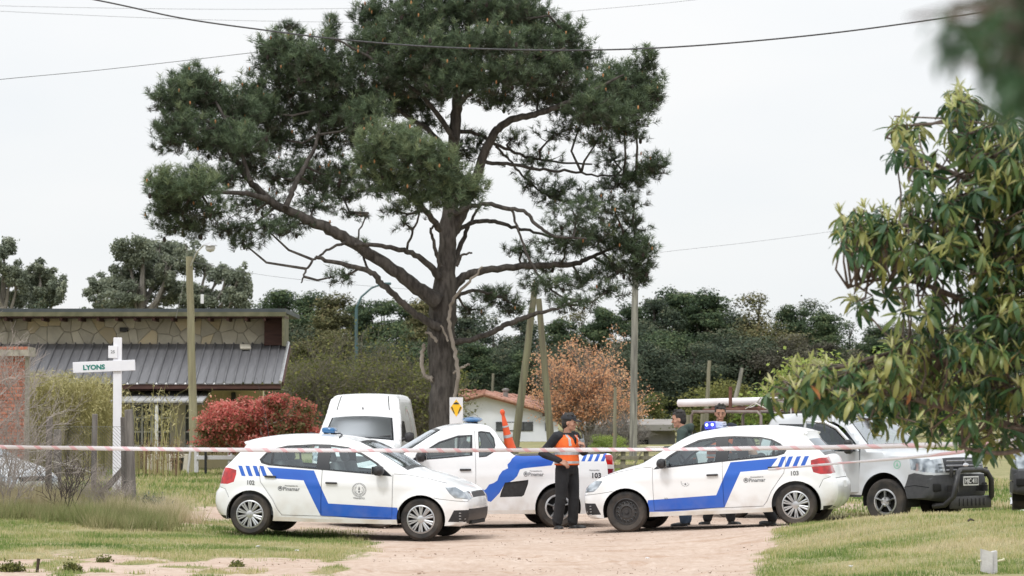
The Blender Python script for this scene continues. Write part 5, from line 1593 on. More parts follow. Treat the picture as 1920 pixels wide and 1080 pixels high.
D = 20.5
bx = V3(2140, 0, D).x
leafy_tree('leafy_tree', 'broad leaved tree with long drooping leaves and pale young shoots filling the right side', [
    (1885, 250, 55, 45), (1860, 300, 70, 55), (1800, 245, 36, 45, .7), (1805, 200, 22, 34, .6), (1700, 250, 34, 26, .6), (1690, 290, 40, 26, .6), (1745, 300, 44, 36, .8), (1720, 340, 34, 34, .8), (1900, 380, 60, 60, 1.1), (1830, 380, 60, 50), (1770, 390, 56, 44),
    (1700, 420, 50, 40), (1645, 410, 36, 26), (1605, 420, 34, 34, .8), (1650, 455, 50, 36), (1620, 465, 30, 26, .7), (1730, 480, 56, 40), (1800, 470, 60, 46), (1880, 480, 60, 60, 1.2), (1670, 500, 40, 24, .5), (1700, 530, 50, 24, .5), (1605, 560, 30, 34, .45), (1640, 545, 30, 24, .4), (1585, 530, 16, 16, .3),
    (1780, 560, 60, 34, .8), (1860, 570, 70, 46, 1.1), (1720, 590, 40, 26, .5), (1680, 640, 40, 24, .5), (1760, 640, 56, 34, .9), (1850, 650, 70, 46, 1.1), (1905, 620, 40, 60, 1.1), (1690, 690, 60, 30), (1620, 700, 50, 30), (1560, 705, 46, 28), (1510, 705, 40, 28, 1.4), (1470, 722, 38, 18, 1.4), (1438, 742, 16, 12, 1.4), (1690, 225, 30, 18, 1.2), (1665, 285, 22, 22, 1), (1800, 185, 26, 24, 1.4), (1585, 430, 26, 34, 1.2),
    (1600, 745, 56, 24), (1680, 750, 60, 30), (1540, 745, 44, 18, .7), (1760, 720, 60, 40), (1840, 730, 60, 44, 1.1), (1900, 740, 40, 50, 1.1), (1740, 785, 60, 24, .9), (1820, 790, 56, 28), (1690, 810, 30, 18, .6), (1755, 820, 26, 16, .5), (1840, 830, 34, 22, .8), (1890, 810, 40, 36), (1960, 500, 60, 300, 1.6), (1900, 330, 50, 60, 1.3), (1890, 560, 50, 60, 1.2), (1560, 735, 50, 24, 1.2), (1500, 738, 40, 18, 1.2), (1640, 780, 30, 16, .6), (1480, 770, 14, 12, .3)],
    D, (bx, D, G(bx, D)), [
    ([(2140, 1200, 26), (2120, 1000, 24), (2090, 850, 22), (2070, 700, 20), (2050, 520, 16), (2020, 350, 12), (1990, 200, 8), (1960, 60, 4)], 0, .2),
    ([(2090, 850, 12), (1990, 825, 9), (1900, 800, 7), (1810, 775, 6), (1720, 750, 5), (1640, 735, 4), (1560, 728, 3), (1490, 730, 2)], 0, -.5),
    ([(2070, 750, 12), (1990, 730, 9), (1900, 735, 7), (1830, 700, 6), (1760, 670, 5), (1690, 655, 3)], 0, .4),
    ([(2060, 650, 12), (1970, 620, 9), (1890, 590, 7), (1800, 560, 6), (1720, 530, 4), (1640, 525, 3), (1590, 540, 2)], 0, -.3),
    ([(2050, 560, 12), (1960, 510, 9), (1880, 470, 7), (1800, 440, 6), (1720, 425, 4), (1640, 420, 3), (1600, 425, 2)], 0, .3),
    ([(2030, 420, 10), (1950, 380, 8), (1880, 350, 6), (1800, 330, 5), (1740, 300, 4), (1690, 265, 2)], 0, -.2),
    ([(1900, 735, 5), (1850, 600, 4), (1840, 500, 4), (1830, 400, 3), (1815, 300, 3), (1803, 190, 2)], -.2, -.3),
    ([(2010, 330, 8), (1940, 270, 6), (1890, 230, 4), (1850, 200, 2)], 0, .3),
    ([(1990, 826, 7), (1930, 840, 5), (1870, 850, 4), (1800, 838, 2)], 0, -.4)], 5, n_ros=1150, size=.145)
# overhanging bough close to the camera at the upper right, from a tree standing just outside the picture
D2 = 3.5
leafy_tree('overhanging_tree', 'dark blurred leafy bough very close to the camera at the upper right corner', [
    (1900, 60, 40, 130, 1.3), (1835, 110, 22, 46, .7), (1810, 60, 30, 26, .5), (1780, 20, 36, 24, .7), (1850, -10, 50, 20, .8), (1905, 190, 30, 20, .4), (1990, 60, 70, 190, 2), (1920, -30, 100, 40, 1)], D2,
    (1.6, D2 + .2, G(1.6, D2)), [
    ([(3320, 2600, 60), (3200, 1000, 55), (2900, 400, 45), (2500, 0, 30), (2200, -300, 20)], 0, 0),
    ([(2500, 0, 14), (2250, -20, 8), (2080, -10, 5), (1990, 20, 3)], 0, -.1)], 6, n_ros=150, size=.040, max_ind=60, depth=.25, tmax=.3)
# ------------------------------------------------------------------ vehicles
def ribbon(pl, w):
    """thin polygon following a polyline"""
    L, Rr = [], []
    n_ = len(pl)
    for i, p in enumerate(pl):
        a, b_ = pl[max(0, i - 1)], pl[min(n_ - 1, i + 1)]
        dx, dz = b_[0] - a[0], b_[1] - a[1]
        q = math.hypot(dx, dz) or 1
        nx, nz = -dz / q * w / 2, dx / q * w / 2
        L.append((p[0] + nx, p[1] + nz)); Rr.append((p[0] - nx, p[1] - nz))
    return L + Rr[::-1]

def densify(pl, step, closed=False):
    out = []
    n_ = len(pl)
    for i in range(n_ if closed else n_ - 1):
        a, b_ = pl[i], pl[(i + 1) % n_]
        k = max(1, int(math.hypot(b_[0] - a[0], b_[1] - a[1]) / step))
        for j in range(k):
            out.append((a[0] + (b_[0] - a[0]) * j / k, a[1] + (b_[1] - a[1]) * j / k))
    if not closed: out.append(pl[-1])
    return out

def smooth_path(pl, sharp=(), it=2):
    """round a polyline a little (Chaikin), keeping the end points"""
    for _ in range(it):
        out = [pl[0]]
        for i in range(len(pl) - 1):
            a, b_ = pl[i], pl[i + 1]
            out += [(a[0] * .75 + b_[0] * .25, a[1] * .75 + b_[1] * .25), (a[0] * .25 + b_[0] * .75, a[1] * .25 + b_[1] * .75)]
        out.append(pl[-1])
        pl = out
    return pl

def cdt(loop, feats, step, sx=1.0):
    """triangulate the inside of loop so that every feature outline is an edge"""
    vs, es = [], []
    def addloop(p):
        o = len(vs); vs.extend(p); es.extend([(o + i, o + (i + 1) % len(p)) for i in range(len(p))])
    addloop(loop)
    for f in feats: addloop(densify(f, step * 1.6, True))
    la = np.array(loop)
    x0, z0 = la.min(0); x1, z1 = la.max(0)
    gx = np.arange(x0 + step / 2, x1, step * sx); gz_ = np.arange(z0 + step / 2, z1, step)
    gx, gz_ = np.meshgrid(gx, gz_)
    gx, gz_ = gx.ravel(), gz_.ravel()
    ok = pip(gx, gz_, loop) & (segdist(gx, gz_, loop) > step * .35)
    for f in feats: ok &= segdist(gx, gz_, f) > step * .3
    vs.extend(zip(gx[ok].tolist(), gz_[ok].tolist()))
    r = delaunay_2d_cdt([Vector(v) for v in vs], es, [], 0, 1e-5)
    V = np.array([(v.x, v.y) for v in r[0]]); T = np.array([f for f in r[2] if len(f) == 3])
    c = V[T].mean(1)
    T = T[pip(c[:, 0], c[:, 1], loop)]
    return V, T

class CarShape:
    def __init__(s, top, width, arches, sill, R_=.07, belt=.97, roofz=1.46, tumble=.17, front=(.7, .20), rear=(3.2, .12), crowns=None, L=3.9, step=.05, it=1):
        """top: outline (u, z) from the front bottom over the roof to the rear bottom"""
        s.top = densify(smooth_path(top, it=it), .035)
        s.W, s.R, s.belt, s.roofz, s.tumble, s.front, s.rear, s.L = width / 2, R_, belt, roofz, tumble, front, rear, L
        s.arches, s.sill, s.step = arches, sill, step
        s.crowns = crowns or [(0, .03)]
        t = [0.0]
        for a, b_ in zip(s.top[:-1], s.top[1:]): t.append(t[-1] + math.hypot(b_[0] - a[0], b_[1] - a[1]))
        s.t = np.array(t); s.ta = np.array(s.top)
        # lower edge from the rear to the front with the wheel arches
        low = []
        p = s.top[-1]; low.append(p)
        for (ac, az, ar) in sorted(arches, reverse=True):
            zl = sill
            dx = math.sqrt(max(1e-6, ar * ar - (zl - az) ** 2))
            a0 = math.atan2(zl - az, dx); a1 = math.pi - a0
            low.append((ac + dx + .001, zl))
            for k in range(1, 20):
                an = a0 + (a1 - a0) * k / 20
                low.append((ac + ar * math.cos(an), az + ar * math.sin(an)))
            low.append((ac - dx, zl))
        s.low = low
        s.loop = list(s.top) + densify(low, .05)[1:]
        m = int(len(s.top))
    def half(s, u, z, edge=True):
        """half width of the body at (u, z)"""
        u = np.asarray(u, float); z = np.asarray(z, float)
        w = np.full(u.shape, s.W)
        fu, fa = s.front; ru, ra = s.rear
        w = w * (1 - fa * np.clip((fu - u) / fu, 0, 1) ** 2.3) * (1 - ra * np.clip((u - ru) / (s.L - ru), 0, 1) ** 2.0)
        zb, zr = s.belt, s.roofz
        w = w - s.tumble * np.clip((z - zb) / (zr - zb), 0, 1.2) ** 1.15
        w = w - .030 * np.clip((z - .62) / (zb - .62), 0, 1) ** 2 - .035 * np.clip((.5 - z) / .3, 0, 1.3) ** 1.6
        # a pressed shoulder line along the side
        w = w + .010 * np.exp(-((z - (.74 + .03 * u / 4)) / .035) ** 2) * np.clip((u - .6) / .5, 0, 1) * np.clip((s.L - .2 - u) / .5, 0, 1)
        for (ac, az, ar) in s.arches:
            d = np.hypot(u - ac, z - az) - ar
            w = w + .018 * np.exp(-(np.clip(d, 0, 1) / .05) ** 2)
        if edge:
            d = segdist(u, z, s.top, closed=False)
            q = np.clip(s.R - d, 0, s.R)
            w = w - (s.R - np.sqrt(np.maximum(s.R ** 2 - q ** 2, 0)))
        return w
    def P(s, u, z, side, off=0.0):
        w = float(s.half(np.array([u]), np.array([z]))[0]) + off
        return Vector((s.L / 2 - u, side * w, z))
    def T(s, u, z):
        return float(s.t[np.argmin(np.hypot(s.ta[:, 0] - u, s.ta[:, 1] - z))])
    def TZ(s, z, front=True):
        m = s.t[-1]
        k = np.argmax(s.ta[:, 1] > .99 * s.ta[:, 1].max())
        idx = np.arange(len(s.t))
        sel = idx[idx < k] if front else idx[idx > k]
        return float(s.t[sel[np.argmin(np.abs(s.ta[sel, 1] - z))]])

def build_body(cs, root, side_feats, strip_feats, mats, sides=(1, -1), body_mat='paint', openings=(), extra_side=None):
    """side_feats / strip_feats: list of (layer, label, polygon); layer 'part', 'mat' or 'cut'"""
    # name -> collected verts / tris / mat index
    acc = {}
    def put(part, V3, T, matl):
        v, f, mm = acc.setdefault(part, ([], [], []))
        o = sum(len(a) for a in v)
        v.append(V3); f.append(T + o); mm.append(matl)
    matnames = list(mats.keys())
    # side panels
    V, T = cdt(cs.loop, [f[2] for f in side_feats], cs.step)
    c = V[T].mean(1)
    def classify(c, feats):
        part = np.array(['body'] * len(c), dtype=object); ml = np.array([body_mat] * len(c), dtype=object)
        for layer, lab, poly in feats:
            ins = pip(c[:, 0], c[:, 1], poly)
            if layer == 'part': part[ins] = lab
            elif layer == 'cut': part[ins] = None
            elif layer == 'both': part[ins] = lab[0]; ml[ins] = lab[1]
            else: ml[ins] = lab
        return part, ml
    for sd in sides:
        feats = [f for f in side_feats if len(f) == 3 or f[3] == sd]
        part, ml = classify(c, [f[:3] for f in feats])
        w = cs.half(V[:, 0], V[:, 1])
        for pn in set([p for p in part if p is not None]):
            sel = part == pn
            inset = {'door_seal': -.012, 'side_window': -.006, 'side_vent': -.02}.get(pn.split('#')[0], 0)
            V3 = np.stack([cs.L / 2 - V[:, 0], sd * (w + inset), V[:, 1]], 1)
            Ts = T[sel]
            if sd > 0: Ts = Ts[:, ::-1]
            used = np.unique(Ts); remap = -np.ones(len(V3), int); remap[used] = np.arange(len(used))
            key = pn if pn == 'body' else (pn, sd)
            put(key, V3[used], remap[Ts], np.array([matnames.index(x) for x in ml[sel]]))
    # strip that closes the body across: bumper, bonnet, windscreen, roof, tail
    Wn = 1.0
    nt = len(cs.t)
    loopS = [(tt, 1.0) for tt in cs.t] + [(cs.t[-1], v) for v in np.linspace(1, -1, 14)[1:-1]] + [(tt, -1.0) for tt in cs.t[::-1]] + [(0.0, v) for v in np.linspace(-1, 1, 14)[1:-1]]
    V, T = cdt(loopS, [f[2] for f in strip_feats], .11, .6)
    we = cs.half(cs.ta[:, 0], cs.ta[:, 1])
    nrm = np.gradient(cs.ta, axis=0); nrm /= np.linalg.norm(nrm, axis=1)[:, None] + 1e-9
    nrm = np.stack([-nrm[:, 1], nrm[:, 0]], 1)
    k = np.ones(7) / 7
    nrm = np.stack([np.convolve(np.pad(nrm[:, i], 3, 'edge'), k, 'valid') for i in (0, 1)], 1)
    cu = np.array([cc[0] for cc in cs.crowns]); cv = np.array([cc[1] for cc in cs.crowns])
    crown = np.interp(cs.t, cu, cv)
    ip = lambda a: np.interp(V[:, 0], cs.t, a)
    uu, zz, ww, n1, n2, cw = ip(cs.ta[:, 0]), ip(cs.ta[:, 1]), ip(we), ip(nrm[:, 0]), ip(nrm[:, 1]), ip(crown)
    par = 1 - np.abs(V[:, 1]) ** 2.2
    U = uu + n1 * cw * par; Z = zz + n2 * cw * par; Y = V[:, 1] * ww
    c = V[T].mean(1)
    part, ml = classify(c, strip_feats)
    for pn in set([p for p in part if p is not None]):
        sel = part == pn
        Ts = T[sel]
        ins = {'door_seal': -.012}.get(pn, 0)
        V3 = np.stack([cs.L / 2 - (U + n1 * ins), Y, Z + n2 * ins], 1)
        used = np.unique(Ts); remap = -np.ones(len(V3), int); remap[used] = np.arange(len(used))
        put((pn.split('@')[0], int(pn.split('@')[1])) if '@' in pn else pn, V3[used], remap[Ts], np.array([matnames.index(x) for x in ml[sel]]))
    out = {}
    for key, (v, f, mm) in acc.items():
        nm = (key if isinstance(key, str) else key[0]).split('#')[0]
        Va, Fa, Ma = np.concatenate(v), np.concatenate(f), np.concatenate(mm)
        used = sorted(set(Ma.tolist()))
        o = np_mesh(nm, Va, Fa, None, root, smooth=True, mats=[mats[matnames[i]] for i in used], mi=np.array([used.index(i) for i in Ma]))
        bm = bmesh.new(); bm.from_mesh(o.data)
        bmesh.ops.remove_doubles(bm, verts=bm.verts, dist=.002)
        bm.to_mesh(o.data); bm.free()
        try: o.data.set_sharp_from_angle(angle=R(38))
        except Exception: pass
        out[key] = o
    return out

def wheel(root, pos, side, r=.295, w=.19, kind='cap', rr=.195):
    """side: +1 outer face towards local +y"""
    t = MB()
    hw = w / 2
    t.lathe([(rr - .01, -hw + .01), (rr + .015, -hw), (r - .035, -hw - .004), (r - .012, -hw + .018), (r, -hw + .04), (r, hw - .04), (r - .012, hw - .018), (r - .035, hw + .004), (rr + .015, hw), (rr - .01, hw - .01)], 36, axis='Y')
    ty = t.build('tyre', M_tyre, root, smooth=True, angle=40)
    ty.location = pos
    ty.name = 'tyre'
    q = MB()
    s_ = side
    o = s_ * (hw - .012)
    if kind == 'cap':
        q.lathe([(rr + .004, o + s_ * .008), (rr - .012, o + s_ * .014), (rr - .022, o - s_ * .01)], 36, axis='Y')
        q.lathe([(rr - .018, o - s_ * .035), (.0, o - s_ * .03)], 36, axis='Y', mi=1)
        q.lathe([(.055, o - s_ * .03), (.052, o + s_ * .012), (.03, o + s_ * .02), (.0, o + s_ * .02)], 18, axis='Y')
        for k in range(10):
            for e in (-1, 1):
                a = 2 * math.pi * (k + .5) / 10 + e * .085
                a2 = 2 * math.pi * (k + .5) / 10 + e * .105
                p0 = (math.cos(a) * .045, o, math.sin(a) * .045)
                p1 = (math.cos(a2) * (rr - .016), o + s_ * .002, math.sin(a2) * (rr - .016))
                q.tube([p0, p1], [.014, .016], 5)
    elif kind == 'steel':
        q.lathe([(rr + .004, o + s_ * .006), (rr - .012, o + s_ * .010), (rr - .03, o - s_ * .03), (rr - .05, o - s_ * .03), (.085, o - s_ * .012), (.07, o - s_ * .03), (.035, o - s_ * .03), (.03, o - s_ * .015), (0, o - s_ * .015)], 36, axis='Y', mi=0)
        for k in range(15):
            a = 2 * math.pi * k / 15
            cx, cz = math.cos(a) * (rr - .062), math.sin(a) * (rr - .062)
            q.lathe([(.014, o - s_ * .012), (0, o - s_ * .012)], 8, c=(cx, 0, cz), axis='Y', mi=1)
            q.lathe([(.014, o - s_ * .012), (.018, o - s_ * .02)], 8, c=(cx, 0, cz), axis='Y', mi=2)
    else:       # five broad spokes
        q.lathe([(rr + .004, o + s_ * .01), (rr - .02, o + s_ * .016), (rr - .032, o - s_ * .01)], 36, axis='Y')
        q.lathe([(rr - .028, o - s_ * .04), (.0, o - s_ * .035)], 36, axis='Y', mi=1)
        q.lathe([(.08, o - s_ * .03), (.075, o + s_ * .012), (.045, o + s_ * .018), (.0, o + s_ * .02)], 18, axis='Y')
        for k in range(5):
            a = 2 * math.pi * (k + .25) / 5
            pts = [(math.cos(a) * rr_, o + s_ * .004, math.sin(a) * rr_) for rr_ in (.05, .1, rr - .02)]
            q.tube(pts, [.05, .038, .05], 6, flat=.35)
    rm = q.build('rim', [M_steel if kind == 'steel' else M_rim, M_hole, M_rim], ty, smooth=True, angle=35)
    return ty

def wheel_set(root, xs, track, r, w, kinds, rr, steer=0):
    for i, x in enumerate(xs):
        for sd in (1, -1):
            ty = wheel(root, (x, sd * track / 2, r - .012), sd, r, w, kinds[(i, sd)] if isinstance(kinds, dict) else kinds, rr)
            if i == 0: ty.rotation_euler = (0, 0, steer)

def liners(root, cs, depth=.30):
    for sd in (1, -1):
        for (ac, az, ar) in cs.arches:
            m = MB()
            w = cs.W - .03
            arc = [(ac + (ar + .004) * math.cos(a), az + (ar + .004) * math.sin(a)) for a in np.linspace(-.25, math.pi + .25, 22)]
            vs = [(cs.L / 2 - u, sd * w, z) for u, z in arc] + [(cs.L / 2 - u, sd * (w - depth), z) for u, z in arc]
            k = len(arc)
            m.add(vs, [(i, i + 1, i + 1 + k, i + k) for i in range(k - 1)] + [tuple(range(k, 2 * k))])
            m.build('wheel_arch_liner', M_under, root)

def underbody(root, cs, u0=.15, u1=None):
    m = MB()
    u1 = u1 or cs.L - .15
    W = cs.W - .08
    segs = sorted(cs.arches)
    # floor pan between the axles, full width; narrow under the wheels
    m.box((cs.L / 2 - (u0 + u1) / 2, 0, cs.sill + .05), (u1 - u0, 2 * (W - .28), .05))
    a, b_ = segs[0][0] + segs[0][2], segs[1][0] - segs[1][2]
    m.box((cs.L / 2 - (a + b_) / 2, 0, cs.sill + .045), (b_ - a, 2 * W, .05))
    m.box((cs.L / 2 - (segs[0][0]), 0, cs.sill + .09), (.12, 1.2, .12))
    m.box((cs.L / 2 - (segs[1][0]), 0, cs.sill + .09), (.10, 1.2, .10))
    m.build('underbody', M_under, root)

def interior(root, cs, u_dash, u_seats, zf=.28, belt=.95, rear=None, u_end=None, seat_mat=None, wheel_side=1):
    m = MB()
    u_end = u_end or (rear + .65 if rear else u_seats + .7)
    for sd in (1, -1):      # door cards
        m.box((cs.L / 2 - (u_dash + u_end) / 2, sd * (cs.W - .085), (zf + belt - .03) / 2), (u_end - u_dash, .03, belt - .03 - zf))
    m.box((cs.L / 2 - (u_dash + u_end) / 2, 0, zf), (u_end - u_dash, 2 * cs.W - .2, .03))
    if u_end: m.box((cs.L / 2 - u_end, 0, (zf + belt) / 2 - .05), (.03, 2 * cs.W - .25, belt - zf - .1))
    m.build('cabin_lining', M_int, root)
    d = MB()
    d.bbox((cs.L / 2 - u_dash - .12, 0, belt - .16), (.42, 2 * cs.W - .22, .30), .07)
    d.bbox((cs.L / 2 - u_dash - .26, wheel_side * .36, belt - .02), (.20, .34, .09), .03)
    db = d.build('dashboard', M_int, root, smooth=True)
    sw = MB()
    q = Euler((0, R(-65), 0)).to_matrix()
    c = Vector((cs.L / 2 - u_dash - .48, wheel_side * .36, belt - .02))
    sw.tube([c + q @ Vector((math.cos(a) * .185, math.sin(a) * .185, 0)) for a in np.linspace(0, 2 * math.pi, 25)], .016, 6, cap=False)
    sw.tube([c + q @ Vector((0, -.17, 0)), c, c + q @ Vector((0, .17, 0))], [.02, .035, .02], 6)
    sw.tube([c, c + q @ Vector((.0, 0, -.3))], .03, 6)
    sw.build('steering_wheel', M_seal, root, smooth=True)
    def seat(u, y, w, hr=True):
        s_ = MB()
        lean = Euler((0, R(-18), 0)).to_matrix()
        s_.bbox((cs.L / 2 - u + .2, y, zf + .25), (.5, w, .16), .05)
        s_.bbox((cs.L / 2 - u - .12, y, zf + .52), (.13, w, .58), .05, rot=lean)
        if hr:
            for yy in ([y] if w < .7 else [y - .35, y + .35]):
                s_.bbox((cs.L / 2 - u - .27, yy, zf + .88), (.09, .24, .18), .04, rot=lean)
        o = s_.build('car_seat', seat_mat or M_seat, root, smooth=True)
    seat(u_seats, .36, .48); seat(u_seats, -.36, .48)
    if rear: seat(rear, 0, 1.15)

def handle(root, cs, u, z, sd, w=.17, m=None, tilt=0):
    h = MB()
    p = cs.P(u, z, sd)
    h.bbox((0, 0, 0), (w, .035, .028), .012)
    o = h.build('door_handle', m or M_blk, root, smooth=True)
    o.location = p + Vector((0, sd * .02, 0)); o.rotation_euler = (0, tilt, 0)
    return o

def mirror(root, cs, u, z, sd, size=(.17, .21, .155), m=None):
    h = MB()
    p = cs.P(u, z, sd)
    h.tube([p + Vector((0, -sd * .03, -.02)), p + Vector((.02, sd * .07, .0))], [.035, .03], 8)
    h.ell(p + Vector((.02, sd * (.05 + size[1] / 2), .03)), (size[0] * .42, size[1] * .5, size[2] * .5), n=14, m=10); h.bbox(p + Vector((.0, sd * (.05 + size[1] / 2), .03)), (size[0] * .6, size[1] * .95, size[2] * .92), .04)
    o = h.build('door_mirror', m or M_blk, root, smooth=True, angle=60)
    g = MB(); g.box(p + Vector((.02 - size[0] / 2 - .001, sd * (.05 + size[1] / 2), .03)), (.003, size[1] * .8, size[2] * .75))
    g.build('mirror_glass', M_chrome, o)
    return o

def lettering(root, cs, txt, u, z, sd, size, m=None, bold=0.0, sx=1.0):
    p = cs.P(u, z, sd, .004)
    # tilt to follow the panel
    pz = cs.P(u, z + .03, sd); dy = (pz.y - cs.P(u, z - .03, sd).y) / .06
    px_ = cs.P(u + .05, z, sd); slope = (px_.y - cs.P(u - .05, z, sd).y) / .1
    rot = Euler((R(90) - math.atan(dy) * (1 if sd < 0 else 1), 0, 0)).to_matrix()
    yaw = (0 if sd < 0 else math.pi) + (math.atan(-slope))
    rot = Matrix.Rotation(yaw, 3, 'Z') @ Euler((R(90) + (math.atan(dy) if sd > 0 else -math.atan(dy)), 0, 0)).to_matrix()
    return text_mesh(txt, size, 'lettering', m or M_ink, root, p, rot.to_euler(), sx=sx, bold=bold)

def emblem(root, cs, u, z, sd, r=.10, broken=False):
    """round crest with a ring, a laurel and a pine in the middle"""
    e = MB()
    off = .004
    def pt(a, rr): return cs.P(u - sd * 0 + rr * math.cos(a), z + rr * math.sin(a), sd, off)
    def ring(r0, r1, a0, a1, n_=28):
        vs, fs = [], []
        for k in range(n_ + 1):
            a = a0 + (a1 - a0) * k / n_
            vs += [pt(a, r0), pt(a, r1)]
        for k in range(n_): fs.append((2 * k, 2 * k + 1, 2 * k + 3, 2 * k + 2))
        e.add(vs, fs)
    if not broken:
        ring(r * .93, r * .97, 0, 2 * math.pi, 40)
        for k in range(26):
            a = 2 * math.pi * k / 26
            ring(r * .76, r * .88, a, a + .10, 1)
        ring(r * .64, r * .68, R(-160), R(-20), 20)
    for k in range(9):      # laurel leaves
        for sgn in (-1, 1):
            a = R(-90) + sgn * R(12 + k * 15)
            if broken and (k > 6 or (sgn > 0 and k > 3)): continue
            ring(r * .52, r * .62, a, a + .13, 1)
    def tri(pts):
        e.add([cs.P(u + x * r, z + y * r, sd, off) for x, y in pts], [tuple(range(len(pts)))])
    if not broken:
        tri([(-.04, -.1), (.04, -.1), (.02, .1), (-.02, .1)])
        tri([(-.16, .02), (.16, .02), (0, .3)]); tri([(-.11, .2), (.11, .2), (0, .5)])
    tri([(-.14, -.30), (0, -.42), (.14, -.30), (.09, -.14), (-.09, -.14)])
    for sgn in (-1, 1):
        tri([(sgn * .32 - .06, -.2), (sgn * .32 + .06, -.2), (sgn * .32, -.1)])
    e.build('door_emblem', M_inkg, root)
    if not broken:
        lettering(root, cs, 'TRANSITO', u, z - r * 1.17, sd, .035, M_inkg)

def town_logo(root, cs, u, z, sd):
    """small round badge followed by the name of the town"""
    g = MB()
    d = 1 if sd < 0 else -1          # text runs towards the front on the right-hand side
    uc = u + d * .13
    vs, fs = [], []
    for k in range(17):
        a = 2 * math.pi * k / 16
        vs += [cs.P(uc + .034 * math.cos(a), z + .036 * math.sin(a), sd, .004), cs.P(uc + .026 * math.cos(a), z + .028 * math.sin(a), sd, .004)]
    fs = [(2 * k, 2 * k + 1, 2 * k + 3, 2 * k + 2) for k in range(16)]
    g.add(vs, fs)
    g.add([cs.P(uc + x * .018, z + y * .02, sd, .004) for x, y in ((-1, -.6), (1, -.6), (1, .5), (0, 1.2), (-1, .5))], [(0, 1, 2, 3, 4)])
    g.build('badge', M_inkg, root)
    lettering(root, cs, 'Pinamar', u - d * .03, z - .006, sd, .075, M_inkg, bold=.001)
    lettering(root, cs, 'Municipalidad de', u - d * .03, z + .042, sd, .028, M_inkg)

def place(root, Pf, Pr, near, half, xm=0.0):
    """stand the vehicle on the ground contacts of its near front and near rear wheels"""
    Pf, Pr = Vector(Pf), Vector(Pr)
    d = (Pf - Pr)
    ln = d.length
    x = d.normalized()
    z = Vector((0, 0, 1)); y = z.cross(x).normalized(); z = x.cross(y).normalized()
    M = Matrix((x, y, z)).transposed()
    c = (Pf + Pr) / 2 - y * near * half - x * xm
    return c, M.to_euler(), ln

def zscale(root, k, hub=.29):
    """stretch the bodywork (not the wheels) about the hub height"""
    for o in root.children:
        if o.name.startswith('tyre'): continue
        if max(abs(a) for a in o.rotation_euler) < 1e-4:
            o.scale.z *= k
        o.location.z = hub + (o.location.z - hub) * k

# ---------------- small five-door hatchback of the traffic patrol
def hatch_uz(x, y):
    """from the enlarged picture of the left car to (u, z)"""
    g_ = 1000 + (x - 275) / 1118 * 25
    return (.80 + (1393 - x) / 452, (g_ - y) / 467)

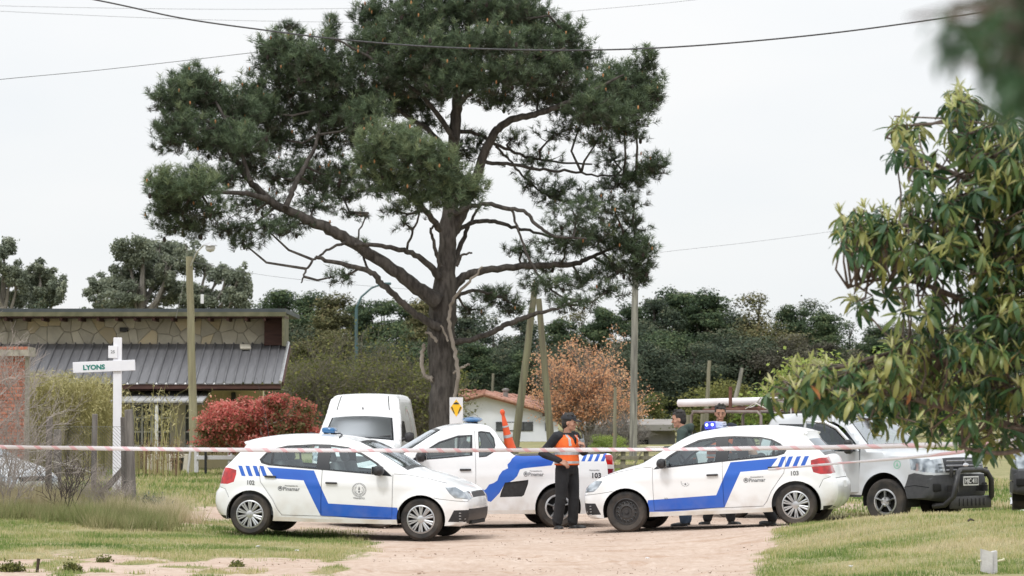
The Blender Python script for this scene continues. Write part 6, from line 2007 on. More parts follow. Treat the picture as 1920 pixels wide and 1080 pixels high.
def make_hatch(label, group=None, number='102', paint=None, livery=True, broken=False, kinds='cap', beacon='round', antenna=True, name='patrol_car', cat='car', seat_mat=None, plate='AC 317 QD'):
    root = empty(name, label=label, cat=cat, group=group)
    top = [(.14, .19), (.05, .22), (.0, .30), (-.01, .42), (.0, .54), (.02, .62), (.06, .68), (.14, .725), (.28, .785), (.48, .848), (.75, .912), (.98, .958), (1.06, .99),
           (1.25, 1.10), (1.50, 1.245), (1.68, 1.345), (1.80, 1.39), (2.0, 1.432), (2.3, 1.46), (2.6, 1.463), (2.9, 1.447), (3.10, 1.42), (3.27, 1.388), (3.44, 1.347), (3.45, 1.33), (3.41, 1.30), (3.42, 1.275),
           (3.55, 1.12), (3.665, .995), (3.715, .95), (3.745, .86), (3.765, .74), (3.775, .66), (3.82, .61), (3.84, .54), (3.84, .40), (3.80, .30), (3.73, .22), (3.68, .20)]
    top = [((.8 - (.8 - u) * .80) if u < .8 else u, z) for u, z in top]
    cs = CarShape(top, 1.656, [(.80, .29, .345), (3.266, .29, .345)], .195, R_=.065, belt=.95, roofz=1.46, tumble=.17, front=(.75, .20), rear=(3.0, .23), L=3.9, step=.045)
    T = cs.T
    cs.crowns = [(0, .0), (T(.12, .22), .02), (T(.08, .54), .055), (T(.2, .725), .045), (T(.9, .94), .035), (T(1.25, 1.10), .055), (T(1.8, 1.39), .03), (T(2.6, 1.46), .022), (T(3.35, 1.37), .03), (T(3.55, 1.12), .04), (T(3.82, .61), .03), (cs.t[-1], .02)]
    f = []
    c = hatch_uz
    front_door = [(1.215, .285), (2.235, .285), (2.235, 1.335), (1.89, 1.305), (1.67, 1.22), (1.45, 1.09), (1.215, .92)]
    rear_door = [(2.235, .285), (2.80, .285), (2.86, .36), (2.93, .50), (3.03, .64), (3.12, .76), (3.15, .90), (3.14, 1.04), (3.08, 1.19), (2.95, 1.265), (2.78, 1.31), (2.4, 1.338), (2.235, 1.335)]
    f.append(('part', 'door#f', front_door)); f.append(('part', 'door#r', rear_door))
    if livery:
        f.append(('mat', 'blue', [c(380, 545), c(690, 566), c(792, 790), c(1242, 815), c(1250, 860), c(1236, 902), c(990, 892), c(742, 874), c(626, 634), c(440, 622)]))
        for x in (182, 232, 282, 328):
            f.append(('mat', 'blue', [c(x, 535), c(x + 28, 537), c(x + 58, 608), c(x + 30, 606)]))
    f.append(('mat', 'trim', [(1.225, .893), (1.7, .925), (2.22, .958), (3.02, 1.005), (3.13, 1.035), (3.165, 1.09), (3.08, 1.19), (2.95, 1.262), (2.78, 1.305), (2.4, 1.335), (2.16, 1.335), (1.89, 1.303), (1.67, 1.215), (1.45, 1.085)]))
    f.append(('both', ('side_window#a', 'glass'), [(1.335, .925), (1.7, .948), (2.125, .975), (2.14, 1.06), (2.14, 1.30), (1.90, 1.275), (1.69, 1.19), (1.48, 1.07)]))
    f.append(('both', ('side_window#b', 'glass'), [(2.325, .992), (2.955, 1.028), (2.965, 1.1), (2.965, 1.232), (2.78, 1.285), (2.4, 1.31), (2.325, 1.308)]))
    f.append(('both', ('side_window#c', 'glass'), [(2.995, 1.03), (3.10, 1.06), (3.13, 1.09), (3.06, 1.175), (2.995, 1.21)]))
    f.append(('part', 'door_seal', ribbon([(1.215, .92), (1.212, .6), (1.215, .285), (2.235, .285), (2.80, .285), (2.86, .36), (2.93, .50), (3.03, .64), (3.12, .76), (3.15, .90), (3.145, 1.0)], .010)))
    f.append(('part', 'door_seal', ribbon([(2.235, .285), (2.236, .6), (2.235, .958)], .010)))
    f.append(('both', ('door_seal', 'trim'), ribbon([(.40, .80), (.70, .875), (1.0, .925), (1.2, .93)], .006)))    # bonnet shut line
    f.append(('both', ('door_seal', 'trim'), ribbon([(.62, .60), (.55, .585), (.30, .56), (.1, .55)], .006)))    # bumper line
    f.append(('both', ('door_seal', 'trim'), ribbon([(3.60, .52), (3.66, .64), (3.76, .67)], .006)))
    f.append(('both', ('headlight', 'lens'), [(.47, .755), (.40, .66), (.33, .60), (.06, .578), (-.1, .578), (-.1, .70), (.10, .69), (.27, .765)]))
    f.append(('both', ('tail_light', 'red'), [(3.50, .925), (3.50, .86), (3.53, .75), (3.63, .715), (4.0, .715), (4.0, .96), (3.62, .955)]))
    f.append(('mat', 'black', [(.42, .255), (.34, .425), (.05, .44), (-.1, .44), (-.1, .255)]))
    f.append(('mat', 'black', [(3.62, .10), (3.64, .25), (4.0, .27), (4.0, .1)]))
    f.append(('mat', 'dust', [(1.1, .1), (2.95, .1), (2.95, .262), (2.4, .245), (1.7, .25), (1.1, .27)]))
    # across
    s = []
    tz = lambda z: cs.TZ(z, True)
    rz_ = lambda z: cs.TZ(z, False)
    s.append(('both', ('windscreen', 'trim'), [(T(1.05, .985), -.93), (T(1.05, .985), .93), (T(1.74, 1.37), .90), (T(1.74, 1.37), -.90)]))
    s.append(('both', ('windscreen', 'wind'), [(T(1.09, 1.01), -.88), (T(1.09, 1.01), .88), (T(1.70, 1.352), .86), (T(1.70, 1.352), -.86)]))
    s.append(('both', ('rear_window', 'trim'), [(T(3.435, 1.255), -.93), (T(3.435, 1.255), .93), (T(3.665, .995), .94), (T(3.665, .995), -.94)]))
    s.append(('both', ('rear_window', 'dglass'), [(T(3.45, 1.24), -.88), (T(3.45, 1.24), .88), (T(3.645, 1.015), .88), (T(3.645, 1.015), -.88)]))
    for sg in (-1, 1):
        s.append(('both', ('headlight@%d' % sg, 'lens'), [(tz(.585), sg * .66), (tz(.575), sg * 1.02), (tz(.70), sg * 1.02), (tz(.68), sg * .66)]))
        s.append(('both', ('tail_light@%d' % sg, 'red'), [(rz_(.955), sg * .74), (rz_(.955), sg * 1.02), (rz_(.715), sg * 1.02), (rz_(.74), sg * .62)]))
    s.append(('both', ('grille', 'black'), [(tz(.60), -.64), (tz(.60), .64), (tz(.675), .62), (tz(.675), -.62)]))
    s.append(('mat', 'black', [(tz(.25), -1.02), (tz(.25), 1.02), (tz(.43), 1.02), (tz(.43), -1.02)]))
    s.append(('both', ('plate_recess', 'plate'), [(rz_(.60), -.24), (rz_(.60), .24), (rz_(.48), .24), (rz_(.48), -.24)]))
    s.append(('part', 'door_seal', [(T(.14, .725), -.6), (T(.14, .725), .6), (T(.14, .725) + .012, .6), (T(.14, .725) + .012, -.6)]))
    s.append(('part', 'door_seal', [(rz_(.655), -.80), (rz_(.655), .80), (rz_(.655) + .012, .80), (rz_(.655) + .012, -.80)]))
    P_ = paint or M_white
    mats = {'paint': P_, 'blue': M_blue, 'trim': M_trim, 'glass': M_glass, 'wind': M_wind, 'dglass': M_glassd, 'lens': M_lens, 'red': M_red, 'black': M_blk, 'dust': M_dustp if livery else P_, 'plate': M_platew}
    build_body(cs, root, f, s, mats)
    liners(root, cs); underbody(root, cs)
    interior(root, cs, 1.12, 1.95, belt=.95, rear=2.75, u_end=3.40, seat_mat=seat_mat)
    L2 = 1.95
    wheel_set(root, (L2 - .80, L2 - 3.266), 1.46, .295, .19, kinds, .195)
    for sd in (1, -1):
        handle(root, cs, 2.09, .775, sd, tilt=sd * 0); handle(root, cs, 2.98, .845, sd)
        mirror(root, cs, 1.40, .945, sd)
        if livery:
            emblem(root, cs, 1.69, .685, sd, .105, broken)
            town_logo(root, cs, 2.70, .675, sd)
            lettering(root, cs, number, 3.27, .745, sd, .085, M_inkg, bold=.002)
        # slats of the lower bumper corner
        v = MB()
        for k in range(4):
            zz = .26 + k * .042
            v.tube([cs.P(.22, zz, sd, .004) + Vector((.03, -sd * .05, 0)), cs.P(.27, zz, sd, .006)], .008, 5)
        v.build('bumper_slat', M_rim, root)
    wp = MB()
    for yy in (.1, -.42):
        a = Vector((1.95 - 1.02, yy, 1.005)); b_ = Vector((1.95 - 1.20, yy + .46, 1.10))
        wp.tube([a, b_], .009, 5)
    wp.build('wiper', M_blk, root)
    if livery:
        lettering(root, cs, 'GOL', 1.40, .30 + .155, sd=1, size=.03, m=M_inkg)
    if antenna:
        a = MB(); a.lathe([(.02, 0), (.016, .02), (.006, .03), (.004, .12)], 8, c=(1.95 - 3.26, 0, 1.39))
        a.tube([(1.95 - 3.26, 0, 1.5), (1.95 - 3.33, 0, 1.85), (1.95 - 3.46, 0, 2.3)], [.0035, .003, .002], 5)
        a.build('antenna', M_blk, root)
    if beacon == 'round':
        m = MB()
        z0 = 1.475
        for dx in (-.05, .05): m.bbox((-.39 + dx, -.05, z0), (.03, .16, .05), .008, mi=1)
        m.bbox((-.39, -.05, z0 + .062), (.19, .20, .085), .03)
        m.tube([(-.36, -.05, z0 + .01), (-.22, -.1, z0 + .02), (-.15, -.25, z0 + .0), (-.1, -.60, z0 - .03)], .010, 5, mi=1)
        m.build('beacon', [M_bluelens, M_blk], root, smooth=True)
    elif beacon == 'bar':
        m = MB()
        z0 = 1.425
        m.bbox((-.04, 0, z0 + .01), (.15, .70, .03), .01, mi=1)
        m.bbox((-.04, 0, z0 + .085), (.16, .74, .12), .025)
        o = m.build('light_bar', [M_bluelens2, M_blk], root, smooth=True, angle=40)
        g = MB(); g.bbox((-.13, 0, z0 + .09), (.05, .66, .095), .02); g.build('clear_lens', mat('pale_blue_lens', (.35, .42, .75), .15, coat=1.0), o, smooth=True)
        for dx in (-.042, .040):
            g = MB(); g.ell((-.04 + dx, .372, z0 + .095), (.020, .012, .022), n=10, m=6); g.build('lit_lamp', M_lampon, o, smooth=True)
    return root, cs

GP = 'white municipal patrol vehicles on the dirt crossing'
hatchL, csH = make_hatch('white hatchback with number 102, facing right, its crest whole and round on the front door', GP, '102')
zscale(hatchL, .955)
cL, eL, _ = place(None, (-1.265, 39.70, -.01), (-3.68, 40.17, .045), -1, .76, -.083)
hatchL.location, hatchL.rotation_euler = cL, eL
hatchR, _ = make_hatch('white hatchback with number 103, facing left, black steel front wheel and blue light bar', GP, '103', broken=True, kinds={(0, 1): 'steel', (0, -1): 'steel', (1, 1): 'cap', (1, -1): 'cap'}, beacon='bar', antenna=False)
zscale(hatchR, .965)
cR, eR, _ = place(None, (1.671, 41.06, .048), (4.045, 40.40, .168), 1, .76, -.083)
hatchR.location, hatchR.rotation_euler = cR, eR

silver, _ = make_hatch('silver grey hatchback parked behind the wire fence at the left edge', None, '', paint=M_silver, livery=False, beacon=None, name='parked_car', cat='car')
silver.location = (-9.75, 49.6, -.02); silver.rotation_euler = (0, 0, R(-28))

# ---------------- small pickup (ute) of the patrol
def make_ute():
    root = empty('patrol_ute', label='white patrol pickup behind the hatchbacks with a jagged blue stripe and flat blue beacon', cat='pickup', group=GP)
    L = 4.50
    top = [(.14, .20), (.05, .23), (.0, .32), (-.01, .44), (.0, .56), (.02, .64), (.06, .70), (.14, .745), (.28, .80), (.48, .86), (.75, .925), (.98, .972), (1.06, 1.0),
           (1.25, 1.115), (1.50, 1.265), (1.66, 1.365), (1.78, 1.42), (1.95, 1.468), (2.2, 1.50), (2.42, 1.49), (2.53, 1.455), (2.62, 1.36), (2.72, 1.22), (2.82, 1.10), (2.88, 1.06), (3.0, 1.052),
           (3.6, 1.068), (4.1, 1.082), (4.36, 1.085), (4.43, 1.06), (4.45, .98), (4.46, .80), (4.47, .62), (4.50, .56), (4.50, .42), (4.46, .30), (4.36, .24), (4.30, .22)]
    cs = CarShape(top, 1.66, [(.80, .30, .355), (3.55, .30, .36)], .21, R_=.06, belt=1.0, roofz=1.50, tumble=.17, front=(.75, .20), rear=(4.0, .06), L=L, step=.05)
    T = cs.T; tz = lambda z: cs.TZ(z, True); rz_ = lambda z: cs.TZ(z, False)
    cs.crowns = [(0, .07), (T(.0, .54), .10), (T(.14, .725), .07), (T(.9, .95), .035), (T(1.25, 1.11), .055), (T(1.8, 1.42), .03), (T(2.3, 1.5), .02), (T(2.6, 1.4), .01), (T(2.88, 1.06), .0), (T(4.36, 1.08), .0), (T(4.5, .5), .03), (cs.t[-1], .03)]
    def c(x, y): return (3.55 + (x - 1135) / 440, (978 - y) / 448)
    f = []
    f.append(('part', 'door', [(1.22, .30), (2.245, .30), (2.25, 1.38), (2.0, 1.36), (1.7, 1.27), (1.45, 1.13), (1.22, .95)]))
    f.append(('mat', 'blue', [c(846, 508), c(1030, 498), c(1100, 494), c(1106, 545), c(1090, 572), c(900, 590), c(872, 598), c(852, 640), c(828, 664), c(760, 700), c(732, 748), c(690, 790), c(672, 806), c(650, 800), c(636, 812), c(632, 842), c(618, 836), c(612, 796), c(600, 770), c(608, 744), c(640, 722), c(660, 694), c(692, 684), c(716, 668), c(728, 636), c(752, 606), c(790, 590), c(786, 566), c(806, 548), c(818, 528)]))
    for x in (1308, 1352, 1398, 1444):
        f.append(('mat', 'blue', [c(x + 22, 480), c(x + 44, 480), c(x + 12, 545), c(x - 12, 545)]))
    f.append(('mat', 'trim', [(1.235, .965), (1.7, 1.0), (2.215, 1.045), (2.225, 1.345), (2.0, 1.335), (1.70, 1.245), (1.46, 1.11)]))
    f.append(('both', ('side_window#a', 'glass'), [(1.34, .995), (1.7, 1.022), (2.18, 1.06), (2.19, 1.32), (1.99, 1.305), (1.71, 1.22), (1.49, 1.10)]))
    f.append(('mat', 'trim', [(2.315, 1.02), (2.43, 1.03), (2.54, 1.09), (2.58, 1.19), (2.565, 1.30), (2.50, 1.385), (2.36, 1.40), (2.315, 1.39)]))
    f.append(('both', ('side_window#b', 'glass'), [(2.33, 1.04), (2.43, 1.05), (2.52, 1.10), (2.56, 1.19), (2.545, 1.29), (2.49, 1.365), (2.36, 1.38), (2.33, 1.37)]))
    f.append(('part', 'door_seal', ribbon([(1.22, .95), (1.215, .6), (1.22, .30), (2.245, .30), (2.262, .7), (2.26, 1.40)], .010)))
    f.append(('both', ('side_vent', 'black'), [c(768, 682), c(930, 664), c(928, 690), c(900, 762), c(884, 772), c(734, 776), c(742, 742)]))
    f.append(('both', ('headlight', 'lens'), [(.47, .775), (.40, .68), (.33, .62), (.06, .598), (-.1, .598), (-.1, .72), (.10, .71), (.27, .785)]))
    f.append(('both', ('tail_light', 'red'), [(4.30, 1.06), (4.31, .98), (4.33, .92), (4.60, .90), (4.60, 1.07)]))
    f.append(('both', ('tail_light', 'clear'), [(4.33, .92), (4.335, .86), (4.60, .85), (4.60, .92)]))
    f.append(('both', ('tail_light', 'dred'), [(4.335, .86), (4.34, .76), (4.60, .75), (4.60, .86)]))
    f.append(('both', ('tailgate_edge', 'black'), ribbon([(2.59, 1.44), (2.68, 1.30), (2.80, 1.13), (2.88, 1.075), (3.0, 1.065), (3.6, 1.08), (4.30, 1.095)], .05)))
    f.append(('mat', 'dust', [(1.1, .1), (3.2, .1), (3.2, .27), (2.4, .26), (1.1, .28)]))
    s = []
    s.append(('both', ('windscreen', 'trim'), [(T(1.05, .995), -.93), (T(1.05, .995), .93), (T(1.74, 1.40), .90), (T(1.74, 1.40), -.90)]))
    s.append(('both', ('windscreen', 'wind'), [(T(1.09, 1.02), -.88), (T(1.09, 1.02), .88), (T(1.70, 1.382), .86), (T(1.70, 1.382), -.86)]))
    s.append(('both', ('rear_window', 'dglass'), [(T(2.56, 1.42), -.8), (T(2.56, 1.42), .8), (T(2.80, 1.13), .82), (T(2.80, 1.13), -.82)]))
    s.append(('both', ('bed_cover', 'tonneau'), [(T(2.88, 1.06), -.95), (T(2.88, 1.06), .95), (T(4.36, 1.08), .95), (T(4.36, 1.08), -.95)]))
    for sg in (-1, 1):
        s.append(('both', ('headlight@%d' % sg, 'lens'), [(tz(.60), sg * .66), (tz(.595), sg * 1.02), (tz(.72), sg * 1.02), (tz(.70), sg * .66)]))
        s.append(('both', ('tail_light@%d' % sg, 'red'), [(rz_(1.05), sg * .86), (rz_(1.05), sg * 1.02), (rz_(.76), sg * 1.02), (rz_(.76), sg * .86)]))
    s.append(('both', ('grille', 'black'), [(tz(.62), -.64), (tz(.62), .64), (tz(.695), .62), (tz(.695), -.62)]))
    s.append(('mat', 'black', [(0, -1.02), (0, 1.02), (tz(.27), 1.02), (tz(.46), .92), (tz(.46), -.92), (tz(.27), -1.02)]))
    mats = {'paint': M_white, 'blue': M_blue, 'trim': M_trim, 'glass': M_glass, 'wind': M_wind, 'dglass': M_glassd, 'lens': M_lens, 'red': M_red, 'dred': M_dred, 'clear': M_clear, 'black': M_blk, 'dust': M_dustp, 'tonneau': M_blk}
    build_body(cs, root, f, s, mats)
    liners(root, cs); underbody(root, cs)
    interior(root, cs, 1.12, 1.98, belt=1.0, u_end=2.58)
    wheel_set(root, (L / 2 - .80, L / 2 - 3.55), 1.44, .315, .20, {(0, 1): 'cap', (0, -1): 'cap', (1, 1): 'alloy', (1, -1): 'alloy'}, .20)
    for sd in (1, -1):
        handle(root, cs, 2.10, .845, sd, .18)
        mirror(root, cs, 1.40, 1.0, sd)
        emblem(root, cs, 1.72, .80, sd, .09, True)
        town_logo(root, cs, 3.10 + .07, .785, sd)
        lettering(root, cs, '103', 4.15, .76, sd, .11, M_ink, bold=.003)
        lettering(root, cs, 'Municipalidad', 4.12, .84, sd, .03, M_inkg)
    m = MB()
    z0 = 1.512
    m.bbox((-.07, 0, z0 - .01), (.14, .3, .04), .012, mi=1)
    m.ell((-.07, 0, z0 + .05), (.165, .26, .048), n=20, m=8)
    m.build('beacon', [M_bluelens, M_blk], root, smooth=True)
    return root, cs
ute, csU = make_ute()
zscale(ute, 1.075, .30)
cU, eU, _ = place(None, (-2.02, 43.80, .0), (.705, 44.22, -.01), 1, .76, .075)
ute.location, ute.rotation_euler = cU, eU

# ---------------- van seen head on
def make_van():
    root = empty('delivery_van', label='white high roofed box van facing the camera between the red bush and the pine', cat='van')
    L = 4.1
    top = [(.16, .22), (.05, .26), (.0, .36), (-.01, .50), (.02, .66), (.07, .76), (.18, .84), (.45, .93), (.80, 1.02), (.92, 1.08), (1.12, 1.24), (1.38, 1.44), (1.50, 1.515), (1.56, 1.56), (1.70, 1.76), (1.80, 1.88), (1.90, 1.935),
           (2.2, 1.96), (3.2, 1.965), (3.86, 1.95), (3.98, 1.91), (4.02, 1.80), (4.06, 1.1), (4.10, .7), (4.10, .4), (4.02, .28), (3.9, .24)]
    cs = CarShape(top, 1.70, [(.80, .30, .35), (3.38, .30, .35)], .22, R_=.09, belt=1.05, roofz=1.95, tumble=.16, front=(.75, .16), rear=(3.4, .02), L=L, step=.06)
    T = cs.T; tz = lambda z: cs.TZ(z, True); rz_ = lambda z: cs.TZ(z, False)
    cs.crowns = [(0, .07), (T(0, .5), .10), (T(.4, .92), .06), (T(.92, 1.08), .05), (T(1.3, 1.4), .06), (T(1.7, 1.76), .05), (T(1.9, 1.935), .03), (T(3, 1.96), .02), (cs.t[-1], .02)]
    f = []
    f.append(('part', 'door', [(1.05, .32), (2.08, .32), (2.10, 1.50), (1.62, 1.50), (1.36, 1.36), (1.05, 1.08)]))
    f.append(('mat', 'trim', [(1.10, 1.04), (2.02, 1.08), (2.02, 1.44), (1.66, 1.45), (1.40, 1.33)]))
    f.append(('both', ('side_window', 'glass'), [(1.18, 1.07), (1.98, 1.105), (1.98, 1.415), (1.67, 1.42), (1.42, 1.30)]))
    f.append(('part', 'door_seal', ribbon([(1.05, 1.08), (1.05, .32), (2.08, .32), (2.10, 1.50), (1.62, 1.50)], .012)))
    f.append(('both', ('headlight', 'lens'), [(.42, .90), (.36, .76), (.05, .68), (-.1, .68), (-.1, .80), (.12, .82)]))
    s = []
    s.append(('both', ('windscreen', 'trim'), [(T(.90, 1.06), -.95), (T(.90, 1.06), .95), (T(1.49, 1.51), .90), (T(1.49, 1.51), -.90)]))
    s.append(('both', ('windscreen', 'wind'), [(T(.94, 1.10), -.90), (T(.94, 1.10), .90), (T(1.46, 1.495), .86), (T(1.46, 1.495), -.86)]))
    for sg in (-1, 1):
        s.append(('both', ('headlight@%d' % sg, 'lens'), [(tz(.70), sg * .62), (tz(.68), sg * 1.02), (tz(.84), sg * 1.02), (tz(.80), sg * .62)]))
        s.append(('mat', 'black', [(T(1.62, 1.65), sg * .80), (T(1.62, 1.65), sg * .83), (T(1.88, 1.92), sg * .82), (T(1.88, 1.92), sg * .79)]))
    s.append(('both', ('grille', 'black'), [(tz(.60), -.5), (tz(.60), .5), (tz(.72), .55), (tz(.72), -.55)]))
    s.append(('mat', 'black', [(0, -1.02), (0, 1.02), (tz(.5), .98), (tz(.5), -.98)]))
    mats = {'paint': M_white, 'trim': M_trim, 'glass': M_glass, 'wind': glass('van_windscreen_glass', (.45, .52, .55), .30, .42), 'lens': M_lens, 'black': M_blk}
    build_body(cs, root, f, s, mats)
    liners(root, cs); underbody(root, cs)
    interior(root, cs, 1.0, 1.75, belt=1.06, u_end=2.2)
    wheel_set(root, (L / 2 - .80, L / 2 - 3.38), 1.38, .30, .18, 'cap', .19)
    for sd in (1, -1):
        handle(root, cs, 1.96, .92, sd)
        mirror(root, cs, 1.18, 1.10, sd, (.12, .19, .20))
    # faded round motif printed on the box side
    e = MB()
    for k in range(20):
        a0, a1 = R(-40 + k * 9), R(-40 + k * 9 + 9)
        for r0, r1, mi in ((.30, .33, 0), (.36, .38, 1)):
            e.add([cs.P(2.75 + r * math.cos(a), 1.35 + r * math.sin(a), 1, .004) for r, a in ((r0, a0), (r1, a0), (r1, a1), (r0, a1))], [(0, 1, 2, 3)], mi)
    vs = [cs.P(2.62 + .05 * math.cos(a), 1.12 + .05 * math.sin(a), 1, .004) for a in np.linspace(0, 2 * math.pi, 14)[:-1]]
    e.add(vs, [tuple(range(13))], 2)
    e.build('side_print', [mat('faded_pink_print', (.72, .50, .52), .5), mat('faded_green_print', (.60, .70, .55), .5), mat('faded_blue_print', (.30, .48, .70), .5)], root)
    a = MB(); a.tube([(L / 2 - 1.60, 0, 1.64), (L / 2 - 1.55, 0, 1.72)], [.02, .008], 6); a.build('washer_nozzle', M_blk, root)
    wp = MB()
    wp.tube([(L / 2 - .93, -.45, 1.12), (L / 2 - .96, .05, 1.16)], .012, 5); wp.tube([(L / 2 - .93, .15, 1.12), (L / 2 - .97, .62, 1.16)], .012, 5)
    wp.build('wiper', M_blk, root)
    return root
van = make_van()
van.location = (-2.87, 56.0, .17)
van.rotation_euler = (0, 0, R(-90 - 4.5))

# ---------------- four-wheel-drive pickups
def make_pickup(label, door_open=True, rack=True, paint=None, name='pickup_truck', plate='HJC 411', bar=True):
    root = empty(name, label=label, cat='pickup truck')
    L = 5.08
    top = [(.12, .40), (.03, .42), (.0, .50), (.0, .70), (.02, .78), (.04, .98), (.08, 1.06), (.20, 1.10), (.6, 1.15), (1.15, 1.19), (1.25, 1.22), (1.42, 1.38), (1.66, 1.60), (1.80, 1.70), (1.95, 1.745),
           (2.4, 1.775), (3.0, 1.77), (3.22, 1.74), (3.32, 1.66), (3.40, 1.40), (3.44, 1.24), (3.47, 1.16), (3.6, 1.145), (5.0, 1.15), (5.05, 1.12), (5.06, .9), (5.06, .62), (4.98, .55), (4.9, .5)]
    cs = CarShape(top, 1.76, [(.86, .39, .44), (4.04, .39, .43)], .42, R_=.06, belt=1.12, roofz=1.76, tumble=.16, front=(.6, .10), rear=(4.6, .03), L=L, step=.06)
    T = cs.T; tz = lambda z: cs.TZ(z, True); rz_ = lambda z: cs.TZ(z, False)
    cs.crowns = [(0, .05), (T(0, .6), .08), (T(.08, 1.06), .06), (T(1.1, 1.18), .03), (T(1.5, 1.45), .05), (T(1.95, 1.74), .025), (T(3.2, 1.74), .02), (T(3.5, 1.15), 0), (T(5, 1.15), 0), (cs.t[-1], .0)]
    f = []
    door = [(1.36, .50), (2.34, .50), (2.34, 1.66), (1.96, 1.64), (1.74, 1.54), (1.36, 1.20)]
    rdoor = [(2.34, .50), (3.0, .50), (3.12, .7), (3.22, .9), (3.24, 1.16), (3.2, 1.45), (3.1, 1.64), (2.34, 1.66)]
    sidef = []
    f.append(('part', 'door#f', door)); f.append(('part', 'door#r', rdoor))
    f.append(('mat', 'trim', [(1.46, 1.14), (3.22, 1.16), (3.18, 1.42), (3.08, 1.60), (2.0, 1.60), (1.76, 1.50)]))
    f.append(('both', ('side_window#a', 'glass'), [(1.54, 1.17), (2.27, 1.18), (2.27, 1.575), (2.0, 1.565), (1.78, 1.47)]))
    f.append(('both', ('side_window#b', 'dglass'), [(2.41, 1.18), (2.92, 1.19), (2.92, 1.575), (2.41, 1.575)]))
    f.append(('both', ('side_window#c', 'dglass'), [(2.98, 1.19), (3.17, 1.20), (3.13, 1.42), (3.05, 1.56), (2.98, 1.57)]))
    if door_open:
        f.append(('cut', None, door, -1))
    f.append(('part', 'door_seal', ribbon([(1.36, 1.20), (1.36, .50), (2.34, .50), (3.0, .50), (3.12, .7), (3.22, .9), (3.24, 1.12)], .012)))
    f.append(('part', 'door_seal', ribbon([(2.34, .50), (2.34, 1.64)], .012)))
    f.append(('part', 'door_seal', ribbon([(3.46, .45), (3.46, 1.14)], .014)))
    f.append(('mat', 'clad', [(-.1, .2), (-.1, .80), (.10, .80), (.30, .83), (.40, .80), (.46, .60), (.50, .3)]))
    f.append(('both', ('door_seal', 'trim'), ribbon([(.47, .60), (.3, .63), (.05, .60)], .012)))
    f.append(('both', ('headlight', 'lens'), [(.40, 1.06), (.36, .88), (.10, .84), (-.1, .84), (-.1, 1.05), (.1, 1.06)]))
    f.append(('mat', 'clad', [(.40, .1), (5.2, .1), (5.2, .46), (.40, .46)]))
    s = []
    s.append(('both', ('windscreen', 'trim'), [(T(1.25, 1.22), -.95), (T(1.25, 1.22), .95), (T(1.86, 1.72), .92), (T(1.86, 1.72), -.92)]))
    s.append(('both', ('windscreen', 'wind'), [(T(1.29, 1.26), -.90), (T(1.29, 1.26), .90), (T(1.82, 1.71), .88), (T(1.82, 1.71), -.88)]))
    s.append(('both', ('rear_window', 'dglass'), [(T(3.30, 1.68), -.8), (T(3.30, 1.68), .8), (T(3.44, 1.24), .8), (T(3.44, 1.24), -.8)]))
    s.append(('both', ('bed_floor', 'black'), [(T(3.50, 1.155), -.93), (T(3.50, 1.155), .93), (T(5.0, 1.15), .93), (T(5.0, 1.15), -.93)]))
    s.append(('both', ('bumper', 'clad'), [(0, -1.02), (0, 1.02), (tz(.80), 1.02), (tz(.80), -1.02)]))
    for sg in (-1, 1):
        s.append(('both', ('headlight@%d' % sg, 'lens'), [(tz(.84), sg * .68), (tz(.84), sg * 1.02), (tz(1.05), sg * 1.02), (tz(1.05), sg * .66)]))
        s.append(('both', ('tail_light@%d' % sg, 'red'), [(rz_(1.10), sg * .86), (rz_(1.10), sg * 1.02), (rz_(.78), sg * 1.02), (rz_(.78), sg * .86)]))
    s.append(('both', ('grille', 'clad'), [(tz(.82), -.60), (tz(.82), .60), (tz(1.05), .60), (tz(1.05), -.60)]))
    P_ = paint or M_silver
    mats = {'paint': P_, 'trim': M_trim, 'glass': M_glass, 'wind': M_wind, 'dglass': M_glassd, 'lens': M_lens, 'red': M_red, 'black': M_blk, 'clad': M_cladding, 'green': M_green}
    build_body(cs, root, f, s, mats)
    liners(root, cs, .34); underbody(root, cs, .3, 4.9)
    interior(root, cs, 1.30, 2.15, zf=.50, belt=1.13, rear=2.95, u_end=3.36)
    wheel_set(root, (L / 2 - .86, L / 2 - 4.04), 1.50, .37, .25, 'alloy', .205, steer=R(4))
    X = L / 2
    # grille bars, oval badge
    g = MB()
    for zz, t_ in ((.875, .03), (.945, .035), (1.02, .03)):
        g.bbox((X + .085, 0, zz), (.05, .98, t_), .01)
    g.bbox((X + .085, 0, .945), (.05, .05, .19), .01)
    gr = g.build('grille_bar', M_chrome if False else mat('grille_grey', (.22, .22, .24), .4, (.3, .3, .32), 10, metal=.4), root, smooth=True)
    e = MB(); e.ell((X + .115, 0, .945), (.012, .095, .042), n=18, m=8); e.build('badge', M_chrome, root, smooth=True)
    # fog lamp recesses
    for sd in (1, -1):
        e = MB(); e.bbox((X - .02, sd * .66, .60), (.10, .20, .13), .02); e.build('fog_lamp_recess', M_under, root, smooth=True)
    if bar:     # tubular bull bar with skid plate
        b_ = MB()
        for sd in (1, -1):
            b_.tube([(X - .10, sd * .62, .30), (X + .10, sd * .60, .32), (X + .24, sd * .56, .45), (X + .27, sd * .50, .72), (X + .24, sd * .42, .84), (X + .20, sd * .3, .875)], .045, 10)
            b_.box((X + .1, sd * .42, .58), (.3, .03, .10))
            b_.bbox((X + .17, sd * .50, .84), (.05, .05, .16), .01)
        b_.tube([(X + .20, -.30, .875), (X + .20, .30, .875)], .045, 10)
        b_.bbox((X + .20, 0, .36), (.06, 1.16, .20), .02)
        for k in range(7):
            b_.bbox((X + .235, -.36 + k * .12, .36), (.02, .03, .12), .006)
        b_.build('bull_bar', mat('black_powder_coat', (.02, .02, .022), .4, (.035, .033, .032), 12), root, smooth=True, angle=40)
        px_ = X + .21; pz_ = .70
    else:
        px_ = X + .09; pz_ = .62
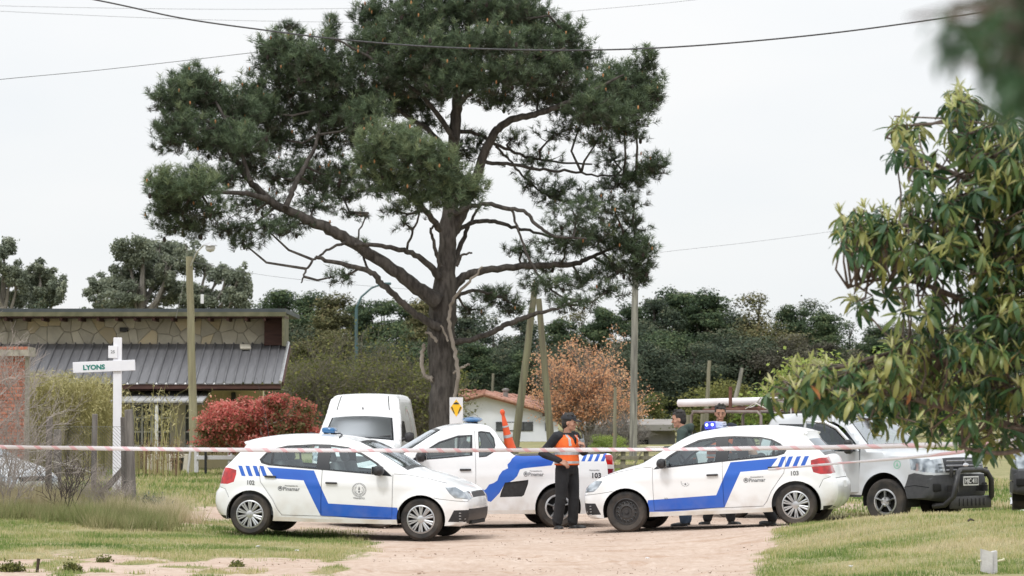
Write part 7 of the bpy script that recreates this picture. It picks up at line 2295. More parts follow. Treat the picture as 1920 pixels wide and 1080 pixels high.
    pl = MB(); pl.bbox((px_, 0, pz_), (.012, .44, .15), .004)
    po = pl.build('number_plate', M_platew, root)
    p2 = MB(); p2.box((px_ + .0085, 0, pz_), (.004, .40, .105)); p2.build('plate_field', M_plate, po)
    text_mesh(plate, .105, 'lettering', M_platew, po, (px_ + .012, 0, pz_ - .003), (R(90), 0, R(90)), bold=.002)
    # hood decal stripes and green markings
    for sd in (1, -1):
        mirror(root, cs, 1.62, 1.16, sd, (.13, .20, .22)) if not (door_open and sd < 0) else None
        if not (door_open and sd < 0): handle(root, cs, 2.22, 1.0, sd, .2)
        e = MB()
        vs = [cs.P(.62 + .07 * math.cos(a), .96 + .07 * math.sin(a), sd, .004) for a in np.linspace(0, 2 * math.pi, 17)] + [cs.P(.62 + .055 * math.cos(a), .96 + .055 * math.sin(a), sd, .004) for a in np.linspace(0, 2 * math.pi, 17)]
        e.add(vs, [(i, i + 1, i + 18, i + 17) for i in range(16)])
        e.add([cs.P(.62 + x, .96 + z, sd, .004) for x, z in ((-.03, -.03), (.03, -.03), (0, .04))], [(0, 1, 2)])
        e.build('green_crest', mat('pale_green_print', (.25, .50, .38), .5), root)
    if door_open:
        # near front door swung open on its front hinge
        hinge = cs.P(1.36, .85, -1)
        dd = [(u_ - 1.36, z_) for u_, z_ in door]
        dr = MB()
        fr_low = [(0, .50), (.97, .50), (.97, 1.15), (0, 1.15)]
        dr.prism([(-x, z) for x, z in [(0.01, .50), (.97, .50), (.97, 1.16), (0.01, 1.16)]], -.035, .035)
        dob = dr.build('door', P_, root)
        fr = MB()
        fr.tube([(-.03, 0, 1.16), (-.40, .05, 1.54), (-.60, .08, 1.63), (-.93, .08, 1.65), (-.95, .02, 1.15)], .028, 8)
        fr.build('window_frame', P_, dob, smooth=True)
        gl_ = MB(); gl_.add([(-.10, .01, 1.16), (-.42, .05, 1.50), (-.61, .08, 1.60), (-.91, .08, 1.62), (-.92, .02, 1.16)], [(0, 1, 2, 3, 4)])
        gl_.build('side_window', M_glassd, dob)
        gm_ = MB(); gm_.prism([(-.34, .74), (-.86, .74), (-.90, 1.12), (-.62, 1.12), (-.55, .95), (-.38, .95)], -.041, -.037)
        gm_.build('green_marking', M_green, dob)
        mm = MB(); mm.tube([(-.12, -.03, 1.18), (-.14, -.12, 1.20)], .03, 8); mm.bbox((-.14, -.22, 1.24), (.13, .19, .23), .045)
        mm.build('door_mirror', M_blk, dob, smooth=True)
        hh = MB(); hh.bbox((-.84, -.05, 1.0), (.18, .03, .035), .012); hh.build('door_handle', M_blk, dob, smooth=True)
        dob.location = (hinge.x, hinge.y + .03, 0)
        dob.rotation_euler = (0, 0, R(22))
    if rack:
        r_ = MB(); r1 = mat('rusty_brown_rack', (.10, .04, .028), .75, (.18, .085, .06), 8)
        zr = 1.93
        for sd in (1, -1):
            r_.tube([(-2.42, sd * .72, 1.15), (-2.42, sd * .72, 1.74), (-2.36, sd * .72, 1.80), (-1.0, sd * .72, 1.80), (-.93, sd * .72, 1.74), (-.93, sd * .72, 1.15)], .026, 8)
        for x in (-2.40, -1.65, -.95):
            r_.tube([(x, -.72, 1.80), (x, .72, 1.80)], .026, 8)
        r_.build('load_frame', mat('grey_brown_tube', (.17, .14, .125), .5, (.24, .20, .18), 9, metal=.3), root, smooth=True)
    return root, cs
truck, csT = make_pickup('silver pickup truck with a black bull bar, near door swung open and a roof rack')
cT, eT, _ = place(None, (6.055, 46.0, -.03), (3.70, 48.14, -.02), -1, .80, .09)
truck.location, truck.rotation_euler = cT, eT
# the load on its rack: a ladder-like frame and a white pipe lashed on top
rk = empty('pipe_load', label='long white pipe lashed on a rusty brown frame above the silver pickup', cat='pipe')
rk.location, rk.rotation_euler = cT, eT
m = MB(); m.tube([(-3.45, .22, 1.95), (1.0, .27, 2.04)], .068, 14); m.build('white_pipe', mat('white_pvc', (.78, .76, .77), .4, (.70, .66, .67), 4), rk, smooth=True)
m = MB()
for sd in (-.30, .42):
    m.bbox((-.85, sd, 1.85), (3.3, .05, .07), .01, rot=(0, R(-1.2), 0))
for k in range(7):
    m.box((-2.3 + k * .5, .06, 1.865 + k * .0105), (.05, .70, .045))
m.bbox((-1.95, -.24, 2.02), (.05, .045, .42), .008); m.bbox((.1, .5, 2.06), (.05, .045, .40), .008)
m.build('frame', MATS['rusty_brown_rack'], rk)
m = MB()
m.tube([(-1.55, .1, 2.05), (-1.7, .1, 1.9), (-1.62, -.3, 1.83), (-1.3, -.4, 1.95), (-.9, -.35, 1.78), (-.55, -.4, 1.95), (-.5, -.42, 1.35)], .012, 5)
m.tube([(-.95, .3, 2.08), (-.8, -.2, 1.85), (-.45, -.4, 1.98)], .010, 5)
m.build('rope', mat('pale_rope', (.55, .52, .47), .8), rk, smooth=True)

truck2, _ = make_pickup('dark grey pickup at the right edge half hidden by the leafy branches', door_open=False, rack=False, paint=M_grey, name='pickup_truck', plate='KVT 226', bar=False)
truck2.location = (9.75, 50.0, .0); truck2.rotation_euler = (0, 0, R(-103))
# ------------------------------------------------------------------ people
M_skin = mat('skin', (.48, .27, .19), .55, (.42, .22, .15), 14, spec=.35)
M_hair = mat('black_hair', (.012, .010, .009), .6, (.03, .025, .02), 40, stretch=(1, 1, .2), bump=.5)
M_cap = mat('black_cap', (.013, .014, .017), .75, (.02, .02, .024), 30)
M_jk = mat('black_jacket', (.012, .013, .017), .85, (.022, .023, .028), 10, bump=.4, bscale=12)
M_trs = mat('black_trousers', (.012, .012, .014), .9, (.02, .02, .022), 7, bump=.5, bscale=9)
M_jeans = mat('blue_jeans', (.05, .09, .16), .9, (.09, .14, .22), 12, bump=.3)
M_shoe = mat('dark_shoe', (.015, .015, .016), .5, (.03, .03, .03), 20)
M_org = mat('orange_vest', (.90, .17, .03), .75, (.80, .13, .02), 8, bump=.4, bscale=10)
M_refl = mat('reflective_tape', (.55, .56, .56), .35, (.45, .46, .47), 20, metal=.2)
M_hood = mat('dark_green_hoodie', (.035, .055, .048), .9, (.055, .08, .07), 9, bump=.5, bscale=12)
M_navy = mat('navy_jacket', (.012, .016, .03), .85, (.02, .025, .04), 9, bump=.3)
M_paper = mat('paper', (.80, .76, .68), .7)
M_eye = mat('eye_dark', (.02, .015, .012), .4)
M_brow = mat('lip_tone', (.30, .12, .09), .6)

def fuse(name, mb, material, parent, voxel=.011, smooth=4):
    """closed overlapping volumes -> one continuous smooth surface"""
    me = bpy.data.meshes.new(name)
    me.from_pydata([tuple(v) for v in mb.v], [], mb.f)
    bm = bmesh.new(); bm.from_mesh(me)
    bmesh.ops.remove_doubles(bm, verts=bm.verts, dist=1e-5)
    bmesh.ops.recalc_face_normals(bm, faces=bm.faces); bm.to_mesh(me); bm.free()
    t = bpy.data.objects.new('tmp', me); COL.objects.link(t)
    r = t.modifiers.new('r', 'REMESH'); r.mode = 'VOXEL'; r.voxel_size = voxel; r.use_smooth_shade = True
    s_ = t.modifiers.new('s', 'SMOOTH'); s_.factor = .5; s_.iterations = smooth
    dg = bpy.context.evaluated_depsgraph_get()
    out = bpy.data.meshes.new_from_object(t.evaluated_get(dg))
    bpy.data.objects.remove(t)
    out.name = name
    out.materials.clear(); out.materials.append(material)
    out.polygons.foreach_set('use_smooth', [True] * len(out.polygons))
    return link(name, out, parent) if parent is not None or True else out

def limb(mb, pts, rad, n=12, flat=1.0):
    """tapered closed limb with rounded ends"""
    pts = [Vector(p) for p in pts]
    # interpolate
    P, Rr = [], []
    for i in range(len(pts) - 1):
        for k in range(4):
            t_ = k / 4; P.append(pts[i].lerp(pts[i + 1], t_)); Rr.append(rad[i] * (1 - t_) + rad[i + 1] * t_)
    P.append(pts[-1]); Rr.append(rad[-1])
    mb.tube(P, Rr, n, flat=flat)
    mb.ell(P[0], (Rr[0],) * 3, n=10, m=6); mb.ell(P[-1], (Rr[-1],) * 3, n=10, m=6)

def ringloft(mb, rings, n=18):
    """closed loft through elliptic rings: (centre, rx, ry, yaw)"""
    vs, fs = [], []
    for c, rx, ry, yaw in rings:
        for k in range(n):
            a = 2 * math.pi * k / n
            x, y = rx * math.cos(a), ry * math.sin(a)
            vs.append(Vector(c) + Vector((x * math.cos(yaw) - y * math.sin(yaw), x * math.sin(yaw) + y * math.cos(yaw), 0)))
    for i in range(len(rings) - 1):
        for k in range(n):
            a, b_ = i * n + k, i * n + (k + 1) % n
            fs.append((a, b_, b_ + n, a + n))
    fs.append(tuple(range(n - 1, -1, -1))); fs.append(tuple((len(rings) - 1) * n + k for k in range(n)))
    mb.add(vs, fs)

def hand(mb, w, d, palm, curl=.6, sc=1.0, thumb=1):
    """palm and five fingers; w wrist, d pointing direction, palm = palm normal"""
    w, d, palm = Vector(w), Vector(d).normalized(), Vector(palm).normalized()
    palm = (palm - d * palm.dot(d)).normalized(); s_ = d.cross(palm).normalized() * thumb
    c = w + d * .045 * sc
    q = Matrix((s_, palm, d)).transposed()
    vs0 = MB(); vs0.bbox((0, 0, 0), (.080 * sc, .028 * sc, .095 * sc), .012)
    mb.add([q @ Vector(v) + c for v in vs0.v], vs0.f)
    for i, (off, ln) in enumerate(((.030, .072), (.010, .080), (-.010, .075), (-.029, .058))):
        p = w + d * .085 * sc + s_ * off * sc
        seg = ln * sc / 3; dd = d.copy(); pts = [p - d * .02]
        pts.append(p)
        for k in range(3):
            dd = (dd * math.cos(curl * .9) + palm * math.sin(curl * .9)).normalized()
            p = p + dd * seg * 1.05; pts.append(p)
        limb(mb, pts, [.0095 * sc] * 3 + [.0085 * sc, .0075 * sc], 6)
    p = w + d * .03 * sc + s_ * .035 * sc
    t1 = (d * .6 + s_ * .75 + palm * .3).normalized(); t2 = (d * .9 + palm * .5 + s_ * .1).normalized()
    limb(mb, [p, p + t1 * .032 * sc, p + t1 * .032 * sc + t2 * .045 * sc], [.013 * sc, .0115 * sc, .009 * sc], 6)

def make_person(loc, rz, label, J, top_m, trousers_m, vest=False, cap=False, hood=False, H=1.74, pitch_head=0.0, yaw_head=0.0, hands=None, shoe_m=None, hair=True, group=None):
    """J: joints in the person's own frame, facing +x, left = +y"""
    root = empty('person', loc, rz, label, 'person', group)
    v = lambda k: Vector(J[k])
    pel, chest, neck, head = v('pelvis'), v('chest'), v('neck'), v('head')
    HQ = Euler((0, pitch_head, yaw_head)).to_matrix()
    hp = lambda x, y, z: head + HQ @ Vector((x, y, z))
    # --- body, one continuous surface
    b = MB()
    sy = (v('sl') - v('sr')); syaw = math.atan2(sy.y, sy.x) - math.pi / 2
    mid = pel.lerp(chest, .5)
    ringloft(b, [(pel + Vector((0, 0, -.06)), .105, .155, 0), (pel + Vector((0, 0, .05)), .10, .15, 0), (mid, .095, .135, syaw * .5), (chest, .11, .16, syaw), (chest + Vector((0, 0, .10)), .10, .165, syaw), (neck + Vector((0, 0, -.05)), .06, .10, syaw)])
    limb(b, [neck + Vector((0, 0, -.06)), neck, hp(-.015, 0, -.06)], [.062, .056, .052])
    b.ell(hp(0, 0, .035), (.098, .076, .108), n=18, m=14, rot=HQ.to_euler())
    b.ell(hp(.028, 0, -.045), (.062, .054, .068), n=14, m=10, rot=HQ.to_euler())       # jaw
    limb(b, [hp(.088, 0, .02), hp(.112, 0, -.018)], [.009, .015], 8)                      # nose
    b.ell(hp(.088, 0, -.058), (.012, .024, .011), rot=HQ.to_euler()); b.ell(hp(.078, 0, -.095), (.02, .022, .018), rot=HQ.to_euler())
    for sg in (1, -1):
        b.ell(hp(-.008, sg * .078, -.005), (.018, .010, .032), rot=HQ.to_euler())
        b.ell(hp(.084, sg * .032, .038), (.014, .024, .007), rot=HQ.to_euler())
        b.ell(hp(.055, sg * .045, -.018), (.03, .022, .026), rot=HQ.to_euler())
    for s_, e_, w_ in (('sl', 'el', 'wl'), ('sr', 'er', 'wr')):
        limb(b, [v(s_), v(e_), v(w_)], [.052, .042, .029])
    for h_, k_, a_ in (('hl', 'kl', 'al'), ('hr', 'kr', 'ar')):
        limb(b, [v(h_), v(k_), v(a_)], [.078, .055, .040])
    for (hd, wk, th) in (hands or []):
        d, palm, curl = hd
        hand(b, v(wk), d, palm, curl, 1.0, th)
    fuse('body', b, M_skin, root, .0085, 2)
    e = MB()
    for sg in (1, -1):
        e.ell(hp(.088, sg * .031, .018), (.006, .011, .0055), rot=HQ.to_euler(), n=8, m=6)
    eo = e.build('eye', M_eye, root, smooth=True)
    e = MB(); e.ell(hp(.096, 0, -.058), (.006, .024, .006), rot=HQ.to_euler(), n=8, m=6); e.build('mouth', M_brow, root, smooth=True)
    e = MB()
    for sg in (1, -1): e.ell(hp(.094, sg * .032, .043), (.007, .022, .005), rot=HQ.to_euler(), n=8, m=6)
    e.build('eyebrow', M_hair, root, smooth=True)
    # --- hair
    if hair:
        h = MB()
        h.ell(hp(-.014, 0, .055), (.104, .086, .104), n=16, m=12, rot=HQ.to_euler()); h.ell(hp(-.045, 0, .0), (.066, .078, .09), rot=HQ.to_euler(), n=14, m=10)
        g = random.Random(3)
        for k in range(26):
            a = g.uniform(-2.9, 2.9); zz = g.uniform(.04, .13)
            h.ell(hp(-.01 + .085 * math.cos(a) * (1 if zz < .1 else .6), .072 * math.sin(a) * (1 if zz < .1 else .6), .03 + zz), (.022, .02, .018), rot=HQ.to_euler(), n=6, m=4)
        ho = fuse('hair', h, M_hair, root, .009, 1)
        bm = bmesh.new(); bm.from_mesh(ho.data)
        HI = HQ.inverted()
        kill = [vv for vv in bm.verts if (HI @ (vv.co - head)).x > .045 and (HI @ (vv.co - head)).z < .085 or ((HI @ (vv.co - head)).z < .03 and (HI @ (vv.co - head)).x > .0)]
        bmesh.ops.delete(bm, geom=kill, context='VERTS'); bm.to_mesh(ho.data); bm.free()
    if cap:
        c = MB(); c.ell(hp(-.012, 0, .060), (.112, .094, .092), n=20, m=14, rot=HQ.to_euler())
        c.ell(hp(-.012, 0, .155), (.012, .012, .008))
        co = c.build('cap', M_cap, root, smooth=True)
        bm = bmesh.new(); bm.from_mesh(co.data); HI = HQ.inverted()
        bmesh.ops.delete(bm, geom=[vv for vv in bm.verts if (HI @ (vv.co - head)).z < .048], context='VERTS'); bm.to_mesh(co.data); bm.free()
        p = MB()
        vs, n_ = [], 12
        for lay in (0, -.007):
            for k in range(n_ + 1):
                a = R(-68 + 136 * k / n_)
                vs.append(hp(.05 + .035 * math.cos(a), .088 * math.sin(a), .062 + lay)); vs.append(hp(.075 + .115 * math.cos(a), .082 * math.sin(a), .045 + lay + .01 * abs(math.sin(a)) * -1))
        m_ = 2 * (n_ + 1)
        fs = [(2 * k, 2 * k + 1, 2 * k + 3, 2 * k + 2) for k in range(n_)] + [(m_ + 2 * k, m_ + 2 * k + 2, m_ + 2 * k + 3, m_ + 2 * k + 1) for k in range(n_)] + [(2 * k + 1, m_ + 2 * k + 1, m_ + 2 * k + 3, 2 * k + 3) for k in range(n_)]
        p.add(vs, fs); p.build('cap_peak', M_cap, co, smooth=True)
    # --- jacket or hoodie
    j = MB()
    ringloft(j, [(pel + Vector((0, 0, -.03)), .135, .185, 0), (pel + Vector((0, 0, .06)), .138, .185, syaw * .2), (mid, .130, .172, syaw * .5), (chest, .145, .195, syaw), (chest + Vector((0, 0, .10)), .128, .19, syaw), (neck + Vector((0, 0, -.055)), .082, .12, syaw), (neck + Vector((.0, 0, -.01)), .068, .075, syaw)])
    for s_, e_, w_ in (('sl', 'el', 'wl'), ('sr', 'er', 'wr')):
        s0, e0, w0 = v(s_), v(e_), v(w_)
        limb(j, [s0.lerp(chest + Vector((0, 0, .1)), .25), s0, s0.lerp(e0, .5) + Vector((0, 0, -.006)), e0, e0.lerp(w0, .5), w0 + (e0 - w0).normalized() * .015], [.075, .078, .066, .062, .052, .046])
        g = random.Random(5)
        for t_ in (.7, .88, 1.0, 1.14, 1.3):       # sleeve folds near the elbow
            p = s0.lerp(e0, t_) if t_ <= 1 else e0.lerp(w0, t_ - 1)
            j.ell(p + Vector((g.uniform(-.012, .012), g.uniform(-.012, .012), 0)), (.062, .062, .018), n=10, m=6, rot=(g.uniform(-.6, .6), g.uniform(-.6, .6), 0))
    if hood:
        j.ell(neck + Vector((-.085, 0, .0)), (.085, .13, .075), rot=(0, R(20), 0), n=14, m=10)
        limb(j, [neck + Vector((.06, .05, -.05)), neck + Vector((.0, .10, .0)), neck + Vector((-.09, .09, .03)), neck + Vector((-.13, 0, .04)), neck + Vector((-.09, -.09, .03)), neck + Vector((.0, -.10, .0)), neck + Vector((.06, -.05, -.05))], [.03, .04, .045, .05, .045, .04, .03])
    fuse('hoodie' if hood else 'jacket', j, top_m, root, .012, 3)
    # --- trousers
    t = MB()
    ringloft(t, [(pel + Vector((0, 0, -.13)), .10, .15, 0), (pel + Vector((0, 0, -.05)), .128, .178, 0), (pel + Vector((0, 0, .06)), .122, .168, 0)])
    for h_, k_, a_ in (('hl', 'kl', 'al'), ('hr', 'kr', 'ar')):
        h0, k0, a0 = v(h_), v(k_), v(a_)
        limb(t, [h0, h0.lerp(k0, .45), k0, k0.lerp(a0, .5), a0 + Vector((0, 0, .02))], [.105, .098, .080, .077, .072])
        g = random.Random(8)
        for t_ in (.80, .95, 1.08, 1.78, 1.87, 1.95):
            p = h0.lerp(k0, t_) if t_ <= 1 else k0.lerp(a0, t_ - 1)
            t.ell(p + Vector((g.uniform(-.01, .014), g.uniform(-.01, .01), 0)), (.082, .08, .018), n=10, m=6, rot=(g.uniform(-.4, .4), g.uniform(-.4, .4), 0))
    fuse('trousers', t, trousers_m, root, .013, 3)
    # --- shoes
    for a_, t_ in (('al', 'tl'), ('ar', 'tr')):
        a0, t0 = v(a_), v(t_)
        s_ = MB(); d = (t0 - a0); d.z = 0; d.normalize(); yaw = math.atan2(d.y, d.x)
        base = a0.z - .085
        s_.ell(a0 + Vector((0, 0, -.02)), (.052, .046, .055), n=12, m=8)
        s_.ell(a0 + d * .02 + Vector((0, 0, -.05)), (.075, .045, .036), rot=(0, 0, yaw), n=14, m=8); s_.ell(a0 + d * .12 + Vector((0, 0, -.056)), (.09, .047, .032), rot=(0, 0, yaw), n=14, m=8)
        s_.bbox(a0 + d * .07 + Vector((0, 0, -.078)), (.27, .085, .02), .008, rot=(0, 0, yaw))
        fuse('shoe', s_, shoe_m or M_shoe, root, .008, 1)
    if vest:
        ve = MB(); up = Vector((0, 0, 1))
        ringloft(ve, [(pel + Vector((0, 0, .0)), .152, .205, 0), (pel + Vector((0, 0, .08)), .156, .205, syaw * .2), (mid, .150, .192, syaw * .5), (chest, .165, .215, syaw), (chest + Vector((0, 0, .10)), .150, .212, syaw), (neck + Vector((0, 0, -.07)), .105, .165, syaw), (neck + Vector((0, 0, -.035)), .085, .11, syaw)])
        for s_ in ('sl', 'sr'):
            ve.ell(v(s_).lerp(chest + Vector((0, 0, .1)), .35), (.085, .085, .085), n=12, m=8)
        vo = fuse('safety_vest', ve, M_org, root, .012, 3)
        q = Matrix.Rotation(-syaw, 3, 'Z')
        bm = bmesh.new(); bm.from_mesh(vo.data)
        kill = []
        cw = chest + Vector((0, 0, .0))
        for vv in bm.verts:
            l_ = q @ (vv.co - cw)
            if l_.z < pel.z - cw.z + .01: kill.append(vv); continue
            if l_.x > .02 and abs(l_.y) < max(0, (l_.z + .00) * .42) : kill.append(vv); continue     # V neck
            if l_.z > (neck.z - cw.z) - .035: kill.append(vv); continue
        bmesh.ops.delete(bm, geom=kill, context='VERTS')
        # reflective bands and dark shoulder patches as material areas
        vo.data.materials.append(M_refl); vo.data.materials.append(M_navy)
        for f_ in bm.faces:
            l_ = q @ (f_.calc_center_median() - cw)
            wz = pel.z - cw.z
            if abs(l_.z - (wz + .20)) < .024 or abs(l_.z - (wz + .055)) < .02: f_.material_index = 1
            elif l_.x > 0 and abs(abs(l_.y) - .105) < .02 and l_.z > -.02 and l_.z < .16: f_.material_index = 1
            elif l_.z > .155 and abs(l_.y) > .05: f_.material_index = 2
        bm.to_mesh(vo.data); bm.free()
        so = vo.modifiers.new('thickness', 'SOLIDIFY'); so.thickness = .006
    return root

Hn = 1.74
def std(h=1.74, **kw):
    s_ = h / 1.74
    J = dict(pelvis=(0, 0, .95), chest=(.0, 0, 1.27), neck=(.0, 0, 1.47), head=(.03, 0, 1.605), sl=(0, .19, 1.41), sr=(0, -.19, 1.41), el=(-.03, .24, 1.12), er=(-.03, -.24, 1.12), wl=(.08, .22, .88), wr=(.08, -.22, .88),
             hl=(0, .095, .90), hr=(0, -.095, .90), kl=(.03, .11, .49), kr=(.03, -.11, .49), al=(-.01, .12, .085), ar=(-.01, -.12, .085), tl=(.12, .15, .03), tr=(.12, -.15, .03))
    J.update(kw)
    return {k: (x * s_, y * s_, z * s_) for k, (x, y, z) in J.items()}

# officer leaning by the ute: facing right and a little towards the camera, one hand on the belt, one raised to the chest
P1 = at(1063, 985, 43.15)
offi = make_person((P1.x, 43.15, G(P1.x, 43.15)), R(-42), 'officer in orange vest and black peaked cap standing by the ute, one hand raised',
    std(1.74, head=(.045, .0, 1.60), neck=(.01, 0, 1.465), sl=(-.03, .195, 1.41), sr=(.0, -.195, 1.41), er=(-.20, -.30, 1.14), wr=(.09, -.235, 1.03), el=(.06, .30, 1.15), wl=(.215, .13, 1.24),
        kl=(.04, .10, .49), kr=(.0, -.125, .49), al=(.03, .09, .085), ar=(-.04, -.155, .085), tl=(.17, .13, .03), tr=(.08, -.23, .03)),
    M_jk, M_trs, vest=True, cap=True, yaw_head=R(28), pitch_head=R(4), hands=[(((.7, .45, -.5), (-.2, .5, -.6), .45), 'wr', 1), (((.3, -.6, .55), (-.6, -.2, -.3), .75), 'wl', 1)])
offi.scale = (1.06, 1.10, 1.0)
rd = MB(); w_ = Vector((.235, .085, 1.30)); rd.bbox(w_, (.045, .07, .13), .012, rot=(R(10), 0, 0)); rd.tube([w_ + Vector((0, .02, .06)), w_ + Vector((0, .02, .13))], .006, 6)
ro_ = rd.build('handheld_radio', mat('grey_radio', (.22, .24, .25), .5), None, smooth=True)
ro_.matrix_world = Matrix.Translation(offi.location) @ Matrix.Rotation(R(-42), 4, 'Z')
tag(ro_, 'small grey handheld radio gripped at the chest by the officer in the black cap', 'radio')

# man in the dark green hoodie behind the right hatchback, facing left, writing on a clipboard
P2 = at(1272, 981, 43.1)
man = make_person((P2.x + .10, 43.1, G(P2.x, 43.1)), R(180 - 14), 'man in a dark green hoodie holding papers, facing left behind the right hatchback',
    std(1.76, pelvis=(-.06, 0, .93), chest=(-.02, 0, 1.26), neck=(.03, 0, 1.46), head=(.085, 0, 1.595), sl=(.0, .195, 1.41), sr=(.0, -.195, 1.41), el=(.05, .26, 1.15), wl=(.28, .14, 1.16), er=(.04, -.27, 1.15), wr=(.26, -.12, 1.15)),
    M_hood, M_jeans, hood=True, yaw_head=R(8), pitch_head=R(10), hands=[(((.9, -.1, .1), (0, 0, -1), .5), 'wl', 1), (((.85, .3, -.1), (0, .2, -1), .7), 'wr', -1)])
cb = MB(); cb.bbox((.43, 0, 1.20), (.30, .22, .006), .002); cb.bbox((.42, .0, 1.207), (.27, .20, .006), .002)
co_ = cb.build('clipboard', M_paper, None); co_.matrix_world = Matrix.Translation(man.location) @ Matrix.Rotation(R(166), 4, 'Z') @ Matrix.Rotation(R(0), 4, 'Y')
tag(co_, 'clipboard with pale papers held out by the man in the green hoodie', 'clipboard')

# man in navy jacket and orange vest, facing the camera behind the blue light bar
P3 = at(1350, 978, 43.4)
make_person((P3.x, 43.4, G(P3.x, 43.4)), R(-84), 'short haired man in navy jacket and orange vest behind the blue light bar',
    std(1.85, head=(.05, 0, 1.595), wl=(.20, .10, 1.12), wr=(.22, -.08, 1.10), el=(.02, .26, 1.12), er=(.02, -.26, 1.12), al=(-.01, .16, .085), ar=(-.01, -.18, .085), tl=(.10, .24, .03), tr=(.10, -.3, .03)),
    M_navy, M_trs, vest=True, pitch_head=R(12), yaw_head=R(-6), hands=[(((.4, -.8, .1), (-.4, 0, -1), .6), 'wl', 1), (((.4, .8, .1), (-.4, 0, -1), .6), 'wr', -1)])
# fourth person, stooping, only the shoes show under the car
P4 = at(1446, 975, 42.9)
make_person((P4.x, 42.9, G(P4.x, 42.9)), R(176), 'person in black crouching behind the right hatchback, only black shoes showing',
    std(1.70, pelvis=(-.16, 0, .66), chest=(.10, 0, .94), neck=(.26, 0, 1.09), head=(.36, 0, 1.19), sl=(.16, .19, 1.03), sr=(.16, -.19, 1.03), el=(.22, .24, .76), er=(.22, -.24, .76), wl=(.40, .12, .66), wr=(.40, -.12, .66),
        hl=(-.14, .095, .62), hr=(-.14, -.095, .62), kl=(.20, .13, .46), kr=(.20, -.13, .46), al=(-.02, .12, .085), ar=(-.02, -.12, .085)),
    M_jk, M_trs, pitch_head=R(35), hands=[(((.8, -.2, -.5), (0, -.6, -.5), .6), 'wl', 1), (((.8, .2, -.5), (0, .6, -.5), .6), 'wr', -1)])
# ------------------------------------------------------------------ small things
# tall orange marker cone leaning in the bed of the ute
def marker_cone():
    a_ = V3(957, 842, 44.6); b2 = V3(941, 768, 44.5)
    d = (b2 - a_); L_ = d.length
    root = empty('marker_cone', tuple(a_), label='tall slim orange marker cone leaning forward in the bed of the ute', cat='cone')
    M_o = mat('orange_plastic', (.85, .13, .04), .5, (.75, .10, .03), 6); 
    q = MB(); q.lathe([(.095, 0), (.09, .02), (.062, L_ * .35), (.045, L_ * .62), (.028, L_ * .82), (.024, L_ * .86), (.036, L_ * .90), (.04, L_ * .95), (.022, L_), (0, L_)], 16)
    q.lathe([(.095, 0), (0, 0)], 16)
    root.rotation_euler = d.to_track_quat('Z', 'Y').to_euler()
    q.build('cone_body', M_o, root, smooth=True)
    for h0, h1 in ((.30, .37), (.56, .60)):
        r0 = np.interp(h0, [0, .02 / L_, .35, .62], [.095, .09, .062, .045]) + .003; r1 = np.interp(h1, [0, .02 / L_, .35, .62, .82], [.095, .09, .062, .045, .028]) + .003
        q = MB(); q.lathe([(r0, L_ * h0), (r1, L_ * h1)], 16); q.build('reflective_band', M_refl, root, smooth=True)
    q = MB(); q.bbox((0, 0, -.02), (.26, .26, .04), .015); q.build('cone_base', M_blk, root, smooth=True)
marker_cone()

# ---- red and white barrier tape
M_tape = bpy.data.materials.new('barrier_tape'); M_tape.use_nodes = True
n, l = M_tape.node_tree.nodes, M_tape.node_tree.links
bb = n['Principled BSDF']; bb.inputs['Roughness'].default_value = .35
t = n.new('ShaderNodeTexCoord'); sx_ = n.new('ShaderNodeSeparateXYZ'); l.new(t.outputs['Object'], sx_.inputs[0])
ma = n.new('ShaderNodeMath'); ma.operation = 'MULTIPLY_ADD'; l.new(sx_.outputs['X'], ma.inputs[0]); ma.inputs[1].default_value = 5.3
mz = n.new('ShaderNodeMath'); mz.operation = 'MULTIPLY'; l.new(sx_.outputs['Z'], mz.inputs[0]); mz.inputs[1].default_value = 6.0; l.new(mz.outputs[0], ma.inputs[2])
fr = n.new('ShaderNodeMath'); fr.operation = 'FRACT'; l.new(ma.outputs[0], fr.inputs[0])
rp = n.new('ShaderNodeValToRGB'); rp.color_ramp.interpolation = 'CONSTANT'
rp.color_ramp.elements[0].color = (.86, .83, .85, 1); rp.color_ramp.elements[1].position = .70; rp.color_ramp.elements[1].color = (.86, .64, .67, 1)
l.new(fr.outputs[0], rp.inputs[0]); l.new(rp.outputs[0], bb.inputs['Base Color'])
tr = n.new('ShaderNodeBsdfTranslucent'); l.new(rp.outputs[0], tr.inputs['Color'])
ms = n.new('ShaderNodeMixShader'); ms.inputs[0].default_value = .45; l.new(bb.outputs[0], ms.inputs[1]); l.new(tr.outputs[0], ms.inputs[2]); l.new(ms.outputs[0], n['Material Output'].inputs['Surface'])
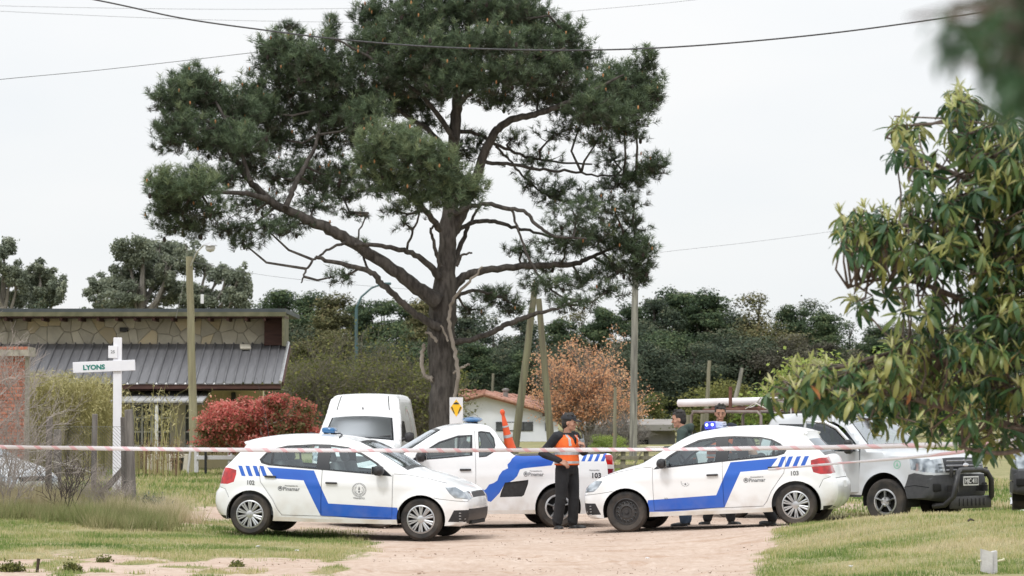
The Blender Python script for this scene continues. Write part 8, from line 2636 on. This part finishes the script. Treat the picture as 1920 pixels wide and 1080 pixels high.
def tape(pts, wpx, label, seed):
    g = random.Random(seed)
    P = [V3(x, y, d) for x, y, d in pts]
    out = []
    for i in range(len(P) - 1):
        p0, p1, p2, p3 = P[max(0, i - 1)], P[i], P[i + 1], P[min(len(P) - 1, i + 2)]
        for k in range(30):
            t_ = k / 30; out.append(.5 * ((2 * p1) + (p2 - p0) * t_ + (2 * p0 - 5 * p1 + 4 * p2 - p3) * t_ ** 2 + (3 * p1 - p0 - 3 * p2 + p3) * t_ ** 3))
    out.append(P[-1])
    vs = []
    n2 = len(out)
    for i, p in enumerate(out):
        a = R(8) + .75 * math.sin(i * .09 + seed) * math.sin(i * .023 + 1) 
        w_ = wpx / 2
        for e in (-1, 0, 1):
            vs.append(p + Vector((0, math.sin(a) * w_ * e + (.004 if e == 0 else 0), math.cos(a) * w_ * e)))
    fs = []
    for i in range(n2 - 1):
        for e in (0, 1): fs.append((3 * i + e, 3 * i + e + 1, 3 * i + e + 4, 3 * i + e + 3))
    o = np_mesh('barrier_tape', [tuple(v) for v in vs], fs, M_tape, smooth=True)
    so = o.modifiers.new('thickness', 'SOLIDIFY'); so.thickness = .0006
    tag(o, label, 'barrier tape')
tape([(-150, 836, 31), (0, 838, 31), (220, 841, 31), (440, 843.5, 31), (700, 844.5, 31), (960, 844, 31), (1250, 842.5, 30.5), (1450, 840, 30), (1600, 838, 28), (1750, 834, 25), (1880, 828, 22), (2090, 800, 20.5)], .047, 'long red and white barrier tape stretched across the whole picture in front of the cars', 1)
tape([(1440, 880, 38.3), (1500, 875, 37), (1580, 868, 34), (1680, 860, 29), (1780, 850, 24), (1880, 838, 21), (2090, 820, 20.5)], .030, 'second barrier tape rising from the rear door of the right hatchback to the leafy tree', 2)

# ---- concrete stake with a little pipe at the lower right
def stake():
    D_ = 29.2
    p = V3(1856, 1060, D_); z0 = G(p.x, D_)
    root = empty('concrete_stake', (p.x, D_, z0), label='short white grooved concrete stake with a pipe stub in the grass at the lower right', cat='stake')
    zt = V3(0, 1029, D_).z - z0
    M_c = mat('white_concrete', (.58, .57, .57), .9, (.44, .43, .44), 6, bump=.3)
    q = MB(); q.prism([(-.088, zt - .23), (.02, zt - .26), (.02, zt - .03), (-.088, zt)], -.06, .06); q.prism([(.02, zt - .26), (.072, zt - .24), (.072, zt - .02), (.02, zt - .03)], -.03, .09); q.build('head', M_c, root)
    q = MB(); q.bbox((-.005, .01, (zt - .25) / 2 - .1), (.11, .10, zt - .25 + .25), .01); q.build('shaft', M_c, root)
    q = MB(); q.tube([(.05, .0, zt - .13), (.13, -.01, zt - .115), (.15, -.01, zt - .105)], [.012, .013, .018], 8); q.build('pipe_stub', mat('pale_yellow_plastic', (.62, .60, .42), .5), root, smooth=True)
    q = MB(); q.tube([(-.08, 0, zt - .12), (-.12, 0, zt - .125)], [.010, .012], 8); q.build('pipe_stub', MATS['pale_yellow_plastic'], root, smooth=True)
stake()
p = V3(71, 1062, 31.2); z0 = G(p.x, 31.2)
q = MB(); q.tube([(p.x - .01, 31.2, z0 - .05), (p.x, 31.2, z0 + .08), (p.x + .008, 31.2, z0 + .15)], [.016, .017, .02], 8)
tag(q.build('iron_peg', mat('rusty_dark_iron', (.03, .022, .018), .8, (.07, .045, .03), 20), None, smooth=True), 'short dark iron peg standing in the sand at the lower left', 'peg')
# crumpled litter
M_lit = mat('crumpled_paper', (.72, .72, .72), .7)
for i, (px, D_, s_, lab) in enumerate([(302, 41.0, .07, 'crumpled white paper at the sand edge left of the left hatchback'), (488, 36.4, .035, 'small white scrap in the grass below the rear wheel of the left hatchback'), (560, 35.6, .03, 'tiny white scrap in the grass below the left hatchback door'), (1212, 34.0, .03, 'small pale scrap on the sand in front of the black steel wheel'), (1908, 38.2, .05, 'white scrap on the grass at the right edge'), (1590, 30.6, .03, 'tiny white scrap low in the right verge')]):
    q = MB(); g = random.Random(i)
    x = V3(px, 0, D_).x; z = G(x, D_) + .02 + s_ * .3
    vs = []
    for a in range(8):
        for b2 in range(4):
            vs.append((x + math.cos(a * .785) * s_ * (.3 + b2 * .25) * g.uniform(.6, 1.1), D_ + math.sin(a * .785) * s_ * (.3 + b2 * .25), z + s_ * g.uniform(-.25, .55)))
    fs = [(a * 4 + b2, a * 4 + b2 + 1, ((a + 1) % 8) * 4 + b2 + 1, ((a + 1) % 8) * 4 + b2) for a in range(8) for b2 in range(3)]
    q.add(vs, fs); tag(q.build('paper_scrap', M_lit, None), lab, 'litter')
# dark fallen stick on the right verge
x = V3(1812, 0, 35).x; z = G(x, 35)
q = MB(); q.tube([(x - .03, 35, z + .05), (x, 35, z + .075), (x + .05, 35.02, z + .06)], [.012, .016, .008], 6)
tag(q.build('fallen_stick', M_twigd, None), 'small dark stick lying on the right verge', 'stick')
# black bucket by the house
p = V3(333, 868, 76); z0 = G(p.x, 76)
q = MB(); q.lathe([(0, .02), (.13, .0), (.17, .36), (.18, .38), (.16, .38), (.13, .05)], 14, c=(p.x, 76, z0)); q.tube([(p.x - .17, 76, z0 + .37), (p.x - .1, 76, z0 + .5), (p.x + .1, 76, z0 + .5), (p.x + .17, 76, z0 + .37)], .008, 5)
tag(q.build('bucket', M_blk, None, smooth=True), 'black bucket standing in front of the house wall', 'bucket')
q = MB(); q.bbox((V3(320, 0, 77).x, 77, G(-9, 77) + .22), (1.1, .3, .5), .03); tag(q.build('planter_wall', M_stone, None), 'low stone planter below the house window', 'planter')

# ---- loose clods and pebbles on the sand
g = np.random.default_rng(91)
nP = 5200
x = g.uniform(-7, 5, nP); y = g.uniform(29.5, 49, nP); z = gz(x, y)
ok = (grass_mask(x, y, z) < .5) & (fbm(x * 1.3, y * .7, 19) > .52)
x, y, z = x[ok], y[ok], z[ok]; nP = len(x)
r = g.uniform(.004, .012, nP) * (1 + 1.2 * (g.random(nP) < .04))
oct_ = np.array([(1, 0, 0), (-1, 0, 0), (0, 1, 0), (0, -1, 0), (0, 0, .7), (0, 0, -.5)], float)
V = np.stack([x, y, z + .005], 1)[:, None] + oct_[None] * r[:, None, None] * g.uniform(.6, 1.3, (nP, 6, 1))
Fo = np.array([(0, 2, 4), (2, 1, 4), (1, 3, 4), (3, 0, 4), (2, 0, 5), (1, 2, 5), (3, 1, 5), (0, 3, 5)])
o = np_mesh('pebbles', V.reshape(-1, 3), (Fo[None] + (np.arange(nP) * 6)[:, None, None]).reshape(-1, 3), mat('sandy_clod', (.40, .29, .22), .95, tone=[(0, (.22, .15, .11)), (.5, (.42, .31, .24)), (1, (.62, .54, .47))]), tone=np.repeat(g.random(nP), 6), kind='stuff')
tag(o, 'small clods and pebbles scattered over the sandy road', 'pebbles')
